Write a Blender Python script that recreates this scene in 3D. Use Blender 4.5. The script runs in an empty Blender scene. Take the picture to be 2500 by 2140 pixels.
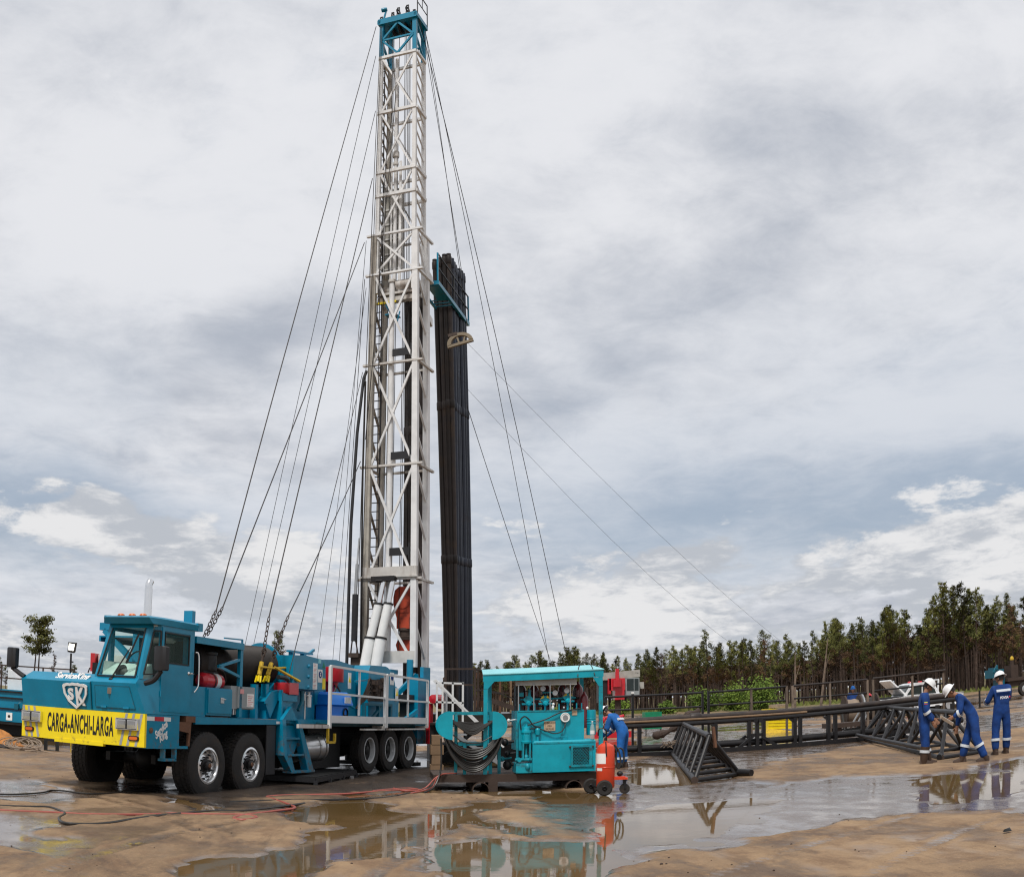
import bpy, math, random
import numpy as np
from mathutils import Vector, Matrix
rnd = random.Random(7)
R = math.radians
sc = bpy.context.scene
col = sc.collection

# ---------------------------------------------------------------- camera
cd = bpy.data.cameras.new('camera'); cam = bpy.data.objects.new('camera', cd); col.objects.link(cam); sc.camera = cam
cd.type = 'PANO'; cd.panorama_type = 'FISHEYE_EQUISOLID'          # the photograph is a cropped wide-angle fisheye
cd.sensor_width = 36; cd.sensor_height = 36; cd.fisheye_lens = 2139/2072*36; cd.fisheye_fov = math.pi
cd.shift_x = (1036-773)/2072
cd.clip_start = .1; cd.clip_end = 12000
PT, RL = .25, -.011
f_ = Vector((0, math.cos(PT), math.sin(PT))); r0 = Vector((1, 0, 0)); u0 = r0.cross(f_)
r_ = r0*math.cos(RL)-u0*math.sin(RL); u_ = r0*math.sin(RL)+u0*math.cos(RL)
m = Matrix((r_, u_, -f_)).transposed().to_4x4(); m.translation = (0, 0, 1.741); cam.matrix_world = m

sc.view_settings.view_transform = 'Standard'; sc.view_settings.look = 'None'
sc.view_settings.gamma = 1; sc.view_settings.exposure = 0.0; sc.view_settings.use_curve_mapping = False
sc.render.engine = 'CYCLES'; sc.cycles.max_bounces = 6; sc.cycles.caustics_reflective = False; sc.cycles.caustics_refractive = False
sc.cycles.use_denoising = True; sc.cycles.filter_width = 1.2

# ---------------------------------------------------------------- sun
SUN_EL, SUN_AZ = 58, -35            # azimuth from +Y towards +X
sl = bpy.data.lights.new('sun', 'SUN'); sl.energy = 2.9; sl.angle = R(12); sl.color = (1, .96, .9)
so = bpy.data.objects.new('sun', sl); col.objects.link(so)
sd = Vector((math.sin(R(SUN_AZ+180))*math.cos(R(SUN_EL)), -abs(math.cos(R(SUN_AZ)))*math.cos(R(SUN_EL)), math.sin(R(SUN_EL))))
sd = Vector((-.42*math.cos(R(SUN_EL)), -.9*math.cos(R(SUN_EL)), math.sin(R(SUN_EL))))
so.rotation_euler = sd.to_track_quat('Z', 'Y').to_euler()

# ---------------------------------------------------------------- node helper
class N:
    def __init__(s, nt): s.nt = nt
    def n(s, t, **k):
        o = s.nt.nodes.new('ShaderNode'+t)
        for a, b in k.items(): setattr(o, a, b)
        return o
    def L(s, a, b): s.nt.links.new(a, b)
    def val(s, sock, v):
        if isinstance(v, bpy.types.NodeSocket): s.L(v, sock)
        elif v is not None: sock.default_value = v
    def m(s, op, a, b=None, c=None, clamp=False):
        o = s.n('Math', operation=op); o.use_clamp = clamp
        s.val(o.inputs[0], a)
        if b is not None: s.val(o.inputs[1], b)
        if c is not None: s.val(o.inputs[2], c)
        return o.outputs[0]
    def mix(s, f, a, b, mode='MIX'):
        o = s.n('MixRGB', blend_type=mode)
        s.val(o.inputs[0], f)
        for i, v in ((1, a), (2, b)):
            if isinstance(v, bpy.types.NodeSocket): s.L(v, o.inputs[i])
            else: o.inputs[i].default_value = tuple(v)+(1,) if len(v) == 3 else v
        return o.outputs[0]
    def ss(s, v, a, b):
        o = s.n('MapRange', interpolation_type='SMOOTHSTEP'); s.val(o.inputs[0], v)
        o.inputs[1].default_value = a; o.inputs[2].default_value = b; return o.outputs[0]
    def noise(s, vec, scale, det=5, rough=.55, dist=0):
        o = s.n('TexNoise'); s.val(o.inputs['Vector'], vec); o.inputs['Scale'].default_value = scale
        o.inputs['Detail'].default_value = det; o.inputs['Roughness'].default_value = rough; o.inputs['Distortion'].default_value = dist
        return o.outputs['Fac']

# ---------------------------------------------------------------- world: overcast sky with breaks
w = bpy.data.worlds.new('World'); sc.world = w; w.use_nodes = True
nt = w.node_tree; nt.nodes.clear(); g = N(nt)
out = g.n('OutputWorld'); bg = g.n('Background'); g.L(bg.outputs[0], out.inputs[0])
tc = g.n('TexCoord').outputs['Generated']
sep = g.n('SeparateXYZ'); g.L(tc, sep.inputs[0]); X, Y, Z = sep.outputs
el = g.m('MULTIPLY', g.m('ARCSINE', Z), 57.2958); az = g.m('MULTIPLY', g.m('ARCTAN2', X, Y), 57.2958)
zz = g.m('ADD', g.m('MAXIMUM', Z, 0), .16)
cv = g.n('CombineXYZ'); g.L(g.m('DIVIDE', X, zz), cv.inputs[0]); g.L(g.m('DIVIDE', Y, zz), cv.inputs[1])
cv = cv.outputs[0]
n1 = g.noise(cv, .8, 7, .56, .35)
n2 = g.noise(cv, 2.6, 6, .6, .2)
n5 = g.noise(cv, 6.5, 7, .66, .4)
ae = g.n('CombineXYZ'); g.L(g.m('MULTIPLY', az, .05), ae.inputs[0]); g.L(g.m('MULTIPLY', el, .13), ae.inputs[1]); ae.inputs[2].default_value = 3.3
n3 = g.noise(ae.outputs[0], 2.2, 8, .6, .1)
n4 = g.noise(ae.outputs[0], 1.1, 6, .58, .3)
def blob(a, e, ra, re, st, tilt=0.):
    da = g.m('SUBTRACT', az, a); de = g.m('SUBTRACT', g.m('SUBTRACT', el, e), g.m('MULTIPLY', da, tilt))
    q = g.m('ADD', g.m('POWER', g.m('ABSOLUTE', g.m('DIVIDE', da, ra)), 2), g.m('POWER', g.m('ABSOLUTE', g.m('DIVIDE', de, re)), 2))
    return g.m('MULTIPLY', g.m('EXPONENT', g.m('MULTIPLY', q, -1)), st)
def total(l):
    t = l[0]
    for x in l[1:]: t = g.m('ADD', t, x)
    return t
# how grey the layer is (0 white, 1 grey)
gr = g.m('ADD', g.m('MULTIPLY', g.m('SUBTRACT', n1, .5), 2.1), g.m('ADD', g.m('MULTIPLY', g.m('SUBTRACT', n2, .5), 1.3), g.m('MULTIPLY', g.m('SUBTRACT', n5, .5), .75)))
gr = g.m('ADD', gr, total([blob(-7, 20.5, 5, 2.2, .55, .15), blob(-19, 18, 9, 3, .4), blob(14, 19, 12, 4, .36, .45), blob(17, 26, 14, 6, .05), blob(38, 24, 14, 5, .2, .2),
    blob(-13, 25.5, 10, 4.5, -.5), blob(7, 33, 14, 8, -.18), blob(33, 14.5, 7, 1.6, -.5, .3), blob(-20, 32, 12, 6, .12)]))
gr = g.m('ADD', gr, .27)
gr = g.m('ADD', g.m('MULTIPLY', g.ss(gr, -.02, 1.02), 1.0), 0, clamp=True)
cloud = g.mix(gr, (.79, .80, .835), (.43, .465, .535))
# zenith gets a soft lavender veil
# breaks towards the blue-grey distance
gap = g.m('ADD', g.m('MULTIPLY', g.m('SUBTRACT', n4, .5), 1.6), total([blob(25, 9, 22, 4, .75), blob(-19, 9.5, 8, 4.5, .72), blob(-2, 6, 12, 3, .25), blob(100, 10, 50, 5, .4), blob(-100, 10, 50, 5, .4), blob(34, 11, 10, 2, .2)]))
veil = g.m('MULTIPLY', g.ss(el, 27, 9), g.m('MULTIPLY', g.ss(n1, .62, .40), .5))
cloud = g.mix(veil, cloud, (.52, .585, .68))
gapm = g.m('MULTIPLY', g.ss(g.m('ADD', gap, g.m('MULTIPLY', g.m('SUBTRACT', n5, .5), .5)), .05, 1.0), .9)
sky = g.n('TexSky', sky_type='NISHITA'); sky.sun_disc = False; sky.sun_elevation = R(SUN_EL); sky.sun_rotation = R(180+25)
nish = g.mix(1.0, sky.outputs[0], (.1, .1, .1), 'MULTIPLY')
gapc = g.mix(.2, (.37, .44, .54), nish)
c1 = g.mix(gapm, cloud, gapc)
# cumulus puffs low on the horizon
pf = g.m('ADD', g.m('SUBTRACT', n3, .5), g.m('MULTIPLY', g.m('SUBTRACT', 9.2, el), .022))
pf = g.m('ADD', pf, total([blob(-14, 9.2, 4.5, 1.8, .33, -.25), blob(-8, 6, 4, 2, .2), blob(33, 6, 9, 2.2, .2, .1), blob(17, 7.5, 4, 1.2, .2)]))
pm = g.ss(pf, .05, .13)
pcol = g.mix(g.ss(g.m('ADD', n3, g.m('MULTIPLY', n5, .5)), .68, .88), (.50, .53, .58), (.80, .80, .81))
c2 = g.mix(g.m('MULTIPLY', pm, g.ss(el, 16, 11)), c1, pcol)
g.L(c2, bg.inputs[0]); bg.inputs[1].default_value = 1.0
w.cycles.sampling_method = 'MANUAL'; w.cycles.sample_map_resolution = 512

# ---------------------------------------------------------------- materials
def mat(name, c, rough=.5, metal=0, var=.12, scale=3., dirt=0, dcol=(.05, .03, .02), dscale=2.5, bump=0, bscale=40, ior=1.45, alpha=None, emit=None, rnd_=0, streak=False, coat=0, mud=None):
    M = bpy.data.materials.new(name); M.use_nodes = True; nt = M.node_tree; p = nt.nodes['Principled BSDF']; g = N(nt)
    oc = g.n('TexCoord').outputs['Object']
    vec = oc
    if streak:
        mp = g.n('Mapping'); mp.inputs['Scale'].default_value = (1, 1, .16); g.L(oc, mp.inputs[0]); vec = mp.outputs[0]
    nz = g.noise(oc, scale, 4)
    lo = tuple(x*(1-var) for x in c); hi = tuple(min(1, x*(1+var)) for x in c)
    C = g.mix(g.ss(nz, .3, .7), lo, hi)
    rv = rough
    if dirt:
        d = g.m('MULTIPLY', g.ss(g.noise(vec, dscale, 7, .65), .62-.25*dirt, .8-.15*dirt), min(1, dirt*1.3))
        C = g.mix(d, C, dcol); rv = g.m('ADD', g.m('MULTIPLY', d, .35), rough, clamp=True)
    if mud is not None:
        sz = g.n('SeparateXYZ'); g.L(oc, sz.inputs[0])
        mk_ = g.m('ADD', g.noise(oc, 7, 7, .7), g.m('MULTIPLY', g.m('SUBTRACT', mud, sz.outputs[2]), .16), clamp=True)
        mk_ = g.m('MULTIPLY', g.ss(mk_, .56, .72), .75); C = g.mix(mk_, C, (.13, .085, .055)); rv = g.m('ADD', g.m('MULTIPLY', mk_, .4), rv, clamp=True)
    if rnd_:
        oi = g.n('ObjectInfo').outputs['Random']
        C = g.mix(1., C, g.mix(oi, (1-rnd_,)*3, (1+rnd_,)*3), 'MULTIPLY')
    g.L(C, p.inputs['Base Color']); g.val(p.inputs['Roughness'], rv)
    p.inputs['Metallic'].default_value = metal; p.inputs['IOR'].default_value = ior
    if coat: p.inputs['Coat Weight'].default_value = coat; p.inputs['Coat Roughness'].default_value = .08
    if bump:
        b = g.n('Bump'); b.inputs['Strength'].default_value = bump; b.inputs['Distance'].default_value = .02
        g.L(g.noise(vec, bscale, 4), b.inputs['Height']); g.L(b.outputs[0], p.inputs['Normal'])
    if alpha is not None: p.inputs['Alpha'].default_value = alpha
    if emit: p.inputs['Emission Color'].default_value = tuple(emit[:3])+(1,); p.inputs['Emission Strength'].default_value = emit[3]
    return M
M = {}
def dm(k, *a, **kw): M[k] = mat(k, *a, **kw)
dm('teal', (.0003, .200, .335), .34, mud=-.15, var=.08, dirt=.15, dcol=(.01, .09, .13), bump=.03, bscale=9, coat=.1)
dm('teal_dark', (.003, .10, .15), .45, dirt=.3)
dm('turq', (.001, .31, .40), .38, var=.12, dirt=.22, dcol=(.01, .06, .07), dscale=7, bump=.04, bscale=12)
dm('turq_chip', (.002, .26, .33), .5, var=.2, dirt=.6, dcol=(.03, .03, .028), dscale=9)
dm('turq_pale', (.25, .62, .66), .4, var=.1, dirt=.2, dcol=(.1, .3, .33))
dm('white', (.66, .66, .65), .4, var=.06, dirt=.25, dcol=(.28, .22, .16), dscale=3, streak=True)
dm('white_rust', (.55, .53, .5), .55, var=.1, dirt=.62, dcol=(.16, .10, .06), dscale=2.4, streak=True)
dm('mast_white', (.70, .70, .70), .45, var=.08, dirt=.42, dcol=(.22, .17, .12), dscale=1.3, streak=True)
dm('mast_darker', (.42, .39, .34), .6, var=.15, dirt=.6, dcol=(.10, .07, .05), dscale=1.6, streak=True)  # darker mast tone with brown streaks, for left side members
dm('clean_white', (.75, .75, .74), .35, var=.04)
dm('yellow', (.85, .66, .01), .4, mud=-.42, var=.05, dirt=.12, dcol=(.4, .3, .02), dscale=5)
dm('yellow_grimy', (.55, .36, .02), .55, dirt=.5, dcol=(.10, .07, .03), dscale=14)
dm('ink', (.012, .012, .012), .5)
dm('tape_grey', (.33, .35, .36), .45)
dm('black', (.015, .015, .017), .45, dirt=.2, dcol=(.04, .035, .03))
dm('dark', (.006, .006, .006), .6, dirt=.3, dcol=(.03, .025, .02))
dm('rubber', (.019, .017, .016), .75, dirt=.55, dcol=(.055, .042, .033), dscale=5, bump=.2, bscale=30)
dm('steel_dark', (.011, .010, .011), .45, metal=.1, dirt=.4, dcol=(.04, .03, .025), dscale=4, bump=.1)
dm('pipe', (.033, .026, .024), .5, metal=.3, dirt=.5, dcol=(.075, .052, .036), dscale=2, rnd_=.35, bump=.1)
dm('pipe_blue', (.028, .032, .045), .38, metal=.45, dirt=.35, dcol=(.055, .045, .04), rnd_=.35)
dm('wire', (.03, .026, .024), .55, metal=.4)
dm('rust', (.14, .065, .035), .75, dirt=.5, dcol=(.05, .03, .02), bump=.3)
dm('rust_brown', (.05, .032, .024), .75, dirt=.5, dcol=(.035, .025, .02), bump=.25)
dm('chrome', (.8, .8, .8), .14, metal=1, var=.03)
dm('rim_alu', (.85, .85, .85), .22, metal=.75, var=.03)
dm('alu', (.6, .6, .6), .3, metal=.9, var=.08, dirt=.25, dcol=(.15, .13, .12))
dm('rim_grey', (.62, .63, .63), .45, dirt=.35, dcol=(.12, .09, .07))
dm('galv', (.30, .31, .32), .5, metal=.4)
dm('grey_box', (.27, .30, .31), .5, var=.05)
dm('red', (.50, .012, .022), .32, var=.1, coat=.4)
dm('red_block', (.42, .055, .022), .55, var=.2, dirt=.55, dcol=(.06, .03, .025), dscale=5)
dm('orange_red', (.62, .055, .018), .35, var=.08, dirt=.15, dcol=(.3, .05, .02))
dm('maroon', (.14, .008, .012), .3, coat=.5)
dm('amber', (.62, .13, .015), .3)
dm('blue_plastic', (.008, .20, .72), .4, var=.05)
dm('coverall', (.002, .036, .175), .8, var=.22, scale=7, bump=.5, bscale=14)
dm('coverall_light', (.008, .105, .36), .8, var=.2, scale=6, bump=.5, bscale=12)
dm('reflective', (.60, .64, .68), .45, var=.08, scale=30)
dm('skin', (.32, .16, .095), .55, var=.1)
dm('glove', (.28, .27, .26), .8)
dm('boot', (.05, .028, .018), .6, var=.2, dirt=.4, dcol=(.09, .06, .04))
dm('hat_white', (.74, .74, .74), .25, var=.03)
dm('hair', (.012, .009, .008), .6)
dm('paper', (.8, .8, .78), .6)
dm('label_red', (.65, .30, .30), .6)
dm('sign_tan', (.48, .36, .24), .6, dirt=.5, dcol=(.25, .15, .08), dscale=30)
dm('oily', (.02, .016, .013), .3, dirt=.4, dcol=(.05, .04, .03))
dm('lining', (.8, .84, .82), .7)
dm('interior', (.55, .66, .61), .6)
dm('seat', (.05, .045, .045), .7)
dm('mirror_glass', (.8, .8, .8), .05, metal=1)
dm('green', (.0, .20, .09), .5, dirt=.3)
dm('grey_panel', (.36, .35, .32), .5, dirt=.2)
dm('pickup_white', (.72, .73, .74), .25, coat=.5)
dm('glass_dark', (.02, .03, .03), .08)
dm('tan_steel', (.19, .15, .10), .7, dirt=.4)
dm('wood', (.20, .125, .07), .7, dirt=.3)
dm('mound', (.42, .17, .045), .9, var=.25, bump=.8, bscale=15)
dm('clods', (.035, .026, .022), .8, var=.4, bump=.6, bscale=15)
dm('cable_tan', (.25, .19, .14), .6)
dm('hose_red', (.33, .085, .065), .5, dirt=.4, dcol=(.12, .06, .05), dscale=3)
dm('hose_black', (.022, .02, .018), .42, dirt=.3, dcol=(.05, .04, .03))
dm('bark', (.055, .036, .028), .85, var=.3, rnd_=.4)
dm('bark_pale', (.16, .12, .09), .85, var=.3, rnd_=.3)
dm('lamp_lit', (1, 1, 1), .5, emit=(1, .97, .85, 6))
def glass(name, tint, a):
    Mx = bpy.data.materials.new(name); Mx.use_nodes = True; nt = Mx.node_tree; p = nt.nodes['Principled BSDF']; g = N(nt)
    p.inputs['Base Color'].default_value = tint+(1,); p.inputs['Roughness'].default_value = .03; p.inputs['IOR'].default_value = 1.5
    tr = g.n('BsdfTransparent'); tr.inputs[0].default_value = (.86, .96, .92, 1); mx = g.n('MixShader')
    fr = g.n('LayerWeight'); fr.inputs[0].default_value = .5
    g.L(g.m('ADD', g.m('MULTIPLY', g.m('POWER', fr.outputs['Facing'], 4.), .8), a, clamp=True), mx.inputs[0]); g.L(tr.outputs[0], mx.inputs[1]); g.L(p.outputs[0], mx.inputs[2])
    g.L(mx.outputs[0], nt.nodes['Material Output'].inputs[0]); M[name] = Mx
glass('glass', (.12, .18, .16), .06)
glass('plastic_clear', (.6, .65, .65), .35)
def leafmat(name, a, b, spread=.45):
    Mx = bpy.data.materials.new(name); Mx.use_nodes = True; nt = Mx.node_tree; p = nt.nodes['Principled BSDF']; g = N(nt)
    oi = g.n('ObjectInfo').outputs['Random']; oc = g.n('TexCoord').outputs['Object']
    C = g.mix(g.ss(g.noise(oc, .9, 3), .35, .65), a, b)
    C = g.mix(1., C, g.mix(oi, (1-spread,)*3, (1+spread, 1+spread*.8, 1)), 'MULTIPLY')
    g.L(C, p.inputs['Base Color']); p.inputs['Roughness'].default_value = .8; p.inputs['Specular IOR Level'].default_value = .2
    M[name] = Mx
leafmat('needles', (.050, .060, .020), (.140, .145, .048))
leafmat('needles_dry', (.050, .028, .020), (.105, .062, .038))
leafmat('bush', (.075, .13, .02), (.14, .20, .035), .2)
leafmat('grass', (.10, .13, .03), (.19, .19, .06), .1)

# ---------------------------------------------------------------- mesh building
class B:
    def __init__(s): s.v = []; s.f = []
    def add(s, vs, fs):
        o = len(s.v); s.v += [tuple(x) for x in vs]; s.f += [tuple(i+o for i in f) for f in fs]; return s
    def box(s, x0, x1, y0, y1, z0, z1):
        return s.hexa([(x0, y0, z0), (x1, y0, z0), (x1, y1, z0), (x0, y1, z0), (x0, y0, z1), (x1, y0, z1), (x1, y1, z1), (x0, y1, z1)])
    def hexa(s, p): return s.add(p, [(3, 2, 1, 0), (4, 5, 6, 7), (0, 1, 5, 4), (1, 2, 6, 5), (2, 3, 7, 6), (3, 0, 4, 7)])
    def prism(s, pts, ax, a, b):
        """polygon pts extruded along axis ax from a to b"""
        n = len(pts)
        mk = {'x': lambda q, t: (t, q[0], q[1]), 'y': lambda q, t: (q[0], t, q[1]), 'z': lambda q, t: (q[0], q[1], t)}[ax]
        vs = [mk(q, a) for q in pts]+[mk(q, b) for q in pts]
        return s.add(vs, [tuple(range(n))[::-1], tuple(range(n, 2*n))]+[(i, (i+1) % n, (i+1) % n+n, i+n) for i in range(n)])
    def loft(s, rings, cap=True):
        n = len(rings[0]); fs = []
        vs = [p for r in rings for p in r]
        for k in range(len(rings)-1):
            fs += [(k*n+i, k*n+(i+1) % n, (k+1)*n+(i+1) % n, (k+1)*n+i) for i in range(n)]
        if cap: fs += [tuple(range(n))[::-1], tuple(range((len(rings)-1)*n, len(rings)*n))]
        return s.add(vs, fs)
    def bar(s, p, q, w=.06, h=None, up=(0, 0, 1)):
        h = h or w; p = Vector(p); q = Vector(q); d = (q-p).normalized(); u = Vector(up)
        if abs(d.dot(u)) > .98: u = Vector((1, 0, 0))
        a = d.cross(u).normalized()*w/2; b = a.cross(d).normalized()*h/2
        return s.hexa([p-a-b, p+a-b, p+a+b, p-a+b, q-a-b, q+a-b, q+a+b, q-a+b])
    def tube(s, pts, r, n=8, cap=True):
        pts = [Vector(p) for p in pts]; rings = []; u = None
        for i, p in enumerate(pts):
            d = (pts[min(i+1, len(pts)-1)]-pts[max(i-1, 0)]).normalized()
            if u is None: u = d.orthogonal().normalized()
            u = (u-d*u.dot(d)); u = u.normalized() if u.length > 1e-6 else d.orthogonal().normalized()
            v = d.cross(u); rr = r[i] if isinstance(r, (list, tuple)) else r
            rings.append([p+(u*math.cos(2*math.pi*k/n)+v*math.sin(2*math.pi*k/n))*rr for k in range(n)])
        return s.loft(rings, cap)
    def lathe(s, prof, c=(0, 0, 0), ax=(0, 0, 1), n=24, cap=False):
        c = Vector(c); d = Vector(ax).normalized(); u = d.orthogonal().normalized(); v = d.cross(u)
        return s.loft([[c+d*h+(u*math.cos(2*math.pi*k/n)+v*math.sin(2*math.pi*k/n))*max(r, 1e-4) for k in range(n)] for r, h in prof], cap)
    def cyl(s, p, q, r, n=16): return s.tube([p, q], r, n)
    def ell(s, c, rad, nu=14, nv=9, M_=None):
        vs = []; fs = []
        for j in range(nv+1):
            th = math.pi*j/nv
            for i in range(nu):
                ph = 2*math.pi*i/nu
                q = Vector((math.sin(th)*math.cos(ph)*rad[0], math.sin(th)*math.sin(ph)*rad[1], math.cos(th)*rad[2]))
                if M_ is not None: q = M_ @ q
                vs.append(q+Vector(c))
        for j in range(nv):
            for i in range(nu): fs.append((j*nu+i, (j+1)*nu+i, (j+1)*nu+(i+1) % nu, j*nu+(i+1) % nu))
        return s.add(vs, fs)
def mesh(name, b, m, smooth=True, ang=32):
    used = sorted({i for f in b.f for i in f})
    if len(used) < len(b.v):
        ix = {o: k for k, o in enumerate(used)}; b.v = [b.v[i] for i in used]; b.f = [tuple(ix[i] for i in f) for f in b.f]
    me = bpy.data.meshes.new(name); me.from_pydata(b.v, [], b.f)
    ms = m if isinstance(m, (list, tuple)) else [m]
    for x in ms: me.materials.append(M[x] if isinstance(x, str) else x)
    if smooth:
        me.polygons.foreach_set('use_smooth', [True]*len(me.polygons)); me.set_sharp_from_angle(angle=R(ang))
    me.update(); return me
def P(name, b, m, parent=None, loc=None, smooth=True, label=None):
    o = bpy.data.objects.new(name, mesh(name, b, m, smooth)); col.objects.link(o)
    if parent: o.parent = parent
    if loc: o.location = loc
    if label: o['label'] = label
    return o
def inst(src, parent=None, loc=(0, 0, 0), rot=(0, 0, 0), scale=(1, 1, 1)):
    o = src.copy(); col.objects.link(o); o.parent = parent; o.location = loc; o.rotation_euler = rot; o.scale = scale; return o
def thing(name, label, cat, loc=(0, 0, 0), rot=(0, 0, 0), group=None, mw=None):
    o = bpy.data.objects.new(name, None); o.empty_display_size = .2; col.objects.link(o)
    o.location = loc; o.rotation_euler = rot
    if mw is not None: o.matrix_world = mw
    return tag(o, label, cat, group)
def tag(o, label, cat, group=None):
    o['label'] = label; o['category'] = cat
    if group: o['group'] = group
    return o
def copy_tree(o, parent=None):
    c = o.copy(); col.objects.link(c); c.parent = parent
    for ch in [x for x in o.children]: copy_tree(ch, c)
    return c
def structure(o, kind='structure'): o['kind'] = kind; return o
def text(name, s, size, mtx, m, parent, sx=1., shear=0., fat=0., ext=.002, align='CENTER', sp=1.):
    cu = bpy.data.curves.new(name, 'FONT'); cu.body = s; cu.size = size; cu.shear = shear; cu.offset = fat; cu.extrude = ext
    cu.align_x = align; cu.align_y = 'CENTER'; cu.resolution_u = 3; cu.space_character = sp
    to = bpy.data.objects.new(name+'_t', cu); col.objects.link(to)
    bpy.context.view_layer.update()
    me = bpy.data.meshes.new_from_object(to.evaluated_get(bpy.context.evaluated_depsgraph_get()))
    bpy.data.objects.remove(to)
    me.transform(Matrix.Diagonal((sx, 1, 1, 1))); me.transform(mtx); me.materials.clear(); me.materials.append(M[m])
    o = bpy.data.objects.new(name, me); col.objects.link(o); o.parent = parent; return o
def sideM(x, y, z, rot=0.):      # text facing -y, reading along +x (side of truck)
    return Matrix.Translation((x, y, z)) @ Matrix.Rotation(R(90), 4, 'X') @ Matrix.Rotation(rot, 4, 'Z')
def frontM(x, y, z):             # text facing -x, reading along -y
    return Matrix.Translation((x, y, z)) @ Matrix.Rotation(R(-90), 4, 'Z') @ Matrix.Rotation(R(90), 4, 'X')
def smooth_path(pts, k=6):
    pts = [Vector(p) for p in pts]; out_ = []
    for i in range(len(pts)-1):
        p0 = pts[max(i-1, 0)]; p1 = pts[i]; p2 = pts[i+1]; p3 = pts[min(i+2, len(pts)-1)]
        for j in range(k):
            t = j/k
            out_.append(.5*((2*p1)+(p2-p0)*t+(2*p0-5*p1+4*p2-p3)*t*t+(3*p1-3*p2+p3-p0)*t**3))
    return out_+[pts[-1]]

# ---------------------------------------------------------------- ground
def vnoise(x, y, seed=0):
    xi = np.floor(x).astype(np.int64); yi = np.floor(y).astype(np.int64); xf = x-xi; yf = y-yi
    def h(a, b):
        n = (a*374761393+b*668265263+seed*974634777) & 0x7fffffff; n = ((n ^ (n >> 13))*1274126177) & 0x7fffffff
        return ((n ^ (n >> 16)) & 0xffff)/65535.
    u = xf*xf*(3-2*xf); v = yf*yf*(3-2*yf)
    return (h(xi, yi)*(1-u)+h(xi+1, yi)*u)*(1-v)+(h(xi, yi+1)*(1-u)+h(xi+1, yi+1)*u)*v
def fbm(x, y, o=4, seed=0):
    t = 0; a = .5; s = 0
    for k in range(o): t = t+a*vnoise(x*2**k+17*k, y*2**k-9*k, seed+k); s += a; a *= .5
    return t/s
LEVELS = [
(.003,[(6.7,27.6),(8.0,29.2),(7.9,22.9),(7.1,18.3),(8.8,19.0),(10.3,17.6),(12.8,18.1),(14.5,17.6),(10,11.5),(8.0,10.8),(7.1,12.0),(5.9,12.7),(4.7,12.0),(3.5,11.6),(2.7,10.8),(2.1,9.5),(0.5,9.8),(0.8,12.2),(1.2,13.1),(1.8,12.3),(2.7,13.2),(3.6,16.1)]),
(.004,[(2.9,18.6),(4.7,19.4),(6.8,27.5),(7.4,23.5),(4.5,14.8),(2.7,13.2),(2.4,15.1)]),
(.004,[(16.2,64.2),(16.7,47.0),(27.2,38.6),(19.8,27.3),(16.9,30.0),(12.9,28.1),(9.8,25.1),(7.6,21.3),(8.7,26.9),(7.2,28.5)]),
(-.02,[(9.9,17.4),(10.9,15.9),(9.2,13.0),(8.1,12.6),(7.9,13.6)]),
(-.02,[(12.0,17.6),(14.0,17.2),(13.0,15.2),(11.4,14.6),(11.2,16.2)]),
(-.02,[(5.0,16.5),(6.3,16.3),(5.3,14.1),(4.0,12.6),(3.0,11.6),(2.8,12.6),(3.8,15.9)]),
(-.025,[(0.5,9.8),(0.8,12.8),(1.4,13.5),(2.1,12.9),(2.7,12.0),(2.1,9.6)]),
(-.015,[(6.8,27.5),(7.4,24.5),(6.0,19.8),(5.4,20.2),(5.7,23.1)]),
(-.025,[(-1.5,15.5),(-1.0,17.8),(-0.3,19.1),(0.0,18.2),(0.3,17.4),(0.4,16.6),(0.8,16.4),(1.0,15.6),(0.9,14.1),(0.8,12.7),(0.3,11.9),(-0.0,11.7),(-0.4,11.5),(-0.7,11.2),(-0.8,10.5),(-0.9,10.1),(-1.6,9.8),(-1.8,10.7),(-1.6,11.2),(-1.4,11.7),(-0.8,12.6),(-0.7,13.4),(-0.2,14.8),(-0.7,14.9),(-1.2,14.9)]),
(-.02,[(1.1,17.4),(1.6,18.2),(2.2,18.3),(2.1,17.4),(1.6,16.7),(1.5,15.5),(1.7,14.7),(2.0,14.0),(1.9,13.8),(1.6,14.0),(1.2,15.1),(1.0,15.9)]),
(-.012,[(-0.6,19.5),(0.5,20.3),(2.4,20.8),(4.3,19.0),(4.0,17.6),(2.7,17.8),(2.9,19.1),(0.5,19.6),(-0.1,18.5)]),
(.003,[(-7.1,17.9),(-6.3,18.8),(-5.6,17.1),(-5.4,18.1),(-4.4,20.2),(-4.0,19.5),(-3.9,18.8),(-4.6,17.2),(-4.7,16.0),(-5.0,15.6),(-5.9,15.0)]),
(.003,[(-5.6,13.4),(-4.2,13.5),(-3.9,13.0),(-3.7,12.9),(-4.0,12.3),(-3.8,12.0),(-3.3,11.8),(-2.9,10.4),(-3.1,10.3),(-3.4,10.3),(-4.6,10.3)]),
(-.012,[(-3.4,17.9),(-3.0,17.4),(-2.5,16.8),(-2.1,16.2),(-2.4,15.9),(-2.9,16.4),(-3.4,17.1)]),
(.032,[(7.4,20.9),(9.5,24.2),(12.4,27.0),(15.8,28.2),(19.9,28.2),(19.7,26.6),(13.3,18.3),(11.6,18.5),(10.7,19.2),(9.5,20.4),(8.3,19.8),(7.6,19.5)]),
(.03,[(-0.1,18.5),(0.5,19.6),(2.9,19.1),(2.3,18.4),(1.6,18.3),(1.1,17.7),(0.6,16.6),(0.3,17.1),(0.8,18.3)]),
]
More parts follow.
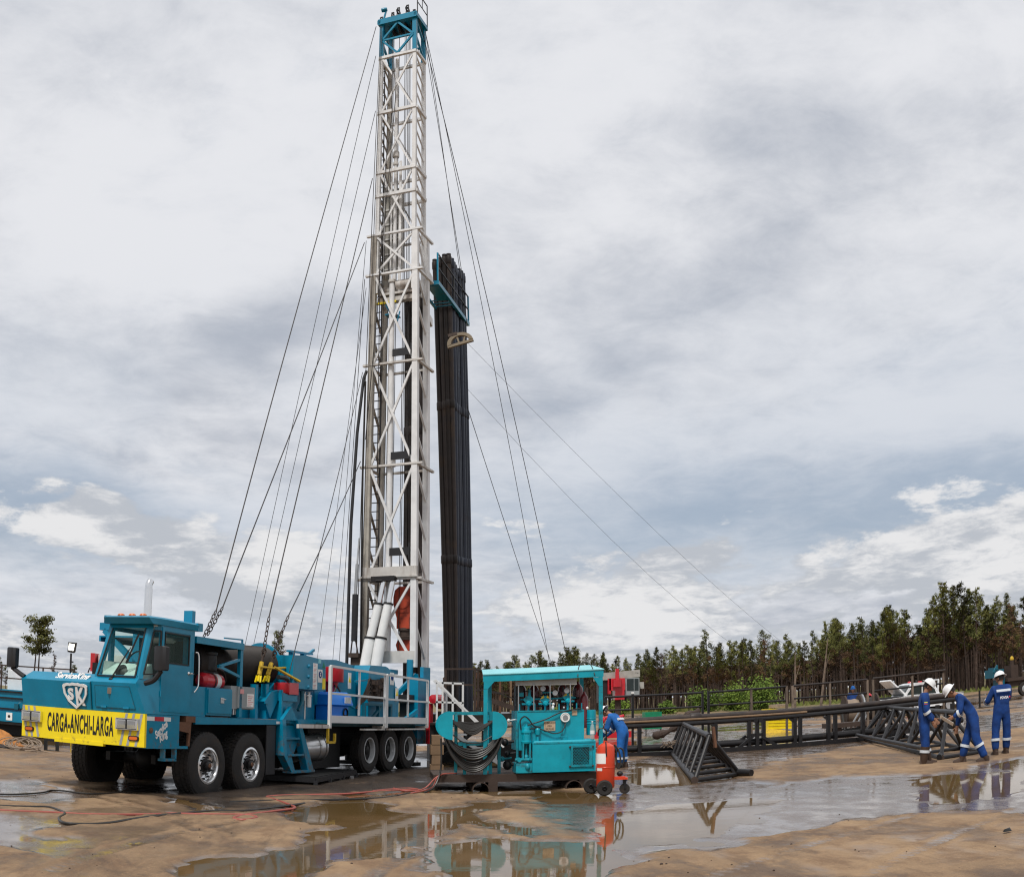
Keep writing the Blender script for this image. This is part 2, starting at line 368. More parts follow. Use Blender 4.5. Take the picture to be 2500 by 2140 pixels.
OIL_SHADE = [(-4.7,19.2),(-4.9,23.7),(-1.9,19.9),(1.4,21.7),(4.0,19.8),(5.5,25.1),(2.0,37.2),(-2.8,35.8),(-4.2,24.4)]  # oily soil outline, also carries the painted shade below the truck
OIL_SHADE2 = [(-5.2,20.5),(-4.0,17.2),(-2.6,15.6),(-1.4,16.2),(-1.2,19.),(.8,20.2),(4.3,20.2),(4.6,24),(3.2,33),(-2.5,34),(-5.,24)]
RUTS = [(1.2, 7.6, 9.5, 13.5, .6), (2.6, 7.0, 11.2, 12.8, .6), (8.5, 21, 19, 26.5, -.5), (8.9, 22.7, 19.3, 28., -.5), (-6.5, 18.8, -2.2, 13.2, .3), (-3.0, 9.4, -1.9, 14.6, .2), (-4.5, 9.4, -3.2, 15, .2), (-.1, 9.3, .3, 11.5, .1)]
def sdist(x, y, poly):
    x = x.ravel(); y = y.ravel(); d = np.full(x.shape, 1e9); ins = np.zeros(x.shape, bool)
    for (x0, y0), (x1, y1) in zip(poly, poly[1:]+poly[:1]):
        ex, ey = x1-x0, y1-y0; t = np.clip(((x-x0)*ex+(y-y0)*ey)/(ex*ex+ey*ey), 0, 1)
        d = np.minimum(d, np.hypot(x-x0-t*ex, y-y0-t*ey))
        c = ((y0 > y) != (y1 > y)) & (x < (x1-x0)*(y-y0)/((y1-y0) or 1e-9)+x0); ins ^= c
    return np.where(ins, d, -d)
def sstep(v, a, b): t = np.clip((v-a)/(b-a), 0, 1); return t*t*(3-2*t)
angs = np.concatenate([np.linspace(-40, 52, 760), np.linspace(52, 320, 50)[1:-1]])
rad = np.concatenate([[.0], np.geomspace(2.5, 60, 470), np.geomspace(60, 9000, 60)[1:]])
A, RR = np.meshgrid(np.radians(angs), rad); GX = np.sin(A)*RR; GY = np.cos(A)*RR
def ground_h(X, Y):
    sh = X.shape; X = X.ravel(); Y = Y.ravel(); D = np.hypot(X, Y)
    near = D < 75
    x = X+(fbm(X*1.3, Y*1.3, 4, 3)-.5)*.9+(fbm(X*5, Y*5, 3, 5)-.5)*.22; y = Y+(fbm(X*1.3+50, Y*1.3, 4, 9)-.5)*1.6+(fbm(X*5+9, Y*5, 3, 6)-.5)*.3
    h = np.full(X.shape, .03)
    far = sstep(Y, 24, 33)
    fb = fbm(X*.11, Y*.28, 4, 21)
    h = h*(1-far*sstep(fb, .52, .60))+(.005)*far*sstep(fb, .52, .60)
    h = np.where(far*sstep(fb, .64, .67) > .3, -.008, h)
    xn, yn = x[near], y[near]; hn = h[near]
    for H_, poly in LEVELS:
        sdv = sdist(xn, yn, poly); wv = .10+.012*np.hypot(xn, yn)
        mm = sstep(sdv, -wv, wv*.8); hn = hn*(1-mm)+H_*mm
    h[near] = hn
    dry = sstep(h, .0, .03)
    h = h+(fbm(X*2.2, Y*1.1, 4, 31)-.5)*(.006*(1-.75*far)+.024*dry)+(fbm(X*9, Y*9, 3, 41)-.5)*(.0004+.007*dry)
    h = h+dry*(fbm(X*.5, Y*.5, 3, 77)-.45)*.02
    for (x0, y0, x1, y1, bend) in RUTS:
        t = np.clip(((X-x0)*(x1-x0)+(Y-y0)*(y1-y0))/((x1-x0)**2+(y1-y0)**2), 0, 1)
        L = math.hypot(x1-x0, y1-y0); nx_, ny_ = -(y1-y0)/L, (x1-x0)/L; off = bend*np.sin(t*math.pi)
        dd = np.hypot(X-(x0+t*(x1-x0)+nx_*off), Y-(y0+t*(y1-y0)+ny_*off))
        tr_ = .6+.4*np.sign(np.sin(t*L*2*math.pi/.16))
        h = h+dry*(-.014*np.exp(-(dd/.10)**4)*tr_+.010*np.exp(-((dd-.17)/.05)**2))
    h = np.where(D > 60, np.maximum(h, (D-60)*.0005-.02), h)
    h = h-.02*sstep(D, 400, 900)
    return h.reshape(sh)
GH = ground_h(GX, GY)
nr, na = GX.shape
idx = np.arange(nr*na).reshape(nr, na); nx = np.roll(idx, -1, 1)
quads = np.stack([idx[:-1], nx[:-1], nx[1:], idx[1:]], -1).reshape(-1, 4)
me = bpy.data.meshes.new('ground')
co = np.stack([GX, GY, GH], -1).reshape(-1, 3)
me.vertices.add(len(co)); me.vertices.foreach_set('co', co.ravel())
me.loops.add(quads.size); me.loops.foreach_set('vertex_index', quads[:, ::-1].ravel())
me.polygons.add(len(quads)); me.polygons.foreach_set('loop_start', np.arange(len(quads))*4)
try: me.polygons.foreach_set('loop_total', np.full(len(quads), 4))
except Exception: pass
me.update(calc_edges=True); me.validate()
me.polygons.foreach_set('use_smooth', [True]*len(me.polygons))
fx = GX.ravel(); fy = GY.ravel()
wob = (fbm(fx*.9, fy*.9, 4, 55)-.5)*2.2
oil = sstep(np.maximum(sdist(fx, fy, OIL_SHADE2), sdist(fx, fy, OIL_SHADE))+wob, -.5, .9)
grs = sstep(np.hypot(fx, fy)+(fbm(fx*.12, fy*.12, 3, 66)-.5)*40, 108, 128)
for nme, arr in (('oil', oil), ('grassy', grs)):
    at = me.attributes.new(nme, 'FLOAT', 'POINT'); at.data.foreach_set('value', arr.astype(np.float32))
GM = bpy.data.materials.new('ground'); GM.use_nodes = True; nt = GM.node_tree; p = nt.nodes['Principled BSDF']; g = N(nt)
gp = g.n('NewGeometry').outputs['Position']; sp = g.n('SeparateXYZ'); g.L(gp, sp.inputs[0]); hz = sp.outputs[2]
mp = g.n('Mapping'); mp.inputs['Scale'].default_value = (1, .55, 1); g.L(gp, mp.inputs[0]); gv = mp.outputs[0]
def attr(n_): o = g.n('Attribute'); o.attribute_name = n_; return o.outputs['Fac']
nA = g.noise(gv, .45, 6, .6); nB = g.noise(gv, 2.6, 6, .65); nC = g.noise(gp, 16, 5, .7)
sand = g.mix(g.ss(nA, .35, .65), (.32, .212, .122), (.205, .134, .078))
sand = g.mix(g.m('MULTIPLY', g.ss(nB, .42, .68), .75), sand, (.15, .088, .05))
sand = g.mix(g.m('MULTIPLY', g.ss(nC, .5, .75), .35), sand, (.46, .28, .15))
nG = g.noise(gp, 70, 4, .75); mpt = g.n('Mapping'); mpt.inputs['Rotation'].default_value = (0, 0, .5); mpt.inputs['Scale'].default_value = (2.6, .22, 1); g.L(gp, mpt.inputs[0]); nT = g.noise(mpt.outputs[0], 1.6, 6, .7)
sand = g.mix(g.m('MULTIPLY', g.ss(nT, .5, .72), .55), sand, (.13, .082, .05))
sand = g.mix(g.m('MULTIPLY', g.ss(nG, .45, .75), .4), sand, (.12, .08, .05))
sand = g.mix(g.m('MULTIPLY', g.ss(nG, .5, .25), .25), sand, (.5, .36, .22))
peb = g.n('TexVoronoi'); peb.inputs['Scale'].default_value = 9; g.L(gp, peb.inputs['Vector'])
sand = g.mix(g.m('MULTIPLY', g.ss(peb.outputs['Distance'], .12, .06), g.ss(nC, .52, .6)), sand, (.05, .035, .028))
wet = g.m('SUBTRACT', 1, g.ss(g.m('ADD', hz, g.m('MULTIPLY', g.m('SUBTRACT', nB, .5), .018)), .004, .034))
sand = g.mix(g.m('MULTIPLY', wet, .72), sand, g.mix(1., sand, (.40, .37, .36), 'MULTIPLY'))
damp = g.m('MULTIPLY', g.ss(g.m('ADD', g.noise(gv, .9, 7, .68, .6), g.m('MULTIPLY', g.m('SUBTRACT', nA, .5), .5)), .50, .62), g.m('SUBTRACT', 1, wet))
sand = g.mix(g.m('MULTIPLY', damp, .62), sand, g.mix(1., sand, (.40, .38, .38), 'MULTIPLY'))
ol_shade = g.m('MULTIPLY', attr('oil'), g.ss(g.noise(gv, 1.6, 6, .62), .12, .40))
sand = g.mix(g.m('MULTIPLY', ol_shade, .93), sand, (.018, .014, .012))  # oily soil, darkened further to paint in contact shadow under the truck
grc = g.mix(g.ss(g.noise(gp, .3, 5), .4, .6), (.12, .12, .04), (.22, .16, .085))
sand = g.mix(attr('grassy'), sand, grc)
g.L(sand, p.inputs['Base Color'])
p.inputs['IOR'].default_value = 1.33
rg = g.m('SUBTRACT', .82, g.m('MULTIPLY', wet, .42)); rg = g.m('SUBTRACT', g.m('SUBTRACT', rg, g.m('MULTIPLY', damp, .28)), g.m('MULTIPLY', ol_shade, .2))
g.L(rg, p.inputs['Roughness'])
g.L(g.m('MULTIPLY', wet, g.m('SUBTRACT', 1, attr('grassy'))), p.inputs['Coat Weight']); p.inputs['Coat IOR'].default_value = 1.38
g.L(g.m('ADD', .05, g.m('MULTIPLY', g.ss(nB, .35, .7), .28)), p.inputs['Coat Roughness'])
bm = g.n('Bump'); bm.inputs['Strength'].default_value = .8; bm.inputs['Distance'].default_value = .016
g.L(g.m('ADD', g.m('ADD', g.m('MULTIPLY', nC, .9), g.m('MULTIPLY', nG, .35)), g.m('ADD', nB, nT)), bm.inputs['Height']); g.L(bm.outputs[0], p.inputs['Normal'])
bm2 = g.n('Bump'); bm2.inputs['Strength'].default_value = .05; bm2.inputs['Distance'].default_value = .006
g.L(nC, bm2.inputs['Height']); g.L(bm2.outputs[0], p.inputs['Coat Normal'])
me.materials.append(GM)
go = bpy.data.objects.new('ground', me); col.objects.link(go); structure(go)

WM = bpy.data.materials.new('puddle_water'); WM.use_nodes = True; nt = WM.node_tree; p = nt.nodes['Principled BSDF']; g = N(nt)
gp = g.n('NewGeometry').outputs['Position']
p.inputs['Roughness'].default_value = .035; p.inputs['IOR'].default_value = 1.33; p.inputs['Specular IOR Level'].default_value = .44
g.L(g.mix(g.ss(g.noise(gp, .5, 4), .35, .65), (.125, .078, .03), (.17, .105, .048)), p.inputs['Base Color'])
bm = g.n('Bump'); bm.inputs['Strength'].default_value = .07; bm.inputs['Distance'].default_value = .01
g.L(g.noise(gp, 3., 3), bm.inputs['Height']); g.L(bm.outputs[0], p.inputs['Normal'])
b = B(); K = 24
ar = [math.radians(-45+100*i/K) for i in range(K+1)]
b.add([(0, 0, 0)]+[(math.sin(a)*95, math.cos(a)*95, 0) for a in ar], [(0, i+2, i+1) for i in range(K)])
wo = bpy.data.objects.new('puddle_water', mesh('puddle_water', b, WM, False)); col.objects.link(wo); structure(wo)

# ================================================================ RIG TRUCK (local frame: x backwards, y to its far side, z up from the deck)
TO = Vector((-3.781, 16.959, 1.431)); TYAW, TPIT = .421, .017
tex = Vector((math.sin(TYAW)*math.cos(TPIT), math.cos(TYAW)*math.cos(TPIT), -math.sin(TPIT))); tey = Vector((-math.cos(TYAW), math.sin(TYAW), 0)); tez = tex.cross(tey)
TM = Matrix((tex, tey, tez)).transposed().to_4x4(); TM.translation = TO
def TW(x, y, z): return TM @ Vector((x, y, z))
W_ = 2.763
tr = thing('rig_truck', 'long teal six axle oilfield carrier truck with yellow front bumper and white side railing', 'truck', mw=TM)

def dial(parent, c, r, n=16): return None
# --- cab shell
b = B()
cab_r = [[(0, 0, 0), (.4, 0, 0), (1.36, 0, 0), (1.36, 1.15, 0), (0, 1.15, 0)],
         [(-.1, .15, .49), (.4, 0, .49), (1.36, 0, .49), (1.36, 1.12, .49), (-.1, 1.12, .49)],
         [(.0, .17, .575), (.4, 0, .575), (1.36, 0, .575), (1.36, 1.12, .575), (0, 1.12, .575)]]
b.loft(cab_r); cab = P('cab', b, 'teal', tr)
b = B()   # pillars and frames above the sill
b.hexa([(0, .17, .575), (.05, .12, .575), (.05, .25, .575), (0, .26, .575), (.26, .17, 1.5), (.31, .12, 1.5), (.31, .25, 1.5), (.26, .25, 1.5)])
b.hexa([(0, 1.03, .575), (.06, 1.03, .575), (.06, 1.12, .575), (0, 1.12, .575), (.26, .93, 1.5), (.31, .93, 1.5), (.31, 1.03, 1.5), (.26, 1.03, 1.5)])
b.box(.36, .46, 0, .05, .575, 1.5); b.box(1.2, 1.36, 0, .05, .575, 1.5); b.box(.46, 1.2, 0, .05, .575, .87); b.box(.46, 1.2, 0, .05, 1.39, 1.5)
b.box(.0, .1, .2, 1.1, .575, .62); b.hexa([(.23, .17, 1.44), (.3, .17, 1.44), (.3, 1.0, 1.44), (.23, 1.0, 1.44), (.25, .17, 1.5), (.3, .17, 1.5), (.3, 1.0, 1.5), (.25, 1.0, 1.5)])
b.box(1.3, 1.36, .05, 1.08, .575, .8); b.box(1.3, 1.36, .05, .2, .8, 1.5); b.box(1.3, 1.36, .9, 1.08, .8, 1.5); b.box(1.3, 1.36, .2, .9, 1.38, 1.5)
b.box(.3, .4, 1.02, 1.08, .575, 1.5); b.box(.4, 1.3, 1.03, 1.08, .575, .86); b.box(.4, 1.3, 1.03, 1.08, 1.4, 1.5)
b.hexa([(.3, .10, 1.38), (.38, .0, 1.38), (.38, .05, 1.38), (.33, .13, 1.38), (.3, .10, 1.5), (.38, 0, 1.5), (.38, .05, 1.5), (.33, .13, 1.5)])
P('cab_frame', b, 'teal', cab)
b = B(); b.loft([[(.12, .0, 1.5), (.42, -.02, 1.5), (1.42, -.02, 1.5), (1.42, 1.12, 1.5), (.12, 1.05, 1.5)], [(.04, .04, 1.6), (.4, -.04, 1.6), (1.44, -.04, 1.6), (1.44, 1.14, 1.6), (.04, 1.0, 1.6)],
    [(.1, .08, 1.63), (.42, .0, 1.63), (1.42, .0, 1.63), (1.42, 1.1, 1.63), (.1, .96, 1.63)]]); P('cab_roof', b, 'teal', cab)
ml = None
for y in (.25, .48, .72):
    b = B(); b.ell((.16, y, 1.64), (.06, .07, .035), 10, 6)
    P('marker_light', b, 'amber', cab)
b = B(); b.add([(.005, .25, .60), (.005, 1.04, .60), (.262, .94, 1.45), (.262, .25, 1.45)], [(0, 1, 2, 3)]); P('windshield', b, 'glass', cab, smooth=False)
b = B()
for p_, q_ in (((-.004, .24, .60), (-.004, 1.05, .60)), ((-.004, 1.05, .60), (.255, .95, 1.455)), ((.255, .95, 1.455), (.255, .24, 1.455)), ((.255, .24, 1.455), (-.004, .24, .60))): b.bar(p_, q_, .03, .02)
P('windshield_seal', b, 'ink', cab)
b = B(); b.add([(.06, .11, .66), (.34, .004, .70), (.345, .004, 1.38), (.29, .09, 1.38)], [(0, 1, 2, 3)]); P('vent_window', b, 'glass', cab, smooth=False)
b = B()
q4 = [(.05, .105, .65), (.35, -.004, .68), (.352, -.004, 1.40), (.28, .085, 1.40)]
for i in range(4): b.bar(q4[i], q4[(i+1) % 4], .025, .02)
P('window_seal', b, 'ink', cab)
b = B(); b.box(.46, 1.2, .012, .02, .87, 1.39); P('door_window', b, 'glass', cab, smooth=False)
b = B()
q4 = [(.47, -.006, .88), (1.19, -.006, .88), (1.19, -.006, 1.385), (.47, -.006, 1.385)]
for i in range(4): b.bar(q4[i], q4[(i+1) % 4], .025, .02)
P('window_seal', b, 'ink', cab)
b = B(); b.add([(.4, 1.07, .86), (1.3, 1.07, .86), (1.3, 1.07, 1.4), (.4, 1.07, 1.4)], [(0, 1, 2, 3)]); P('far_window', b, 'glass', cab, smooth=False)
b = B(); b.add([(1.33, .2, .8), (1.33, .9, .8), (1.33, .9, 1.38), (1.33, .2, 1.38)], [(0, 1, 2, 3)]); P('rear_window', b, 'glass', cab, smooth=False)
b = B(); b.box(.385, 1.26, -.012, -.002, .05, .86); b.box(.385, .44, -.012, -.002, .86, 1.47); b.box(1.21, 1.26, -.012, -.002, .86, 1.47); b.box(.44, 1.21, -.012, -.002, 1.41, 1.47)
door = P('door', b, 'teal', tr)
b = B(); b.tube(smooth_path([(1.20, -.02, .74), (1.24, -.05, .74), (1.29, -.05, .74)], 3), .014, 6); b.ell((1.19, -.015, .74), (.03, .02, .03), 8, 6); P('handle', b, 'chrome', door)
for z in (1.2, .35):
    b = B(); b.cyl((.38, -.014, z-.05), (.38, -.014, z+.05), .012, 6); P('hinge', b, 'teal', door)
b = B(); b.tube(smooth_path([(1.36, -.03, 1.12), (1.40, -.07, 1.06), (1.42, -.07, .6), (1.40, -.06, .5), (1.35, -.03, .42)], 5), .014, 8); P('grab_handle', b, 'chrome', tr)
# interior
b = B(); b.hexa([(.05, .2, .575), (.45, .2, .575), (.45, 1.0, .575), (.05, 1.0, .575), (.08, .22, .66), (.4, .2, .84), (.4, 1.0, .84), (.08, 1.0, .66)]); P('dashboard', b, 'interior', cab)
b = B(); b.box(.8, 1.2, .32, .8, .45, .72); b.box(1.1, 1.22, .32, .8, .72, 1.25); P('seat', b, 'seat', cab)
b = B()
ring = [(.42+.12*math.sin(t)*.45, .52+.22*math.cos(t), .86+.2*math.sin(t)) for t in [2*math.pi*k/20 for k in range(21)]]
b.tube(ring, .014, 6); b.bar((.42, .3, .86), (.42, .74, .86), .02); b.cyl((.3, .52, .7), (.42, .52, .86), .02, 8); P('steering_wheel', b, 'ink', cab)
b = B(); b.box(1.27, 1.29, .05, 1.03, .575, .8); P('rear_lining', b, 'interior', cab)
b = B(); b.box(.3, 1.3, .06, 1.02, 1.47, 1.49); P('ceiling_lining', b, 'lining', cab)
b = B(); b.box(.1, 1.3, 1.0, 1.02, .58, .86); P('side_lining', b, 'lining', cab)
b = B(); b.lathe([(.0, -.02), (.11, -.02), (.12, .0), (.0, .05)], (.1, .62, .70), (-.9, 0, .45), 16); P('dash_fan', b, 'ink', cab)
# wipers
b = B(); b.bar((-.03, .72, .55), (.09, .42, 1.1), .012); b.bar((-.03, .74, .55), (.08, .46, 1.05), .012); b.bar((.03, .47, .82), (.17, .33, 1.33), .022, .03); b.ell((-.03, .73, .54), (.03, .05, .03), 8, 6); P('wiper', b, 'ink', cab)
# front panel details
b = B()
def fp(y, z): return (-.1*z/.49-.012, y, z)
q4 = [fp(1.04, .07), fp(.2, .07), fp(.29, .43), fp(1.02, .43)]
b.hexa([Vector(q)+Vector((.02, 0, 0)) for q in q4]+[Vector(q) for q in q4]); ap = P('access_panel', b, 'teal', cab)
b = B()
for i in range(4): b.bar(Vector(q4[i])+Vector((.004, 0, 0)), Vector(q4[(i+1) % 4])+Vector((.004, 0, 0)), .012, .012)
P('panel_seam', b, 'teal_dark', ap)
b = B(); b.bar(fp(.70, .30), fp(.68, .40), .10, .03); P('latch', b, 'alu', ap)
for y in (.86, .38):
    b = B(); b.bar(fp(y-.06, .075), fp(y+.06, .075), .03, .03); P('hinge', b, 'teal', ap)
# --- hood (far half of the nose)
b = B(); b.loft([[(0, 1.15, 0), (1.3, 1.15, 0), (1.3, W_, 0), (0, W_, 0)], [(-.1, 1.13, .47), (1.3, 1.13, .47), (1.3, W_-.02, .47), (-.1, W_-.02, .47)],
    [(.12, 1.13, .62), (1.3, 1.13, .62), (1.3, W_-.1, .62), (.12, W_-.1, .62)]]); hood = P('hood', b, 'teal', tr)
b = B(); b.bar(fp(1.135, .02), (-.112, 1.11, .48), .014, .02); P('hood_seam', b, 'teal_dark', hood)
def FM(y, z, s=1., dx=.018): # matrix on the sloping nose panel
    a = math.atan2(.1, .49)
    return Matrix.Translation((-.1*z/.49-dx, y, z)) @ Matrix.Rotation(-a, 4, 'Y') @ Matrix.Rotation(R(-90), 4, 'Z') @ Matrix.Rotation(R(90), 4, 'X')
# shield emblem
b = B()
def shield(w, h, n=9):
    pts = [(w, h*.78)]
    for k in range(n): pts.append((w-2*w*(k+.5)/n, h*(.93+.05*((k % 2)))+.10*h*(1-abs((k+.5)/n*2-1))-.05*h))
    pts += [(-w, h*.78), (-w*.93, h*.15), (-w*.62, -h*.45), (0, -h), (w*.62, -h*.45), (w*.93, h*.15)]
    return pts
so_ = shield(.28, .225); si = [(x*.83, y*.80-.0) for x, y in so_]
n_ = len(so_)
vs = [(x, y, 0) for x, y in so_]+[(x, y, 0) for x, y in si]+[(x, y, .02) for x, y in so_]+[(x, y, .02) for x, y in si]
fs = []
for i in range(n_):
    j = (i+1) % n_
    fs += [(2*n_+i, 2*n_+j, 3*n_+j, 3*n_+i), (i, j, 2*n_+j, 2*n_+i), (n_+i, 3*n_+i, 3*n_+j, n_+j)]
b.add([FM(1.46, .225) @ Vector(v) for v in vs], fs)
em = P('shield_emblem', b, 'clean_white', hood, smooth=False)
text('letter', 'S', .27, FM(1.57, .24), 'clean_white', em, 1.0, fat=.010, ext=.01)
text('letter', 'K', .44, FM(1.37, .205), 'clean_white', em, .70, fat=.012, ext=.01)
mm = Matrix.Translation((-.01, 1.55, .575)) @ Matrix.Rotation(math.atan2(.22, .15)-math.pi/2, 4, 'Y') @ Matrix.Rotation(R(-90), 4, 'Z') @ Matrix.Rotation(R(90), 4, 'X')
mm = Matrix.Translation((.005, 1.62, .555)) @ Matrix.Rotation(R(35), 4, 'Y') @ Matrix.Rotation(R(-90), 4, 'Z') @ Matrix.Rotation(R(90), 4, 'X')
text('lettering', 'ServiceKing', .20, mm, 'clean_white', hood, .8, shear=.35, fat=.006, ext=.008)
# --- bumper
b = B(); b.box(-.012, .04, 0, W_, -.56, -.004); b.box(-.02, .05, .86, 1.96, -.60, -.53); bu = P('bumper', b, 'yellow', tr)
text('lettering', 'CARGA-ANCHI-LARGA', .44, frontM(-.015, 1.40, -.275), 'ink', bu, .30, fat=.012, sp=1.12)
for ys in ((2.76, 2.66), (2.64, 2.53), (2.50, 2.38)):
    b = B(); b.prism([(ys[0], -.01), (ys[0]-.05, -.01), (ys[1]-.05, -.55), (ys[1], -.55)], 'x', -.0135, -.016); P('reflective_stripe', b, 'tape_grey', bu, smooth=False)
for ys in ((.40, .52), (.25, .37), (.09, .20)):
    b = B(); b.prism([(ys[0], -.01), (ys[0]-.05, -.01), (ys[1]-.05, -.55), (ys[1], -.55)], 'x', -.0135, -.016); P('reflective_stripe', b, 'tape_grey', bu, smooth=False)
def headlight(y, z):
    b = B(); b.box(-.07, -.012, y-.23, y+.23, z-.095, z+.095); h = P('headlight_housing', b, 'chrome', tr)
    for s in (-.105, .105):
        b = B(); b.box(-.075, -.06, y+s-.085, y+s+.085, z-.065, z+.065); P('lens', b, 'mirror_glass', h)
        b = B(); b.box(-.0785, -.072, y+s-.075, y+s+.075, z-.01, z+.055); P('lens_glass', b, 'galv', h)
    b = B(); b.box(-.08, -.068, y-.205, y+.205, z+.072, z+.085); b.box(-.08, -.068, y-.205, y+.205, z-.085, z-.072); b.box(-.08, -.068, y-.01, y+.01, z-.085, z+.085); P('bezel', b, 'ink', h)
headlight(2.5, -.19); headlight(.34, -.19)
for y in (2.57, .215):
    b = B(); b.loft([[(x, y+.11*math.copysign(min(1, abs(math.cos(t))**.5), math.cos(t)), -.42+.045*math.copysign(abs(math.sin(t))**.7, math.sin(t))) for t in [2*math.pi*k/16 for k in range(16)]] for x in (-.012, -.03)]); tl_ = P('turn_signal', b, 'ink', tr)
    b = B(); b.loft([[(x, y+.085*math.copysign(min(1, abs(math.cos(t))**.5), math.cos(t)), -.42+.028*math.copysign(abs(math.sin(t))**.7, math.sin(t))) for t in [2*math.pi*k/16 for k in range(16)]] for x in (-.03, -.04)]); P('amber_lens', b, 'amber', tl_)
# --- side box under the cab
b = B(); b.box(.041, .98, 0, .5, -.575, -.006); b.box(.98, 1.25, 0, .5, -.575, -.53); b.box(.98, 1.36, .30, .34, -.53, -.1)
sb = P('side_box', b, 'teal', tr)
b = B(); b.prism([(.98, -.11), (1.34, -.11), (1.30, -.53), (1.25, -.53), (1.27, -.3), (.98, -.26)], 'y', -.004, .04); b.box(1.17, 1.46, -.006, .3, -.11, -.004); P('rusty_bracket', b, 'rust', tr)
text('lettering', 'Service', .17, sideM(.44, -.004, -.26, .62), 'clean_white', sb, .8, shear=.4, fat=.006)
text('lettering', 'King', .17, sideM(.50, -.004, -.37, .5), 'clean_white', sb, .8, shear=.4, fat=.006)
b = B(); b.lathe([(0, 0), (.045, 0), (.05, .012), (0, .02)], (.16, 0, -.27), (0, -1, 0), 14); P('side_marker', b, 'rust', tr)
for x0, x1, m_ in ((.04, .25, 'clean_white'), (.25, .52, 'red'), (.52, .72, 'clean_white')):
    b = B(); b.box(x0, x1, -.004, -.0005, -.11, -.04); P('reflector_tape', b, m_, sb, smooth=False)
b = B()
for x in (.595, .925): b.box(x-.025, x+.025, .02, .1, -.77, -.575)
b.box(.57, .95, .02, .14, -.79, -.745); P('step_frame', b, 'teal', tr)
# --- side catwalk
b = B(); b.box(1.47, 4.56, 0, W_, -.03, -.004); b.hexa([(1.47, 0, -.14), (4.56, .0, -.10), (4.56, .05, -.10), (1.47, .05, -.14), (1.47, 0, -.03), (4.56, 0, -.03), (4.56, .05, -.03), (1.47, .05, -.03)])
dk = P('side_deck', b, 'teal', tr)
b = B(); b.box(4.32, 4.44, -.005, -.0005, -.09, -.04); P('reflector_tape', b, 'clean_white', dk); b = B(); b.box(4.44, 4.55, -.005, -.0005, -.09, -.04); P('reflector_tape', b, 'red', dk)
# --- chassis
b = B(); b.box(.1, 12.5, .85, 1.05, -.55, -.05); b.box(.1, 12.5, 1.75, 1.95, -.55, -.05)
for x in (.3, 1.3, 2.6, 4.2, 5.6, 7.2, 8.1, 9.4, 10.7, 12.3): b.box(x, x+.15, 1.05, 1.75, -.5, -.15)
ch = P('chassis', b, 'dark', tr)
b = B(); b.box(8.2, 12.2, .75, 2.0, -.75, -.3); P('suspension_housing', b, 'dark', tr)
b = B()
for x in (1.938, 3.401, 8.798, 10.0, 11.194):
    z = -.85 if x < 5 else -.68
    b.cyl((x, .4, z), (x, W_-.4, z), .11, 12); b.ell((x, W_/2, z), (.26, .24, .24), 12, 8); b.box(x-.5, x+.5, .82, .92, z-.06, z+.1); b.box(x-.5, x+.5, 1.86, 1.96, z-.06, z+.1)
P('axle', b, 'dark', tr)
b = B(); b.box(4.8, 6.0, .95, 2.6, -1.0, -.2); b.box(6.5, 8.1, .45, 2.6, -1.08, -.15); b.cyl((6.2, 1.3, -.7), (8.6, 1.3, -.7), .07, 10); b.box(2.3, 3.0, .9, 1.9, -.8, -.3); P('underbody_tank_shade', b, 'dark', tr)  # tank and shaft, plus a dark block added to keep the underside black
b = B(); b.box(4.35, 12.5, .02, W_-.02, -.12, -.05); P('rear_deck', b, 'teal_dark', tr)
b = B(); b.box(4.66, 11.6, 0, .05, -.07, .02); P('deck_edge', b, 'teal', tr)
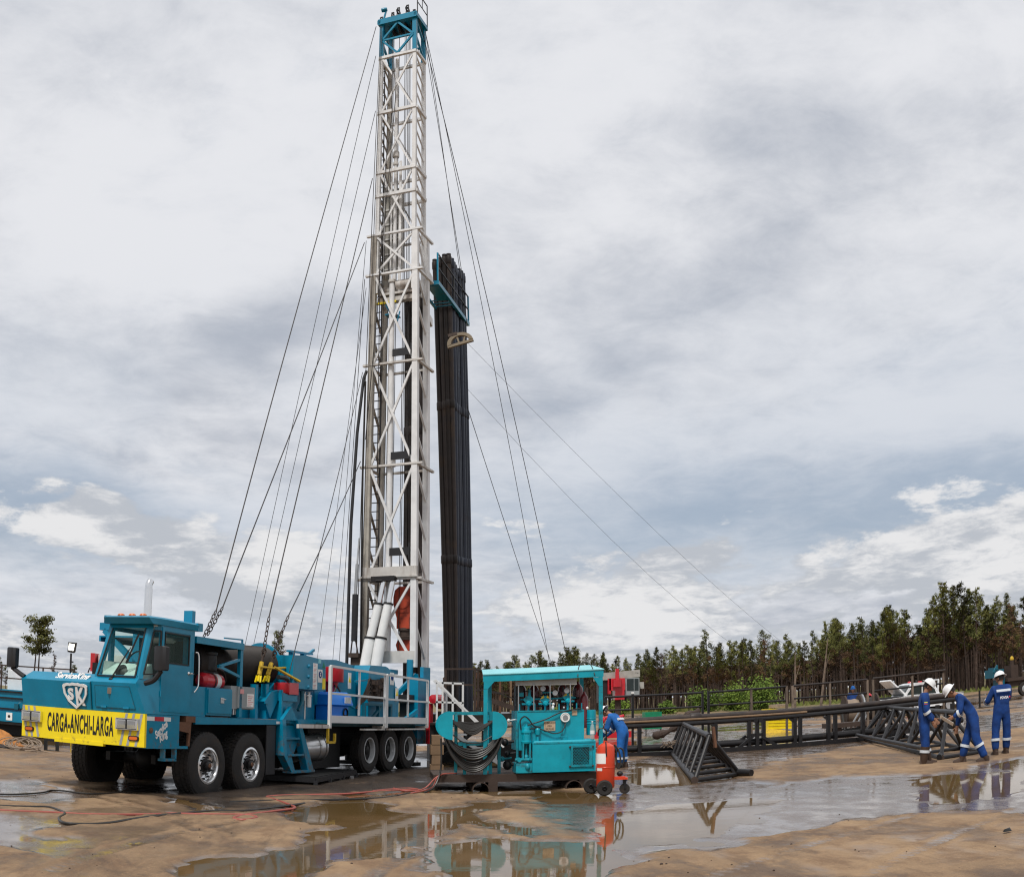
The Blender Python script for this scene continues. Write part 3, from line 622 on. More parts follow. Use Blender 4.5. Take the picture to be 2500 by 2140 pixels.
# --- wheels
def wheel_mesh(kind):
    parts = []
    Rr = .615 if kind == 'front' else .55; wd = .40 if kind == 'front' else .28
    b = B(); b.lathe([(.30, .02), (.33, .0), (.40, -.012), (.50, -.005), (Rr-.035, .015), (Rr-.012, .04), (Rr-.012, wd-.04), (Rr-.035, wd-.015), (.5, wd+.005), (.33, wd), (.30, wd-.02)], ax=(0, 1, 0), n=48)
    parts.append(('tyre', b, 'rubber'))
    b = B(); nl = 44
    for k in range(nl):
        for r_i, (ya, yb) in enumerate(((.035, wd*.26), (wd*.30, wd*.49), (wd*.53, wd*.72), (wd*.76, wd-.035))):
            t = 2*math.pi*(k+(.5 if r_i % 2 else 0))/nl; dt = 2*math.pi/nl*.36; sk = dt*.5*(1 if r_i in (0, 3) else -1)
            def pt(tt, y, r): return (math.sin(tt)*r, y, math.cos(tt)*r)
            b.hexa([pt(t-dt, ya, Rr-.02), pt(t+dt, ya, Rr-.02), pt(t+dt+sk, yb, Rr-.02), pt(t-dt+sk, yb, Rr-.02), pt(t-dt, ya, Rr), pt(t+dt, ya, Rr), pt(t+dt+sk, yb, Rr), pt(t-dt+sk, yb, Rr)])
    parts.append(('tread', b, 'rubber'))
    if kind == 'front':
        b = B(); b.lathe([(.325, .015), (.335, -.005), (.30, -.012), (.285, .01), (.275, .09), (.20, .105), (.19, .10)], ax=(0, 1, 0), n=40); b.lathe([(.21, .10), (.14, .07), (0, .07)], ax=(0, 1, 0), n=24); parts.append(('rim', b, 'rim_alu'))
        b = B()
        for k in range(10): t = 2*math.pi*k/10; b.cyl((math.sin(t)*.24, .06, math.cos(t)*.24), (math.sin(t)*.24, .10, math.cos(t)*.24), .020, 8)
        parts.append(('rim_holes', b, 'ink'))
        b = B()
        for k in range(10): t = 2*math.pi*(k+.5)/10; b.cyl((math.sin(t)*.155, .035, math.cos(t)*.155), (math.sin(t)*.155, .09, math.cos(t)*.155), .018, 6)
        b.lathe([(.135, .08), (.13, .05), (.085, .045), (.08, -.02), (.055, -.035), (0, -.035)], ax=(0, 1, 0), n=20); parts.append(('hub', b, 'steel_dark'))
        b = B(); b.lathe([(.045, -.036), (.04, -.05), (0, -.05)], ax=(0, 1, 0), n=12); parts.append(('hub_cap', b, 'rust'))
    else:
        b = B(); b.lathe([(.30, .015), (.31, -.004), (.295, -.01), (.28, .01), (.27, .13), (.22, .15), (.19, .17), (.12, .17), (0, .17)], ax=(0, 1, 0), n=36); parts.append(('rim', b, 'rim_grey'))
        b = B(); b.lathe([(.12, .17), (.10, .05), (.05, .03), (0, .03)], ax=(0, 1, 0), n=16)
        for k in range(10): t = 2*math.pi*k/10; b.cyl((math.sin(t)*.165, .13, math.cos(t)*.165), (math.sin(t)*.165, .17, math.cos(t)*.165), .016, 6)
        parts.append(('hub', b, 'dark'))
        b = B()
        for k in range(5): t = 2*math.pi*(k+.3)/5; b.ell((math.sin(t)*.225, .148, math.cos(t)*.225), (.035, .01, .035), 8, 4)
        parts.append(('hand_holes', b, 'ink'))
    b = B(); b.cyl((0, wd*.4, 0), (0, wd-.02, 0), .3, 24); parts.append(('rim_back', b, 'dark'))
    return [(n, mesh(n, b, m), m) for n, b, m in parts]
WF = wheel_mesh('front'); WR = wheel_mesh('rear')
def wheel(x, z, side, ms, wd):
    e = bpy.data.objects.new('wheel', ms[0][1]); col.objects.link(e); e.parent = tr
    e.location = (x, .02 if side == 0 else W_-.02, z); e.rotation_euler = (0, rnd.random()*6, 0 if side == 0 else math.pi)
    for n, me_, _ in ms[1:]:
        o = bpy.data.objects.new(n, me_); col.objects.link(o); o.parent = e
for x in (1.938, 3.401):
    for s in (0, 1): wheel(x, -.885, s, WF, .4)
for x in (8.798, 10.0, 11.194):
    for s in (0, 1): wheel(x, -.69, s, WR, .28)
b = B(); b.box(3.98, 4.33, .02, .05, -1.1, -.12); P('mudflap', b, 'black', tr)
# --- headache rack behind the cab
b = B(); b.box(1.40, 1.56, -.03, 2.2, 1.5, 1.64); b.box(1.40, 1.50, .10, .28, 1.64, 1.86); b.box(1.40, 1.50, 1.95, 2.10, 1.64, 1.78)
b.bar((1.45, 2.1, 1.5), (1.45, 1.35, .9), .1); b.box(1.40, 1.52, 1.25, 1.4, .6, 1.5); P('mast_headrest', b, 'teal', tr)
b = B(); b.cyl((1.95, 1.5, .6), (1.95, 1.5, 2.35), .075, 16); b.tube(smooth_path([(1.95, 1.5, 2.3), (1.95, 1.5, 2.42), (2.0, 1.5, 2.5)], 4), .07, 16); P('exhaust_stack', b, 'chrome', tr)
# --- deck machinery
b = B(); b.box(1.36, 1.80, .02, .6, .0, .53); P('battery_box', b, 'teal', tr)
b = B(); b.box(1.80, 2.64, .0, .6, .03, .53); tb = P('tool_box', b, 'teal', tr)
b = B(); b.box(1.83, 2.62, -.02, -.001, .07, .5); tbd = P('lid', b, 'teal', tb)
b = B(); b.box(2.22, 2.33, -.035, -.021, .26, .36); b.cyl((2.27, -.05, .33), (2.36, -.05, .33), .01, 6); P('latch', b, 'alu', tb)
b = B(); b.box(2.66, 3.46, .04, .3, .17, .60); gb = P('electrical_box', b, 'grey_box', tr)
b = B(); b.box(2.88, 3.46, .0, .039, .19, .595); P('lid', b, 'grey_box', gb)
b = B(); b.box(3.18, 3.42, -.004, -.001, .22, .47); P('sticker', b, 'paper', gb)
for k in range(6):
    b = B(); b.box(3.2, 3.2+.2*(.6+.4*((k*7) % 3)/2), -.006, -.0045, .24+.035*k, .252+.035*k); P('print_line', b, 'label_red', gb)
b = B(); b.box(2.93, 3.06, -.004, -.001, .46, .55); P('sticker', b, 'label_red', gb)
for x in (2.88, 2.98):
    b = B(); b.cyl((x, .12, .06), (x, .12, .17), .03, 8); P('cable_gland', b, 'alu', gb)
# canopy over the drum
b = B(); b.box(1.40, 3.0, -.02, .04, 1.29, 1.41); b.box(1.40, 3.0, .04, 2.2, 1.37, 1.40); b.box(1.40, 3.0, 2.16, 2.2, 1.29, 1.37); b.box(2.91, 3.0, 0, .07, .02, 1.29); b.box(2.94, 3.0, .04, 2.16, 1.29, 1.37)
b.bar((2.92, .03, 1.1), (2.2, .03, .93), .05); b.bar((2.2, .03, .93), (2.92, .03, .78), .05); b.bar((2.35, .02, 1.46), (2.98, .02, 1.48), .025); b.bar((2.98, .02, 1.4), (2.98, .02, 1.49), .03)
P('canopy_frame', b, 'teal', tr)
b = B(); b.lathe([(0, 0), (.15, 0), (.155, .03), (.15, .06), (.15, .28), (.165, .3), (.165, .34), (.12, .36), (0, .36)], (2.47, .42, .86), (0, 0, 1), 20); ac = P('air_cleaner', b, 'black', tr)
b = B(); b.tube(smooth_path([(2.6, .35, .92), (2.8, .3, .85), (2.85, .28, .7), (2.78, .3, .6)], 5), .018, 6); P('hose', b, 'hose_black', ac)
b = B(); b.box(2.2, 2.7, .35, .9, .5, .85); P('engine_block', b, 'steel_dark', tr)
b = B(); b.lathe([(0, -.36), (.09, -.35), (.145, -.28), (.145, .28), (.09, .35), (0, .36)], (2.32, .28, .66), (1, 0, 0), 22); rt = P('red_air_tank', b, 'red', tr)
b = B(); b.lathe([(.149, -.02), (.149, .12)], (2.38, .28, .66), (1, 0, 0), 22); P('label_band', b, 'paper', rt)
b = B(); b.lathe([(.152, -.02), (.152, .02)], (2.3, .28, .66), (1, 0, 0), 22); P('strap', b, 'ink', rt)
# cable drum across the deck
b = B(); b.box(1.6, 2.7, 1.0, 2.5, 0, .9); b.box(2.7, 3.4, .5, 2.4, 0, .55); P('engine_housing', b, 'dark', tr)
b = B(); b.cyl((2.1, .75, .98), (4.95, .75, 1.08), .40, 36); wd_ = P('wire_spool', b, 'steel_dark', tr)
b = B()
for k in range(62):
    x = 2.14+k*.0455
    b.lathe([(.405, -.018), (.425, 0), (.405, .018)], (x, .75, .98+.1*(x-2.1)/2.85), (1, 0, .035), 30)
P('wire_wrap', b, 'wire', wd_)
b = B(); b.cyl((4.93, .78, 1.08), (5.0, .78, 1.08), .50, 40); b.cyl((5.0, .78, 1.08), (5.06, .78, 1.08), .40, 36); b.box(4.95, 5.05, .3, 1.3, .1, .8); P('drum_flange', b, 'teal', wd_)
b = B(); b.lathe([(0, 0), (.09, 0), (.12, .03), (.12, .10), (.07, .14), (.05, .16), (0, .16)], (5.28, .2, 1.12), (0, -1, 0), 18); b.lathe([(.16, .03), (.17, .05), (.16, .07)], (5.28, .2, 1.12), (0, -1, 0), 18); b.box(5.2, 5.5, .1, .18, .86, .93); P('air_brake', b, 'black', tr)
b = B(); b.box(5.0, 5.35, .2, 1.6, .05, .95); b.prism([(4.2, .0), (5.2, .0), (5.2, .6), (4.75, .75), (4.4, .5)], 'y', .3, .5)
b.box(3.86, 3.96, .22, .34, 0, .68); b.box(4.17, 4.27, .16, .28, 0, .70); b.box(4.55, 4.6, .02, .08, 0, .60); b.bar((4.02, .1, .32), (4.16, .1, .32), .03); b.box(3.5, 4.0, .4, .9, 0, .6)
P('winch_frame', b, 'teal', tr)
b = B(); b.prism([(4.28, .02), (4.62, .45), (4.62, .60), (4.3, .55), (4.05, .35)], 'y', .12, .3); b.prism([(4.58, .38), (5.2, .38), (5.2, .5), (4.9, .5), (4.58, .55)], 'y', .02, .3)
b.prism([(4.55, -.0), (5.15, .38), (4.62, .38)], 'y', .06, .28); P('gusset_plate', b, 'teal', tr)
b = B(); b.lathe([(0, 0), (.16, 0), (.17, .02), (.17, .20), (.0, .23)], (4.80, .16, .54), (0, 0, 1), 24); b.box(4.80, 5.19, -.01, .3, .52, .76); P('red_cylinder_cover', b, 'red', tr)
b = B(); b.tube(smooth_path([(4.35, .0, .85), (4.6, -.02, .84), (4.75, .0, .8)], 4), .045, 10); P('rubber_boot', b, 'ink', tr)
# steps
b = B(); b.prism([(4.46, -.01), (5.08, -.01), (4.81, .27)], 'y', -.06, .02)
b.hexa([(4.46, -.1, -.72), (4.6, -.1, -.72), (4.6, .08, -.72), (4.46, .08, -.72), (4.46, -.06, 0), (4.6, -.06, 0), (4.6, .08, 0), (4.46, .08, 0)])
b.box(4.6, 5.08, .05, .08, -.72, 0)
b.prism([(4.53, -.72), (4.85, -.72), (5.02, -1.05), (4.79, -1.05)], 'y', -.06, -.03); b.prism([(5.02, 0), (5.14, 0), (5.76, -1.05), (5.5, -1.05)], 'y', -.1, .06); b.prism([(4.46, -.7), (4.6, -.7), (4.92, -1.05), (4.79, -1.05)], 'y', -.1, .06)
b.box(4.8, 5.78, -.12, .1, -1.09, -1.04); b.box(4.66, 5.32, -.1, .08, -.74, -.70); b.box(4.6, 5.2, -.08, .08, -.4, -.36); b.prism([(4.6, 0), (5.08, 0), (5.3, -.38), (5.1, -.70), (4.66, -.70)], 'y', .02, .04)
P('access_steps', b, 'teal', tr)
# big gearbox cabinet
b = B(); b.prism([(4.95, .65), (6.42, .65), (6.40, 1.31), (5.5, 1.36), (4.95, 1.33)], 'y', .0, 1.6); b.box(5.1, 6.5, .3, 1.6, 0, .65); bb = P('control_cabinet', b, 'teal', tr)
for z in (1.14, .92, .70):
    b = B(); b.lathe([(0, 0), (.045, 0), (.03, .03), (0, .04)], (5.62, 0, z), (0, -1, 0), 8); P('bolt', b, 'teal', bb)
b = B(); b.box(5.82, 6.02, -.004, -.0005, .66, 1.22); st = P('notice_strip', b, 'paper', bb)
for k in range(18):
    if k % 4 == 3: continue
    b = B(); b.box(5.84, 5.84+.16*(.5+.5*((k*5) % 4)/3), -.006, -.0045, .69+.029*k, .70+.029*k); P('print_line', b, 'label_red', bb)
b = B(); b.box(6.05, 6.25, -.004, -.0005, .82, 1.10); P('safety_sign', b, 'paper', bb)
b = B(); b.lathe([(0, 0), (.075, 0), (.075, .003)], (6.15, -.005, .99), (0, -1, 0), 20, True); P('sign_disc', b, 'coverall', bb)
b = B(); b.ell((6.15, -.01, 1.015), (.02, .003, .02), 8, 6); b.box(6.125, 6.175, -.0105, -.0085, .95, .99); P('sign_figure', b, 'paper', bb)
b = B(); b.box(6.26, 6.40, -.004, -.0005, .68, .92); P('yellow_notice', b, 'yellow', bb)
b = B(); b.box(6.06, 6.18, -.004, -.0005, 1.23, 1.32); P('notice', b, 'turq_pale', bb)
b = B(); b.prism([(6.24, 1.14), (6.38, 1.14), (6.31, 1.27)], 'y', -.004, -.0005); P('warning_triangle', b, 'green', bb)
b = B(); b.box(5.0, 6.0, .1, .2, 1.40, 1.44); b.bar((5.9, .15, 1.42), (6.12, .15, 1.52), .05); b.box(5.1, 5.2, .1, .2, 1.33, 1.40); b.box(5.6, 5.7, .1, .2, 1.33, 1.4); P('grab_rail', b, 'teal', bb)
b = B(); b.cyl((5.85, .1, .28), (5.85, .1, .50), .055, 14); b.cyl((5.85, .1, .50), (5.85, .1, .6), .03, 10); P('filter_canister', b, 'clean_white', tr)
b = B(); b.tube(smooth_path([(5.55, .12, .62), (5.56, .1, .5), (5.5, .08, .36), (5.38, .06, .28)], 4), .045, 10); b.bar((5.3, .05, .2), (5.42, .05, .34), .06); P('pipe_elbow', b, 'teal_dark', tr)
b = B(); b.cyl((5.72, .12, .0), (5.72, .12, .6), .02, 8); b.cyl((5.6, .1, .42), (5.6, .1, .56), .04, 8); b.cyl((5.75, .1, .52), (5.95, .1, .52), .025, 8); P('small_piping', b, 'alu', tr)
# long engine cover
b = B(); b.prism([(6.40, 0.05), (8.9, .05), (8.85, 1.22), (8.6, 1.34), (7.8, 1.41), (7.2, 1.38), (6.42, 1.28)], 'y', .45, 2.2); ec = P('drawworks_cover', b, 'teal', tr)
b = B(); b.box(6.42, 6.9, .30, .45, .35, .78); b.box(6.5, 6.56, .36, .44, .0, .35); P('side_panel', b, 'teal', ec)
b = B(); b.box(6.98, 7.14, .440, .449, 1.12, 1.26); P('notice', b, 'label_red', ec)
b = B(); b.lathe([(0, 0), (.3, 0), (.31, .02), (.31, .33), (0, .36)], (7.45, .42, .88), (0, 0, 1), 26); b.lathe([(.12, -.28), (.2, 0)], (7.45, .42, .88), (0, 0, 1), 16); rd = P('red_accumulator', b, 'red', tr)
b = B(); b.tube(smooth_path([(7.4, .3, .85), (7.3, .2, .7), (7.2, .3, .5), (7.35, .3, .3)], 5), .02, 6); b.tube(smooth_path([(7.5, .3, .85), (7.55, .2, .65), (7.75, .3, .6)], 5), .02, 6); P('hose', b, 'hose_black', rd)
b = B(); b.box(7.92, 8.08, .19, .196, .75, 1.12); P('warning_notice', b, 'paper', ec); b = B(); b.prism([(7.94, .90), (8.06, .90), (8.0, 1.04)], 'y', .184, .189); P('warning_triangle', b, 'yellow', ec)
b = B(); b.bar((8.1, .1, .93), (8.7, .1, .98), .04); P('lever_bar', b, 'teal', tr)
b = B(); b.cyl((7.5, .2, .48), (8.3, .2, .3), .025, 8); P('control_rod', b, 'teal', tr)
# rounded chain guard
ga = [(9.05, .0), (10.9, .0), (10.9, .5), (10.75, .9)]+[(10.0+.72*math.cos(t), .66+.72*math.sin(t)) for t in [R(a) for a in range(15, 91, 12)]]+[(9.15, 1.36), (9.05, 1.2)]
b = B(); b.prism(ga, 'y', .2, .62); cg = P('chain_guard', b, 'teal', tr)
b = B(); b.prism([(8.5, .0), (10.9, .0), (10.75, .86), (10.3, 1.2), (9.8, 1.34), (8.9, 1.36), (8.5, 1.3)], 'y', .62, 2.1); P('gear_case', b, 'teal', tr)
b = B(); b.box(10.32, 10.56, .19, .196, .93, 1.24); P('safety_sign', b, 'paper', cg); b = B(); b.lathe([(0, 0), (.08, 0), (.08, .003)], (10.44, .188, 1.12), (0, -1, 0), 18, True); P('sign_disc', b, 'coverall', cg)
b = B(); b.box(10.62, 10.8, .17, .176, .53, .86); P('warning_notice', b, 'paper', cg); b = B(); b.prism([(10.64, .66), (10.78, .66), (10.71, .82)], 'y', .164, .169); P('warning_triangle', b, 'yellow', cg)
b = B(); rnd.seed(3)
for k in range(26):
    x = rnd.uniform(9.05, 9.85); z = rnd.uniform(.55, .98); s = rnd.uniform(.05, .12); y = rnd.uniform(.05, .16)
    b.box(x, x+s*1.3, y, .2, z, z+s)
for k in range(5):
    b.tube(smooth_path([(9.0, .1, .6+.08*k), (8.8, .05, .62+.1*k), (8.65, .1, .5+.05*k), (8.6, .3, .3)], 4), .018, 6)
b.box(9.0, 9.95, .16, .2, .5, 1.02); P('valve_bank', b, 'rust_brown', tr)
b = B(); b.box(8.5, 10.1, .02, .1, .38, .44); b.box(8.5, 8.56, .02, .1, .02, .38); b.box(10.0, 10.1, .02, .1, .02, .38); b.bar((8.9, .06, .05), (9.5, .06, .36), .06); b.box(9.3, 9.36, .02, .1, .02, .38); P('valve_stand', b, 'teal_dark', tr)
# muffler/drum under the deck
b = B(); b.cyl((5.65, .35, -.62), (6.45, .15, -.58), .29, 30); b.lathe([(.30, 0), (.31, .02), (.30, .04)], (6.2, .21, -.59), (1, -.25, .05), 30); b.lathe([(.30, 0), (.31, .02), (.30, .04)], (6.38, .165, -.58), (1, -.25, .05), 30); P('round_fuel_tank', b, 'alu', tr)
# white railing
def rail(x0, x1, zt0, zt1):
    xm = (x0+x1)/2
    b = B(); b.box(x0-.035, x0+.035, -.34, -.28, -.14, zt0); rl = P('railing', b, 'white', tr)
    b = B(); b.box(x1-.03, x1+.03, -.34, -.28, -.14, zt1); P('post', b, 'white', rl)
    b = B(); b.box(xm-.02, xm+.02, -.33, -.29, .13, (zt0+zt1)/2); P('post', b, 'white', rl)
    b = B(); b.bar((x0, -.31, zt0), (x1, -.31, zt1), .05); P('top_rail', b, 'white', rl)
    b = B(); b.bar((x0, -.31, zt0-.58), (x1, -.31, zt1-.56), .045); P('mid_rail', b, 'white', rl)
    b = B(); b.bar((x0, -.31, .04), (x1, -.31, .03), .02, .16); P('toe_board', b, 'white', rl)
    for xa, xb in ((x0-.05, x0+.06), (x1-.09, x1+.04)):
        b = B(); b.box(xa, xb, -.33, -.02, -.16, -.10); P('mounting_bracket', b, 'white_rust', rl)
rail(6.03, 8.9, 1.17, 1.12); rail(8.98, 11.6, 1.12, 1.08)
b = B(); b.box(6.0, 11.6, -.28, 0, -.06, -.04); P('walkway_grating', b, 'teal_dark', tr)
for q in ((4.66, 6.0, -.32, -.27, -.16, -.08), (7.6, 8.9, -.32, -.27, -.20, -.165), (9.0, 11.5, -.3, -.26, -.20, -.165)):
    b = B(); b.box(*q); P('walkway_beam', b, 'white_rust', tr)
b = B(); b.bar((5.98, -.3, -.16), (5.98, -.3, -.46), .05); b.bar((5.98, -.3, -.46), (6.3, -.3, -.46), .05); b.bar((6.3, -.3, -.46), (6.3, -.3, -.27), .05); P('hook_bracket', b, 'yellow_grimy', tr)
# mirrors
def mirror(c, arm0, w, h, far=False):
    b = B(); x, y, z = c
    b.loft([[(x-.06*q, y+s*w*q2, z+h*.5*zz) for s, zz in ((-1, -.9), (-.8, -1), (.8, -1), (1, -.9), (1, .9), (.8, 1), (-.8, 1), (-1, .9))] for q, q2 in ((1.2, .55), (.8, .9), (0, 1), (-.6, 1))])
    mi = P('mirror', b, 'black', tr)
    b = B(); b.tube(smooth_path([arm0, ((arm0[0]+x)/2, (arm0[1]+y)/2-.02, arm0[2]+.06), (x, y, z-h*.5)], 5), .045, 8); P('mirror_arm', b, 'black', mi)
    b = B(); b.box(x+.03, x+.045, y-w*.85, y+w*.85, z-h*.42, z+h*.42); P('mirror_glass', b, 'mirror_glass', mi)
mirror((.02, -.27, .92), (-.02, .02, .50), .13, .40)
mirror((-.1, W_+.22, .83), (-.05, W_-.05, .5), .12, .36, True)
# parts at the rear end under the mast
b = B(); b.box(12.2, 12.9, .2, .5, -.6, 1.2); b.box(12.2, 12.9, 2.1, 2.4, -.6, 1.2); b.box(12.3, 13.5, .3, 2.3, -.5, -.2); b.bar((12.3, .5, .1), (13.3, .7, 1.3), .12); b.bar((12.1, 1.2, .3), (12.9, .55, 1.3), .12); b.cyl((12.7, .65, .9), (12.7, .65, 1.7), .09, 12); b.box(12.7, 13.2, .25, .35, .6, 1.5)
b.ell((11.9, .8, .15), (.16, .16, .18), 14, 10); b.cyl((11.9, .8, .3), (11.9, .8, .5), .05, 10); b.box(12.2, 12.7, 1.0, 1.9, 1.3, 1.42); b.bar((11.2, .3, -.05), (11.9, .1, .3), .09)
P('rear_frame', b, 'teal', tr)
b = B(); b.box(11.7, 12.9, .3, .8, .5, .72); b.box(11.9, 12.1, .4, .6, .0, .5); b.box(12.5, 12.6, .4, .6, -.2, .5); b.box(11.7, 12.9, .9, 2.2, -.3, .1); P('work_bench', b, 'ink', tr)
b = B(); b.box(12.6, 12.8, .0, .12, -.6, .5); b.lathe([(0, -.3), (.12, -.28), (.14, 0), (.12, .28), (0, .3)], (12.8, -.1, .62), (1, 0, 0), 16); b.ell((13.1, -.1, .55), (.25, .18, .2), 12, 8); P('red_tong_motor', b, 'red', tr)
for y in (.45, 2.3):
    b = B(); b.cyl((12.35, y, -1.1), (12.35, y, -.1), .08, 12); b.box(12.1, 12.6, y-.2, y+.2, -1.2, -1.1); P('levelling_jack', b, 'dark', tr)

# blue eyewash unit standing on the walkway behind the railing
ew = thing('eyewash_station', 'bright blue plastic wash unit standing behind the white truck railing', 'eyewash station', mw=TM @ Matrix.Translation((6.65, .02, .02)))
b = B(); b.loft([[(0.05, .0, 0), (.95, 0, 0), (.95, .35, 0), (.05, .35, 0)], [(0.05, .0, .30), (.95, 0, .30), (.95, .35, .30), (.05, .35, .30)], [(-.02, -.1, .34), (1.0, -.1, .34), (1.0, .38, .34), (-.02, .38, .34)], [(0.0, -.05, .56), (.92, -.05, .58), (.92, .36, .58), (0.0, .36, .56)], [(.1, .0, .62), (.85, .0, .63), (.85, .3, .63), (.1, .3, .62)]]); P('body', b, 'blue_plastic', ew)
b = B(); b.box(.55, .86, -.115, -.102, .38, .52); P('label_plate', b, 'paper', ew)
b = B(); b.lathe([(.1, -.02), (.12, 0), (.1, .02)], (.78, -.02, .16), (0, -1, 0), 18); b.box(.68, .88, -.02, -.004, .0, .12); P('drain_ring', b, 'ink', ew)

# ================================================================ MAST (local frame: as the truck, origin under the middle of its front face)
MM = TM @ Matrix.Translation((12.8, 1.33, 0))
ma = thing('derrick_mast', 'tall white lattice telescoping derrick mast with blue crown rising from the truck rear', 'derrick', mw=MM)
LZ = [1.66, 3.97, 7.22, 10.3, 13.2, 14.55]            # girts of the lower section
UZ = [13.2, 15.95, 16.8, 19.1, 21.38, 23.0]           # girts of the upper section
DP = .85
def lw(z): return .745-.005*(z-1.66)
def uw(z): return .61
for sy in (-1, 1):
    for x, mt in ((0, 'mast_white'), (DP, 'mast_darker' if sy > 0 else 'mast_white')):
        b = B(); y0, y1 = sy*lw(1.66), sy*lw(14.55)
        b.hexa([(x-.075, y0-.085, 1.5), (x+.075, y0-.085, 1.5), (x+.075, y0+.085, 1.5), (x-.075, y0+.085, 1.5), (x-.075, y1-.085, 14.55), (x+.075, y1-.085, 14.55), (x+.075, y1+.085, 14.55), (x-.075, y1+.085, 14.55)])
        P('lower_leg', b, 'mast_darker' if (sy > 0 and x == 0) or mt == 'mast_darker' else mt, ma)
        b = B(); b.box(x+.0-.06+(.04 if x == 0 else -.04), x+.06+(.04 if x == 0 else -.04), sy*.61-.06, sy*.61+.06, 12.6, 21.38); P('upper_leg', b, 'mast_darker' if mt == 'mast_darker' else 'mast_white', ma)
        b = B(); b.box(x+.0-.065+(.04 if x == 0 else -.04), x+.065+(.04 if x == 0 else -.04), sy*.61-.07, sy*.61+.07, 21.38, 23.0); P('crown_leg', b, 'teal', ma)
def girt(z, w, x0, x1, m_, h=.09, over=.0, side=True):
    b = B(); b.box(x0-.07, x0+.03, -w-over, w+over, z-h/2, z+h/2); b.box(x1-.03, x1+.05, -w, w, z-h/2, z+h/2)
    for s in (-1, 1): b.box(x0, x1+(.25 if over else 0), s*w-.04, s*w+.04, z-h/2, z+h/2)
    return P('girt', b, m_, ma)
for z in LZ[1:]: girt(z, lw(z)+.09, -.02, DP+.06, 'mast_white' if z > 11 else 'white_rust', .06, .16)
b = B(); b.box(-.12, -.02, -.84, .84, 4.05, 4.30); b.box(-.14, -.06, -.86, .86, 4.0, 4.05); P('raising_beam', b, 'white_rust', ma)
b = B(); b.box(-.08, .02, -.8, .3, 1.62, 1.95); P('base_beam', b, 'white_rust', ma)
for z in UZ[1:4]: girt(z, .68, .02, DP-.04, 'mast_white', .10)
girt(21.38, .68, .02, DP-.04, 'mast_white', .10)
def brace(p, q, m_='mast_white', w=.06):
    b = B(); b.bar(p, q, w, w*.8, up=(1, 0, 0)); return P('brace', b, m_, ma)
for z0, z1 in zip(LZ[:-1], LZ[1:]):
    w0, w1 = lw(z0)-.06, lw(z1)-.06
    brace((-.03, -w0, z0+.05), (-.03, w1, z1-.05), w=.065); brace((.0, w0, z0+.05), (.0, -w1, z1-.05), w=.065)
for z0, z1 in ((14.55, 16.8), (16.8, 19.1), (19.1, 21.38)):
    brace((.0, -.55, z0+.05), (.0, .55, z1-.05)); brace((.03, .55, z0+.05), (.03, -.55, z1-.05))
    brace((DP-.04, -.55, z0+.05), (DP-.04, .55, z1-.05), w=.045)
for sy in (-1, 1):
    z = 1.66
    for z0, z1 in zip(LZ[:-1], LZ[1:]):
        n = 3 if z1-z0 > 2.6 else (2 if z1-z0 > 2 else 1)
        for k in range(n):
            a = z0+(z1-z0)*k/n; c = z0+(z1-z0)*(k+1)/n; w = lw(a)
            brace((.03, sy*w, c-.03), (DP, sy*w, a+.05), 'mast_white' if sy < 0 else 'mast_darker', .06)
            if k: brace((.03, sy*w, a), (DP, sy*w, a), 'mast_white' if sy < 0 else 'mast_darker', .07)
    for k in range(16):
        a = 13.3+k*.5; brace((.06, sy*.62, a+.5), (DP-.06, sy*.62, a+.04), 'mast_white' if sy < 0 else 'mast_darker', .045)
# crown
b = B(); b.box(-.10, .06, -.72, .72, 22.82, 23.06); b.box(DP-.06, DP+.06, -.72, .72, 22.85, 23.03); b.box(-.1, DP+.06, -.74, -.62, 22.86, 23.02); b.box(-.1, DP+.06, .62, .74, 22.86, 23.02); b.box(.06, DP-.06, -.62, .62, 22.84, 22.88); cr = P('crown', b, 'teal', ma)
for p_, q_ in (((-.02, 0, 22.8), (-.02, -.56, 22.15)), ((-.02, 0, 22.8), (-.02, .56, 22.15)), ((-.02, -.58, 22.12), (-.02, .58, 22.12)), ((-.02, -.56, 22.1), (-.02, 0, 21.45)), ((-.02, .56, 22.1), (-.02, 0, 21.45)),
    ((DP, -.56, 22.1), (DP, .56, 22.1)), ((.0, -.62, 22.9), (DP, -.62, 22.2)), ((.0, -.62, 22.2), (DP, -.62, 21.5)), ((.0, .62, 22.9), (DP, .62, 22.2)), ((.0, .62, 22.2), (DP, .62, 21.5))):
    b = B(); b.bar(p_, q_, .07, .06, up=(1, 0, 0)); P('crown_brace', b, 'teal', cr)
for y in (-.45, -.2, .05, .3):
    b = B(); b.cyl((.42, y-.03, 22.86), (.42, y+.03, 22.86), .28, 24); P('sheave', b, 'steel_dark', cr)
for y, x, h in ((-.36, -.02, .42), (-.02, -.02, .40), (.20, .0, .26), (-.58, .05, .2), (.62, -.02, .16)):
    b = B(); b.bar((x, y-.06, 23.05), (x, y-.03, 23.05+h), .03); b.bar((x, y+.06, 23.05), (x, y+.03, 23.05+h), .03); b.box(x-.02, x+.02, y-.05, y+.05, 23.05+h-.03, 23.05+h)
    b.lathe([(.05, -.02), (.11*h/.4+.02, 0), (.05, .02)], (x, y, 23.05+h*.5), (.3, 1, 0), 14); P('sheave_hanger', b, 'steel_dark', cr)
b = B(); b.bar((0, .55, 23.05), (0, .45, 23.5), .05); b.lathe([(0, 0), (.07, .0), (.09, .08), (.08, .2), (0, .2)], (0, .42, 23.52), (-.2, 1, -.1), 14); P('crown_light', b, 'teal', cr)
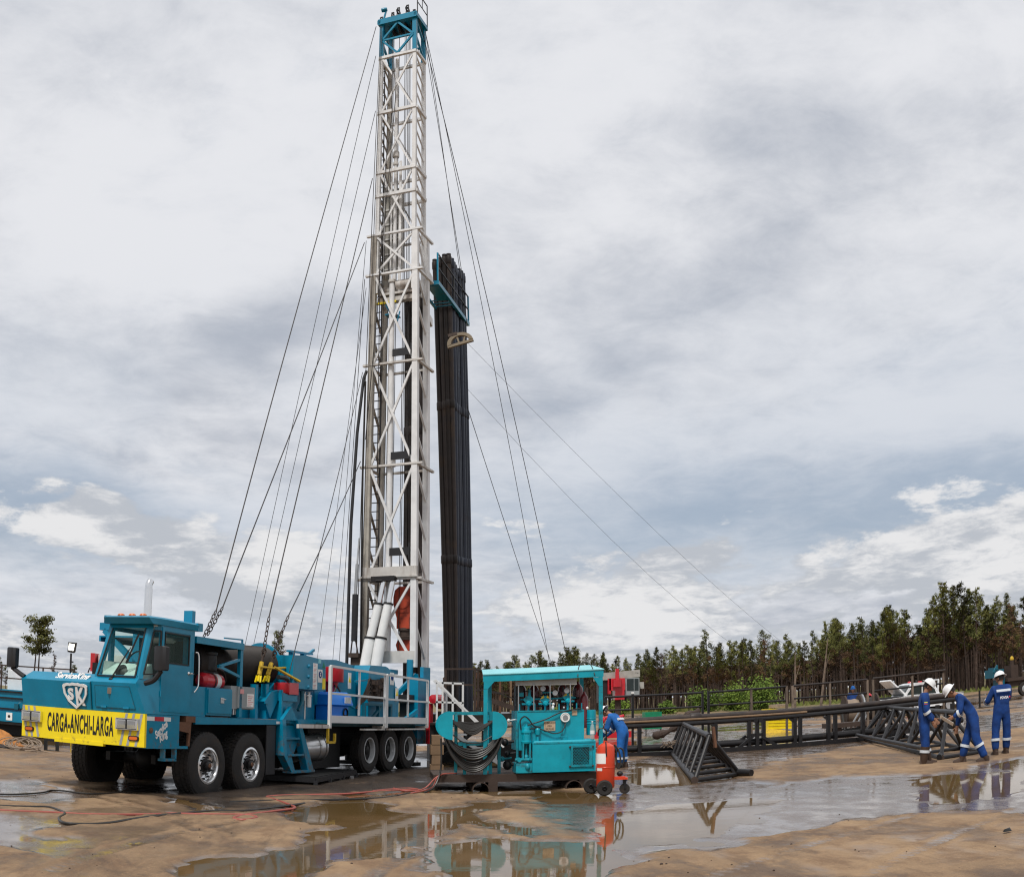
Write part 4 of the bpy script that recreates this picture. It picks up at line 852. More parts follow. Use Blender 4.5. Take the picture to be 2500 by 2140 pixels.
b = B(); b.bar((-.05, -.74, 23.0), (-.05, -.74, 23.95), .03); b.bar((.85, -.74, 23.0), (.85, -.74, 23.95), .03); b.bar((-.05, -.74, 23.95), (.85, -.74, 23.95), .03); b.bar((-.05, -.74, 23.5), (.85, -.74, 23.5), .025); b.bar((.4, -.74, 23.5), (.4, -.74, 23.95), .02); P('guard_rail', b, 'black', cr)
# ladder on the far left inside corner
lad = bpy.data.objects.new('ladder', None)
b = B(); b.bar((.3, .48, 1.8), (.3, .60, 21.2), .03); b.bar((.3, .83, 1.8), (.3, .76, 21.2), .03)
la = P('ladder', b, 'steel_dark', ma)
b = B(); b.box(-.01, .01, 0, .35, -.012, .012); me_r = mesh('rung', b, 'steel_dark', False)
for k in range(76):
    z = 1.9+k*.255; t = (z-1.8)/19.4
    o = bpy.data.objects.new('rung', me_r); col.objects.link(o); o.parent = la; o.location = (.3, .48+.12*t, z); o.scale = (1, 1-.54*t, 1)
# telescoping ram
b = B(); b.cyl((.25, .12, 13.0), (.25, .12, 21.38), .06, 12); b.cyl((.1, .08, 1.7), (.1, .12, 13.0), .085, 14); b.cyl((.1, -.02, 7.2), (.1, -.02, 7.5), .05, 10); tcol = P('telescoping_ram', b, 'mast_white', ma)
b = B(); b.lathe([(.09, 0), (.11, .03), (.11, .2), (.08, .25)], (.25, .12, 17.4), (0, 0, 1), 14); b.lathe([(.07, 0), (.09, .03), (.09, .1), (.07, .15)], (.25, .12, 17.1), (0, 0, 1), 14); b.lathe([(.1, 0), (.12, .03), (.12, .1), (.09, .12)], (.1, .12, 12.9), (0, 0, 1), 14); P('collar', b, 'white_rust', tcol)
for y in (.22, -.06, -.1):
    b = B(); b.cyl((.18, y, 12.6), (.18, y, 17.2), .028, 8); P('guide_tube', b, 'mast_white', ma)
b = B(); b.box(.40, .44, -.1, .53, 13.4, 16.35)
wp = P('wind_panel', b, 'grey_panel', ma)
for k in range(6):
    b = B(); b.box(.37, .40, -.1, .53, 13.5+.52*k, 13.55+.52*k); P('panel_rib', b, 'white', wp)
b = B(); b.box(.35, .40, -.13, -.08, 13.4, 16.35); b.box(.35, .40, .51, .56, 13.4, 16.35); P('panel_edge', b, 'white', wp)
# walkway brackets (black boards on girts)
for z in (4.62, 7.38, 10.5):
    b = B(); b.box(-.04, .0, -.62, .02, z, z+.22); b.box(-.06, -.04, -.60, -.56, z-.1, z+.35); P('kick_board', b, 'black', ma)
# winch head and working platform inside at 12-13 m
b = B(); b.box(.1, .7, -.6, .55, 12.55, 12.62); b.cyl((.2, -.55, 12.85), (.2, .0, 12.85), .16, 16); b.cyl((.3, .05, 12.75), (.3, .6, 12.75), .12, 14); b.box(.15, .4, -.6, .6, 12.35, 12.5); P('guide_head', b, 'white_rust', ma)
b = B(); b.box(.1, .16, .0, .62, 12.28, 12.34); P('yellow_bar', b, 'yellow', ma)
b = B(); b.bar((.05, .3, 12.2), (.2, .0, 11.6), .04); b.bar((.2, 0, 11.6), (.2, -.1, 12.0), .03); b.box(.1, .5, .0, .35, 11.9, 11.93); P('blue_bracket', b, 'teal', ma)
for k, (x, z0, z1) in enumerate(((.95, 12.9, 13.5), (1.0, 11.4, 12.1))):
    b = B(); b.hexa([(DP, -.78, z1-.2), (DP+.3, -.78, z1-.35), (DP+.3, -.7, z1-.35), (DP, -.7, z1-.2), (DP, -.78, z1), (DP+.3, -.78, z1-.1), (DP+.3, -.7, z1-.1), (DP, -.7, z1)]); P('outrigger_bracket', b, 'mast_white', ma)
# crane pivots / hydraulic raising rams
for y0, y1 in ((.10, .48), (-.17, .15)):
    b = B(); b.cyl((-.55, y1, 1.35), (-.42, y0+(y1-y0)*.72, 2.28), .155, 22); hr = P('raising_ram', b, 'clean_white', ma)
    b = B(); b.cyl((-.42, y0+(y1-y0)*.72, 2.28), (-.27, y0+(y1-y0)*.28, 3.24), .12, 20); P('ram_stage', b, 'clean_white', hr)
    b = B(); b.cyl((-.27, y0+(y1-y0)*.28, 3.24), (-.18, y0, 3.95), .075, 16); P('ram_rod', b, 'chrome', hr)
    for t, r, m_ in ((.0, .175, 'ink'), (.5, .14, 'ink')):
        zc = 2.28 if t == 0 else 3.24; yc = y0+(y1-y0)*(.72 if t == 0 else .28); xc = -.42 if t == 0 else -.27
        b = B(); b.lathe([(r-.02, -.03), (r, -.02), (r, .02), (r-.02, .03)], (xc, yc, zc), (.12, -.1, .95), 22); P('gland_ring', b, m_, hr)
b = B(); b.box(-.3, -.1, -.25, .45, 3.88, 4.02); b.cyl((-.25, .1, 3.9), (-.25, .3, 3.9), .06, 8); P('ram_bracket', b, 'steel_dark', ma)
b = B(); b.cyl((-.55, .80, 2.2), (-.55, .79, 3.5), .085, 14); lr = P('small_cylinder', b, 'black', ma)
b = B(); b.cyl((-.55, .79, 3.5), (-.5, .78, 4.35), .045, 12); b.tube([(-.5, .78, 4.35), (-.4, .78, 5.1)], .025, 6); P('rod', b, 'galv', lr)
b = B(); b.bar((-.55, .75, 2.2), (-.5, .70, 1.85), .03); b.bar((-.55, .86, 2.2), (-.5, .92, 1.85), .03); b.box(-.6, -.4, .65, .95, 1.75, 1.87); b.box(-.5, -.2, .62, .92, 1.4, 1.75); P('clevis', b, 'rust_brown', lr)
b = B(); b.tube([(-.55, 1.01, 1.5), (-.5, 1.0, 5.5), (-.3, .97, 8.2), (-.1, .90, 9.9), (.0, .86, 10.15)], .045, 10); P('standpipe', b, 'black', ma)
b = B(); b.tube([(-.1, .80, 1.6), (-.1, .86, 7.0), (-.1, .84, 9.8)], .03, 8); P('hose_line', b, 'hose_black', ma)
# drilling lines running down inside
b = B()
for k, (x, y) in enumerate(((.35, -.3), (.35, -.34), (.35, -.25), (.42, -.15), (.5, -.42), (.3, .3), (.3, .36), (.1, .42), (.45, .15), (.2, -.20))):
    z0 = 3.8 if k < 5 else 1.7+rnd.random()
    b.tube([(x, y*.9, 22.8), (x, y, z0)], .011, 5)
lo_ = P('drilling_lines', b, 'wire', ma); lo_['kind'] = 'stuff'
b = B()
for k in range(2):
    y = .66+.08*k; b.tube([(-.12-.02*k, .55+.03*k, 22.7), (-.16, y, 14), (-.2-.05*k, y+.06, 8), (-.25-.05*k, y+.1, 1.6)], .012, 5)
b.tube([(-.1, .1, 21.3), (-.14, .0, 19.5), (-.15, .15, 17), (-.15, .42, 13.5), (-.16, .38, 7)], .014, 5); b.tube([(-.1, .15, 21.3), (-.12, .12, 18.9), (-.15, .3, 17), (-.15, .48, 12), (-.2, .75, 8)], .014, 5)
lo_ = P('hanging_cables', b, 'wire', ma); lo_['kind'] = 'stuff'

# travelling block hanging in the mast
tbk = thing('travelling_block', 'worn orange red travelling block and hook hanging low inside the mast', 'hook block', mw=MM @ Matrix.Translation((.42, -.30, 0)))
pr_ = [(.14, 3.78), (.26, 3.68), (.30, 3.48), (.30, 3.3), (.24, 3.05), (.19, 2.9), (.19, 2.6)]
b = B(); b.prism([(y, z) for y, z in pr_]+[(-y, z) for y, z in pr_[::-1]], 'x', -.16, .16); P('block_body', b, 'red_block', tbk)
b = B(); b.cyl((-.2, 0, 3.38), (.2, 0, 3.38), .22, 24); b.box(-.18, -.165, -.18, .18, 3.05, 3.6); P('side_plate', b, 'red_block', tbk)
b = B(); b.lathe([(.20, 0), (.21, .1), (.17, .12), (.16, .25), (.20, .27), (.19, .33), (.1, .36)], (0, 0, 2.28), (0, 0, 1), 18); P('hook_body', b, 'rust_brown', tbk)
b = B(); b.prism([(-.18, 2.3), (.18, 2.3), (.24, 2.15), (.18, 1.95), (.05, 1.85), (-.1, 1.9), (-.22, 2.1)], 'x', -.08, .08); P('hook', b, 'red_block', tbk)
b = B(); b.bar((-.17, -.13, 3.22), (-.17, .13, 3.25), .012, .07); P('name_plate', b, 'galv', tbk)

# ---------------------------------------------------------------- racked pipe stands
fl = [(1.59, 30.37), (1.74, 30.23), (1.88, 30.13), (2.01, 30.08), (2.12, 30.27), (2.19, 30.57), (2.25, 30.79), (2.39, 31.08), (2.48, 31.25), (2.55, 31.45)]
fl = [(x*1.0664, y*1.0664) for x, y in fl]
def stand(top, bot, r, m_, label, group):
    t = Vector(top); q = Vector(bot); o = None
    b = B(); d = (t-q); n = d.normalized()
    b.tube([Vector((0, 0, 0)), d], r, 12); 
    o = P('pipe_stand', b, m_, None, loc=q); tag(o, label, 'drill pipe', group)
    for k in (.33, .66, .985):
        c = B(); c.tube([d*k-n*.14, d*k-n*.11, d*k+n*.11, d*k+n*.14], [r+.002, r+.018, r+.018, r+.002], 12); P('pipe_collar', c, m_, o)
    return o
GR = 'pipe stands racked upright beside the mast'
nst = len(fl)
for i, (x, y) in enumerate(fl):
    bx = 2.12+.083*i+(.03 if i % 2 else 0); by = 32.9+.08*i
    stand((x, y, 16.2+(.08 if i in (2, 3) else 0)), (bx, by, 1.3), .083, 'pipe' if i < 4 else 'pipe_blue', ['dark brown pipe stand at the left end of the racked row', 'second brown pipe stand from the left of the racked row', 'third brown pipe stand from the left of the racked row', 'brown pipe stand beside the first blue grey one, fourth from the left'][i] if i < 4 else ['first blue grey pipe stand right of the brown ones in the racked row', 'second blue grey pipe stand right of the brown ones in racked row', 'third blue grey pipe stand right of the brown ones in racked row', 'third pipe stand from the right end of the racked row', 'second pipe stand from the right end of the racked row', 'blue grey pipe stand at the right end of the racked row'][i-4], GR)
for i in range(6):
    x, y = 1.90+.115*i, 32.6+.17*i
    stand((x, y+.25, 16.05), (2.2+.105*i, 33.2+.12*i, 1.3), .08, 'pipe' if i < 3 else 'pipe_blue', 'pipe stand in the second racked row behind the first', GR)
for i in range(4):
    q = MM @ Vector((1.15+.05*(i % 2), -.46+.155*i, 0)); 
    t_ = Vector((q.x, q.y, 14.2)); stand(t_, (q.x+.02, q.y, .9), .075, 'pipe', 'black pipe stand seen through the mast lattice', 'pipe stands behind the mast lattice')

# racking board (monkey board)
d_ = Vector((1.26, 3.68, 0)).normalized(); MBM = Matrix((d_, Vector((-d_.y, d_.x, 0)), Vector((0, 0, 1)))).transposed().to_4x4(); MBM.translation = (1.66, 30.18, 14.45)
mb = thing('racking_board', 'teal railed racking board holding the upper ends of pipe stands beside mast', 'platform', mw=MBM)
L_ = 3.85
for nm, q in (('outer_beam', (-.02, L_, -.05, .03, -.08, .05)), ('near_beam', (-.02, .06, .03, .42, -.08, .05)), ('far_beam', (L_-.08, L_, .03, .5, -.08, .05)), ('floor_plate', (.06, 1.3, .03, .36, -.09, -.06)), ('inner_beam', (.06, L_-.08, .62, .68, -.06, .03))):
    b = B(); b.box(*q); P(nm, b, 'teal', mb)
for k in range(9):
    b = B(); b.box(1.4+.26*k, 1.44+.26*k, .03, .62, -.04, -.01); P('finger', b, 'teal_dark', mb)
for x in (0, L_*.5, L_-.03):
    b = B(); b.box(x-.025, x+.025, -.04, .01, .05, 1.0); P('post', b, 'teal' if x < 1 or x > 3 else 'ink', mb)
for z in (.98, .5):
    b = B(); b.bar((0, -.02, z), (L_, -.02, z), .035); P('hand_rail', b, 'ink', mb)
for z in (-1.55, -.9):
    b = B(); b.box(-.35, .15, .3, .42, z-.05, z+.05); P('mounting_arm', b, 'black', mb)
b = B(); b.box(-.27, -.23, .33, .37, -1.6, -.5); b.box(-.08, -.04, .33, .37, -1.6, -.5); b.bar((-.3, .35, -.5), (.3, .35, -.1), .05); P('arm_bracing', b, 'teal_dark', mb)
b = B(); b.tube([(-.2, .33, -1.6), (-.19, .33, -1.85), (-.17, .33, -1.95)], .02, 6); b.ell((-.15, .33, -1.98), (.05, .05, .06), 8, 6); P('dangling_hook', b, 'ink', mb)

# curved wireline guide hanging off the pipes
ag = thing('curved_cable_guide', 'tan half wheel steel cable guide hanging against the racked pipes', 'cable guide', loc=(2.3, 29.6, 12.25), rot=(R(-8), R(-14), R(-12)))
b = B(); n = 12
outr = [(.40*math.cos(R(a)), .34*math.sin(R(a))) for a in np.linspace(0, 180, n)]; inn = [(.28*math.cos(R(a)), .22*math.sin(R(a))+.02) for a in np.linspace(180, 0, n)]
for k in range(n-1):
    o4 = [outr[k], outr[k+1], inn[n-2-k], inn[n-1-k]]; b.prism([(x, z) for x, z in o4], 'y', -.05, .05)
P('rim_segment', b, 'tan_steel', ag)
b = B(); b.box(-.4, .4, -.04, .04, -.06, .02); b.bar((-.03, 0, 0), (-.06, 0, .27), .05); b.bar((.1, 0, 0), (.2, 0, .22), .05); P('cross_bar', b, 'tan_steel', ag)
b = B(); b.box(-.3, -.02, -.06, .06, .28, .38); P('clamp', b, 'rust_brown', ag)

# ---------------------------------------------------------------- guy wires
def MW(x, y, z): return MM @ Vector((x, y, z))
def chain(b, p, q, n=6, s=.05):
    p = Vector(p); q = Vector(q); d = (q-p)/n; dn = d.normalized(); u = dn.orthogonal().normalized(); v = dn.cross(u)
    for k in range(n):
        c = p+d*(k+.5); a = u if k % 2 else v
        rr = [c+dn*(d.length*.62*math.cos(t))+a*(s*math.sin(t)) for t in [2*math.pi*i/10 for i in range(11)]]
        b.tube(rr, s*.32, 5)
def guy(name, a, c, label, r=.014, sag=.0, group='steel guy wires holding the mast', end=None):
    a = Vector(a); c = Vector(c); pts = []
    for k in range(13):
        t = k/12; pts.append(a*(1-t)+c*t-Vector((0, 0, sag*4*t*(1-t))))
    b = B(); b.tube(pts, r*.8, 6); o = P(name, b, 'wire', None); tag(o, label, 'guy wire', group)
    if end is not None:
        b = B(); chain(b, c, end, 7, .032); P('shackle_chain', b, 'rust_brown', o)
    return o
ck = TW(1.9, .5, 1.5)
guy('guy_wire', MW(-.06, .80, 22.8), (-3.13, 20.0, 3.42), 'thick guy wire from the crown to behind the truck cab', .017, .25, end=(-3.36, 20.0, 2.9))
guy('guy_wire', MW(-.08, 1.0, 14.35), (-3.02, 20.1, 3.5), 'thick guy wire from mast middle crossing to behind the cab', .017, .1, end=(-3.3, 20.1, 2.95))
guy('guy_wire', MW(-.06, .78, 21.5), (-5.5, 42, 3.2), 'thin guy wire passing left of the cable spool in sky', .012, .3)
guy('guy_wire', MW(-.06, .74, 19.2), (-5.3, 43, 3.2), 'second thin guy wire passing behind the cable spool', .012, .3)
guy('guy_wire', MW(-.08, .78, 16.6), TW(4.26, .2, 2.05), 'guy wire ending in yellow turnbuckle left of the cable drum flange', .017, .1, end=TW(4.13, .22, 1.36))
guy('guy_wire', MW(-.08, .95, 7.4), TW(5.05, .2, 2.15), 'short guy wire from the lower mast to the yellow turnbuckle by drum flange', .015, .06, end=TW(4.55, .22, 1.36))
guy('guy_wire', MW(-.08, .95, 10.1), (-1.75, 20.6, 2.3), 'guy wire slanting past the teal drum flange from mid mast', .012, .1)
guy('guy_wire', MW(-.08, .9, 12.8), (-2.8, 46, 2.8), 'thin wire dropping behind the teal control cabinet', .010, .2)
guy('guy_wire', MW(-.10, .93, 14.4), (-1.9, 42, 2.6), 'thin wire dropping just left of the standpipe', .010, .1)
guy('guy_wire', MW(-.10, .95, 13.1), (-1.55, 40, 2.6), 'thin wire nearest the standpipe on its left', .012, .1)
guy('guy_wire', MW(.1, -.72, 22.9), (10.0, 52, .5), 'long guy wire from the crown down to the right of the pipes', .016, .5)
guy('guy_wire', MW(.7, -.72, 22.7), (8.3, 48, .5), 'long guy wire from crown ending behind the teal unit roof', .013, .5)
guy('guy_wire', MW(.8, -.72, 22.5), (2.75, 32.4, 13.9), 'thin wire from crown to the racking board rail', .012, .1)
guy('guy_wire', MW(.8, -.70, 22.0), (2.55, 31.6, 15.3), 'thin wire from crown reaching the tops of racked pipes', .012, .1)
guy('guy_wire', (2.62, 31.5, 10.9), (9.6, 52, .5), 'thin wire leaving the racked pipes toward the tree line', .014, .3)
guy('guy_wire', (2.55, 29.8, 12.3), (25.5, 52, 1.2), 'very long sagging wire from the cable guide to far right', .0055, 1.0, 'long sagging wires')
guy('guy_wire', (2.55, 30.2, 11.0), (24.5, 52, .9), 'lower very long sagging wire running to the far right', .0055, 1.6, 'long sagging wires')
# yellow turnbuckles
for i, (a, q) in enumerate(((TW(4.12, .22, 1.30), TW(3.93, .22, .72)), (TW(4.53, .22, 1.29), TW(4.24, .22, .74)))):
    o = thing('turnbuckle', ['left worn yellow turnbuckle anchored in front of the cable spool', 'right worn yellow turnbuckle anchored in front of the cable spool'][i], 'turnbuckle', loc=q, group='yellow turnbuckles')
    d = a-q; n = d.normalized()
    b = B(); b.tube([n*.16, n*(d.length-.18)], .045, 10); P('body', b, 'yellow_grimy', o)
    b = B(); b.tube([n*.02, n*.16], .025, 8); b.bar(n*0+Vector((-.05, 0, 0)), n*.14+Vector((-.04, 0, 0)), .03); b.bar(Vector((.05, 0, 0)), n*.14+Vector((.04, 0, 0)), .03); P('clevis', b, 'yellow', o)
    b = B(); b.tube([d-n*.18, d-n*.05], .028, 8); chain(b, d-n*.06, d+n*.10, 2, .05); P('eye_bolt', b, 'rust_brown', o)
ys = thing('yellow_tie_strap', 'worn yellow strap tying the two turnbuckles toward the red cover', 'strap', loc=TW(3.93, .18, 1.03))
b = B(); p0 = Vector((0, 0, 0)); p1 = TW(4.97, .18, 1.07)-ys.location; p2 = TW(5.15, -.05, .80)-ys.location
b.tube([p0, p1*.5+Vector((0, 0, -.02)), p1], .022, 6); b.tube([p1*.55, (p1*.55+p2)/2, p2], .03, 6); P('strap_body', b, 'yellow_grimy', ys)

# ================================================================ RIG FLOOR, STAIRS
pf_ = thing('rig_floor_platform', 'dark steel rig floor with rusty guard rails under the racked pipes', 'platform', loc=(0, 0, 0))
b = B(); b.box(1.35, 5.2, 29.7, 34.8, 1.18, 1.42); b.box(1.6, 3.1, 29.55, 29.7, 1.1, 1.5); P('floor_deck', b, 'oily', pf_)
for x, y in ((1.6, 29.9), (3.0, 29.9), (5.0, 29.9), (1.6, 33), (5.0, 33), (3.3, 33)):
    b = B(); b.box(x-.1, x+.1, y-.1, y+.1, 0, 1.18); P('support_leg', b, 'dark', pf_)
b = B(); b.box(1.5, 5.0, 30.5, 33.0, .0, .5); b.bar((1.7, 29.9, .1), (2.9, 29.9, 1.1), .1); P('substructure', b, 'dark', pf_)
for x, y0, m_ in ((1.86, 29.9, 'rust_brown'), (2.70, 29.9, 'rust_brown'), (2.85, 30.6, 'rust_brown'), (3.10, 31.2, 'rust_brown'), (3.6, 31.6, 'rust'), (3.95, 31.8, 'wood'), (4.15, 32, 'wood'), (3.3, 31.4, 'rust_brown')):
    b = B(); b.box(x-.03, x+.03, y0-.03, y0+.03, 1.42, 2.72 if x < 3.4 else 2.55); P('rail_post', b, m_, pf_)
for p_, q_ in (((1.86, 29.9, 2.70), (2.70, 29.9, 2.70)), ((1.86, 29.9, 2.26), (2.70, 29.9, 2.24)), ((2.70, 29.9, 2.70), (3.1, 31.2, 2.68)), ((2.7, 29.9, 2.1), (3.1, 31.2, 2.1)), ((3.1, 31.2, 2.5), (4.15, 32, 2.45)), ((3.1, 31.2, 2.05), (4.15, 32, 2.0))):
    b = B(); b.bar(p_, q_, .05); P('guard_rail', b, 'rust_brown', pf_)
for q in ((2.78, 3.02, 30.7, 30.75, 1.6, 1.8), (2.76, 3.05, 30.7, 30.75, 2.45, 2.62)):
    b = B(); b.box(*q); P('rusty_plate', b, 'rust', pf_)
b = B(); b.prism([(2.9, 1.95), (4.6, 1.35), (4.6, 1.22), (2.9, 1.8)], 'y', 29.6, 29.75); P('ramp_beam', b, 'rust_brown', pf_)
b = B(); b.bar((2.9, 29.6, 2.15), (4.6, 29.6, 1.55), .03); P('ramp_cable', b, 'wire', pf_)
wr = thing('white_stair', 'white pipe railed stair coming down from the rig floor beside truck', 'stairs', loc=(0, 27.6, 0))
b = B(); b.bar((1.5, 0, 1.22), (3.35, 0, -.02), .04, .1); P('stringer', b, 'galv', wr); b = B(); b.bar((1.5, .8, 1.22), (3.35, .8, -.02), .04, .1); P('stringer', b, 'galv', wr)
for k in range(7):
    t = (k+.5)/7; b = B(); b.box(1.5+1.85*t-.12, 1.5+1.85*t+.12, .03, .77, 1.36-1.32*t-.02, 1.36-1.32*t+.02); P('tread', b, 'galv', wr)
for dy in (0, .8):
    b = B(); b.bar((1.45, dy, 2.34), (3.25, dy, .55), .05); P('hand_rail', b, 'white', wr)
    b = B(); b.bar((1.75, dy, 1.2), (1.75, dy, 2.05), .045); P('rail_post', b, 'galv', wr)
    b = B(); b.bar((3.05, dy, .2), (3.05, dy, .76), .045); P('rail_post', b, 'galv', wr)
wg = thing('white_guard_rail', 'short white guard rail section on rig floor edge left of racked pipes', 'railing', loc=(0, 28.2, 0))
for x in (1.53, 1.68, 1.95, 2.22):
    b = B(); b.box(x-.025, x+.025, -.025, .025, 1.2, 2.30-.02*(x-1.5)); P('post', b, 'white', wg)
for z in (2.28, 1.76):
    b = B(); b.bar((1.5, 0, z), (2.24, 0, z-.03), .05); P('rail', b, 'white', wg)
b = B(); b.box(1.35, 2.4, -.1, 1.4, 1.14, 1.2); P('floor_plate', b, 'oily', wg)
for x in (1.4, 2.3):
    b = B(); b.box(x-.05, x+.05, 0, .1, 0, 1.14); P('leg', b, 'dark', wg)
wb = thing('wooden_block_stack', 'stack of pale timber blocks beneath the truck rear', 'timber', loc=(1.28, 25.2, 0))
for k in range(4):
    b = B(); b.box(-.05+.03*(k % 2), .26-.04*(k % 2), 0, .5, .24*k+.01, .24*k+.235); P('timber_block', b, 'wood', wb)
# pallet-like steel mat below the truck
sm = thing('steel_mat', 'black low steel grating mat lying on ground beneath the truck', 'mat', loc=(0, 0, 0))
b = B(); b.hexa([(-1.25, 21.3, .16), (-.5, 23.9, .16), (-1.7, 24.3, .16), (-2.5, 21.7, .16), (-1.25, 21.3, .2), (-.5, 23.9, .2), (-1.7, 24.3, .2), (-2.5, 21.7, .2)])
P('plate', b, 'dark', sm)
for a_, c_ in (((-1.25, 21.3), (-.5, 23.9)), ((-2.5, 21.7), (-1.25, 21.3)), ((-1.7, 24.3), (-.5, 23.9))):
    b = B(); b.bar((a_[0], a_[1], .13), (c_[0], c_[1], .13), .05, .10); P('edge_beam', b, 'black', sm)
for t in (0, .33, .66, 1):
    b = B(); x, y = -1.25+.75*t, 21.3+2.6*t; b.box(x-.04, x+.04, y-.04, y+.04, 0, .12); P('foot', b, 'black', sm)

# ================================================================ BOP CONTROL UNIT ON SKID
hu = thing('hydraulic_control_unit', 'turquoise hydraulic control unit on brown steel skid with roof frame and hose loops', 'hydraulic unit', loc=(0, 20.3, 0), rot=(0, 0, 0))
b = B(); b.box(1.05, 4.24, -.02, .10, .19, .34); b.box(1.05, 4.24, 1.4, 1.5, .19, .34); b.box(1.05, 4.24, .10, 1.4, .30, .335)
for x in (1.06, 4.12): b.box(x, x+.1, .1, 1.4, .19, .30)
P('skid_base', b, 'rust_brown', hu)
b = B()
for x in (1.95, 3.75): b.lathe([(.165, 0), (.165, 1.6), (.15, 1.6), (.15, 0), (.165, 0)], (x, -.12, .03), (0, 1, 0), 22)
for x in (2.18, 3.95): b.box(x-.08, x+.1, -.02, .6, .0, .19)
cu_ = P('pipe_runner', b, 'rust_brown', hu)
# frame posts
for x, y in ((2.0, 0), (4.26, 0), (2.2, 1.15), (4.1, 1.15)):
    b = B(); b.box(x, x+.075, y, y+.06, .34, 2.16+(.05 if x > 3 else 0)); P('frame_post', b, 'turq_chip' if x > 4.2 else 'turq', hu)
def zt(x): return 2.27+(x-2.0)*.030
b = B(); b.hexa([(1.99, -.005, zt(2)-.13), (4.35, -.005, zt(4.35)-.13), (4.35, .055, zt(4.35)-.13), (1.99, .055, zt(2)-.13), (1.99, -.005, zt(2)), (4.35, -.005, zt(4.35)), (4.35, .055, zt(4.35)), (1.99, .055, zt(2))]); P('top_beam', b, 'turq', hu)
b = B(); b.hexa([(2.1, 1.15, 2.24), (4.3, 1.15, 2.32), (4.3, 1.22, 2.32), (2.1, 1.22, 2.24), (2.1, 1.15, 2.36), (4.3, 1.15, 2.44), (4.3, 1.22, 2.44), (2.1, 1.22, 2.36)]); P('top_beam', b, 'turq', hu)
b = B(); b.prism([(2.0, 2.15), (2.21, 2.15), (2.075, 2.0), (2.0, 2.0)], 'y', -.004, .05); P('corner_gusset', b, 'turq', hu)
b = B(); b.prism([(4.14, 2.2), (4.33, 2.2), (4.33, 2.02), (4.26, 2.02)], 'y', -.004, .05); P('corner_gusset', b, 'turq', hu)
b = B(); b.hexa([(1.98, -.02, zt(2)+.003), (4.36, -.02, zt(4.36)+.003), (4.34, 1.22, zt(4.34)+.13), (2.08, 1.22, zt(2.08)+.13), (1.98, -.02, zt(2)+.02), (4.36, -.02, zt(4.36)+.02), (4.34, 1.22, zt(4.34)+.145), (2.08, 1.22, zt(2.08)+.145)]); P('roof_sheet', b, 'turq_pale', hu)
b = B(); b.tube(smooth_path([(3.83, -.03, 2.22), (3.88, .1, 2.42), (4.0, .2, 2.50), (4.12, .1, 2.44), (4.17, -.03, 2.24)], 5), .010, 6); P('roof_cable', b, 'ink', hu)
b = B(); b.box(2.63, 3.83, .08, .12, 2.08, 2.21); b.box(2.63, 3.83, .06, .14, 2.065, 2.085); P('rolled_shade', b, 'grey_panel', hu)
for x in (2.68, 2.98, 3.30, 3.70):
    b = B(); b.cyl((x, .06, 1.55), (x, .06, 2.1), .012, 6); P('hanging_rod', b, 'galv', hu)
# reservoir
b = B(); b.box(2.65, 3.96, .0, .9, .80, 1.57); tk = P('reservoir_tank', b, 'turq', hu)
b = B(); b.box(3.5, 3.53, -.02, -.001, 1.02, 1.38); P('sight_strip', b, 'turq_chip', tk)
b = B(); b.box(2.66, 3.95, -.01, -.001, 1.55, 1.575); P('tank_lip', b, 'turq_chip', tk)
b = B(); b.box(3.17, 3.39, -.012, -.001, 1.17, 1.36); sg = P('notice_plate', b, 'sign_tan', tk)
for s_, z in (('ACUMULADOR', 1.325), ('PARA', 1.265), ('VALVULAS', 1.205)):
    text('lettering', s_, .055, sideM(3.28, -.0125, z), 'rust_brown', sg, .62, fat=.001, ext=.0005)
b = B(); b.box(3.72, 3.82, -.012, -.001, 1.465, 1.56); P('small_plate', b, 'sign_tan', tk)
b = B(); b.lathe([(0, .0), (.085, .0), (.095, .02), (.095, .05), (.085, .06), (.075, .05), (0, .05)], (3.58, 0, 1.425), (0, -1, 0), 24); P('round_dial', b, 'paper', tk)
b = B(); b.lathe([(0, .061), (.05, .061), (.05, .066), (0, .066)], (3.58, 0, 1.425), (0, -1, 0), 20); P('dial_face', b, 'galv', tk)
b = B(); b.tube(smooth_path([(3.58, -.02, 1.33), (3.57, -.05, 1.25), (3.5, -.06, 1.15), (3.36, -.06, 1.12), (3.2, -.05, 1.17), (3.05, -.04, 1.22), (2.9, -.05, 1.22)], 5), .012, 6); P('dial_hose', b, 'hose_black', tk)
b = B(); b.tube(smooth_path([(2.72, -.03, 1.2), (2.70, -.06, 1.38), (2.78, -.07, 1.46), (2.87, -.06, 1.40), (2.96, -.05, 1.28), (3.1, -.05, 1.24)], 5), .014, 6); b.tube(smooth_path([(2.85, -.05, 1.29), (3.2, -.05, 1.40), (3.5, -.05, 1.53), (3.9, -.03, 1.60)], 5), .013, 6); P('pressure_hose', b, 'hose_black', tk)
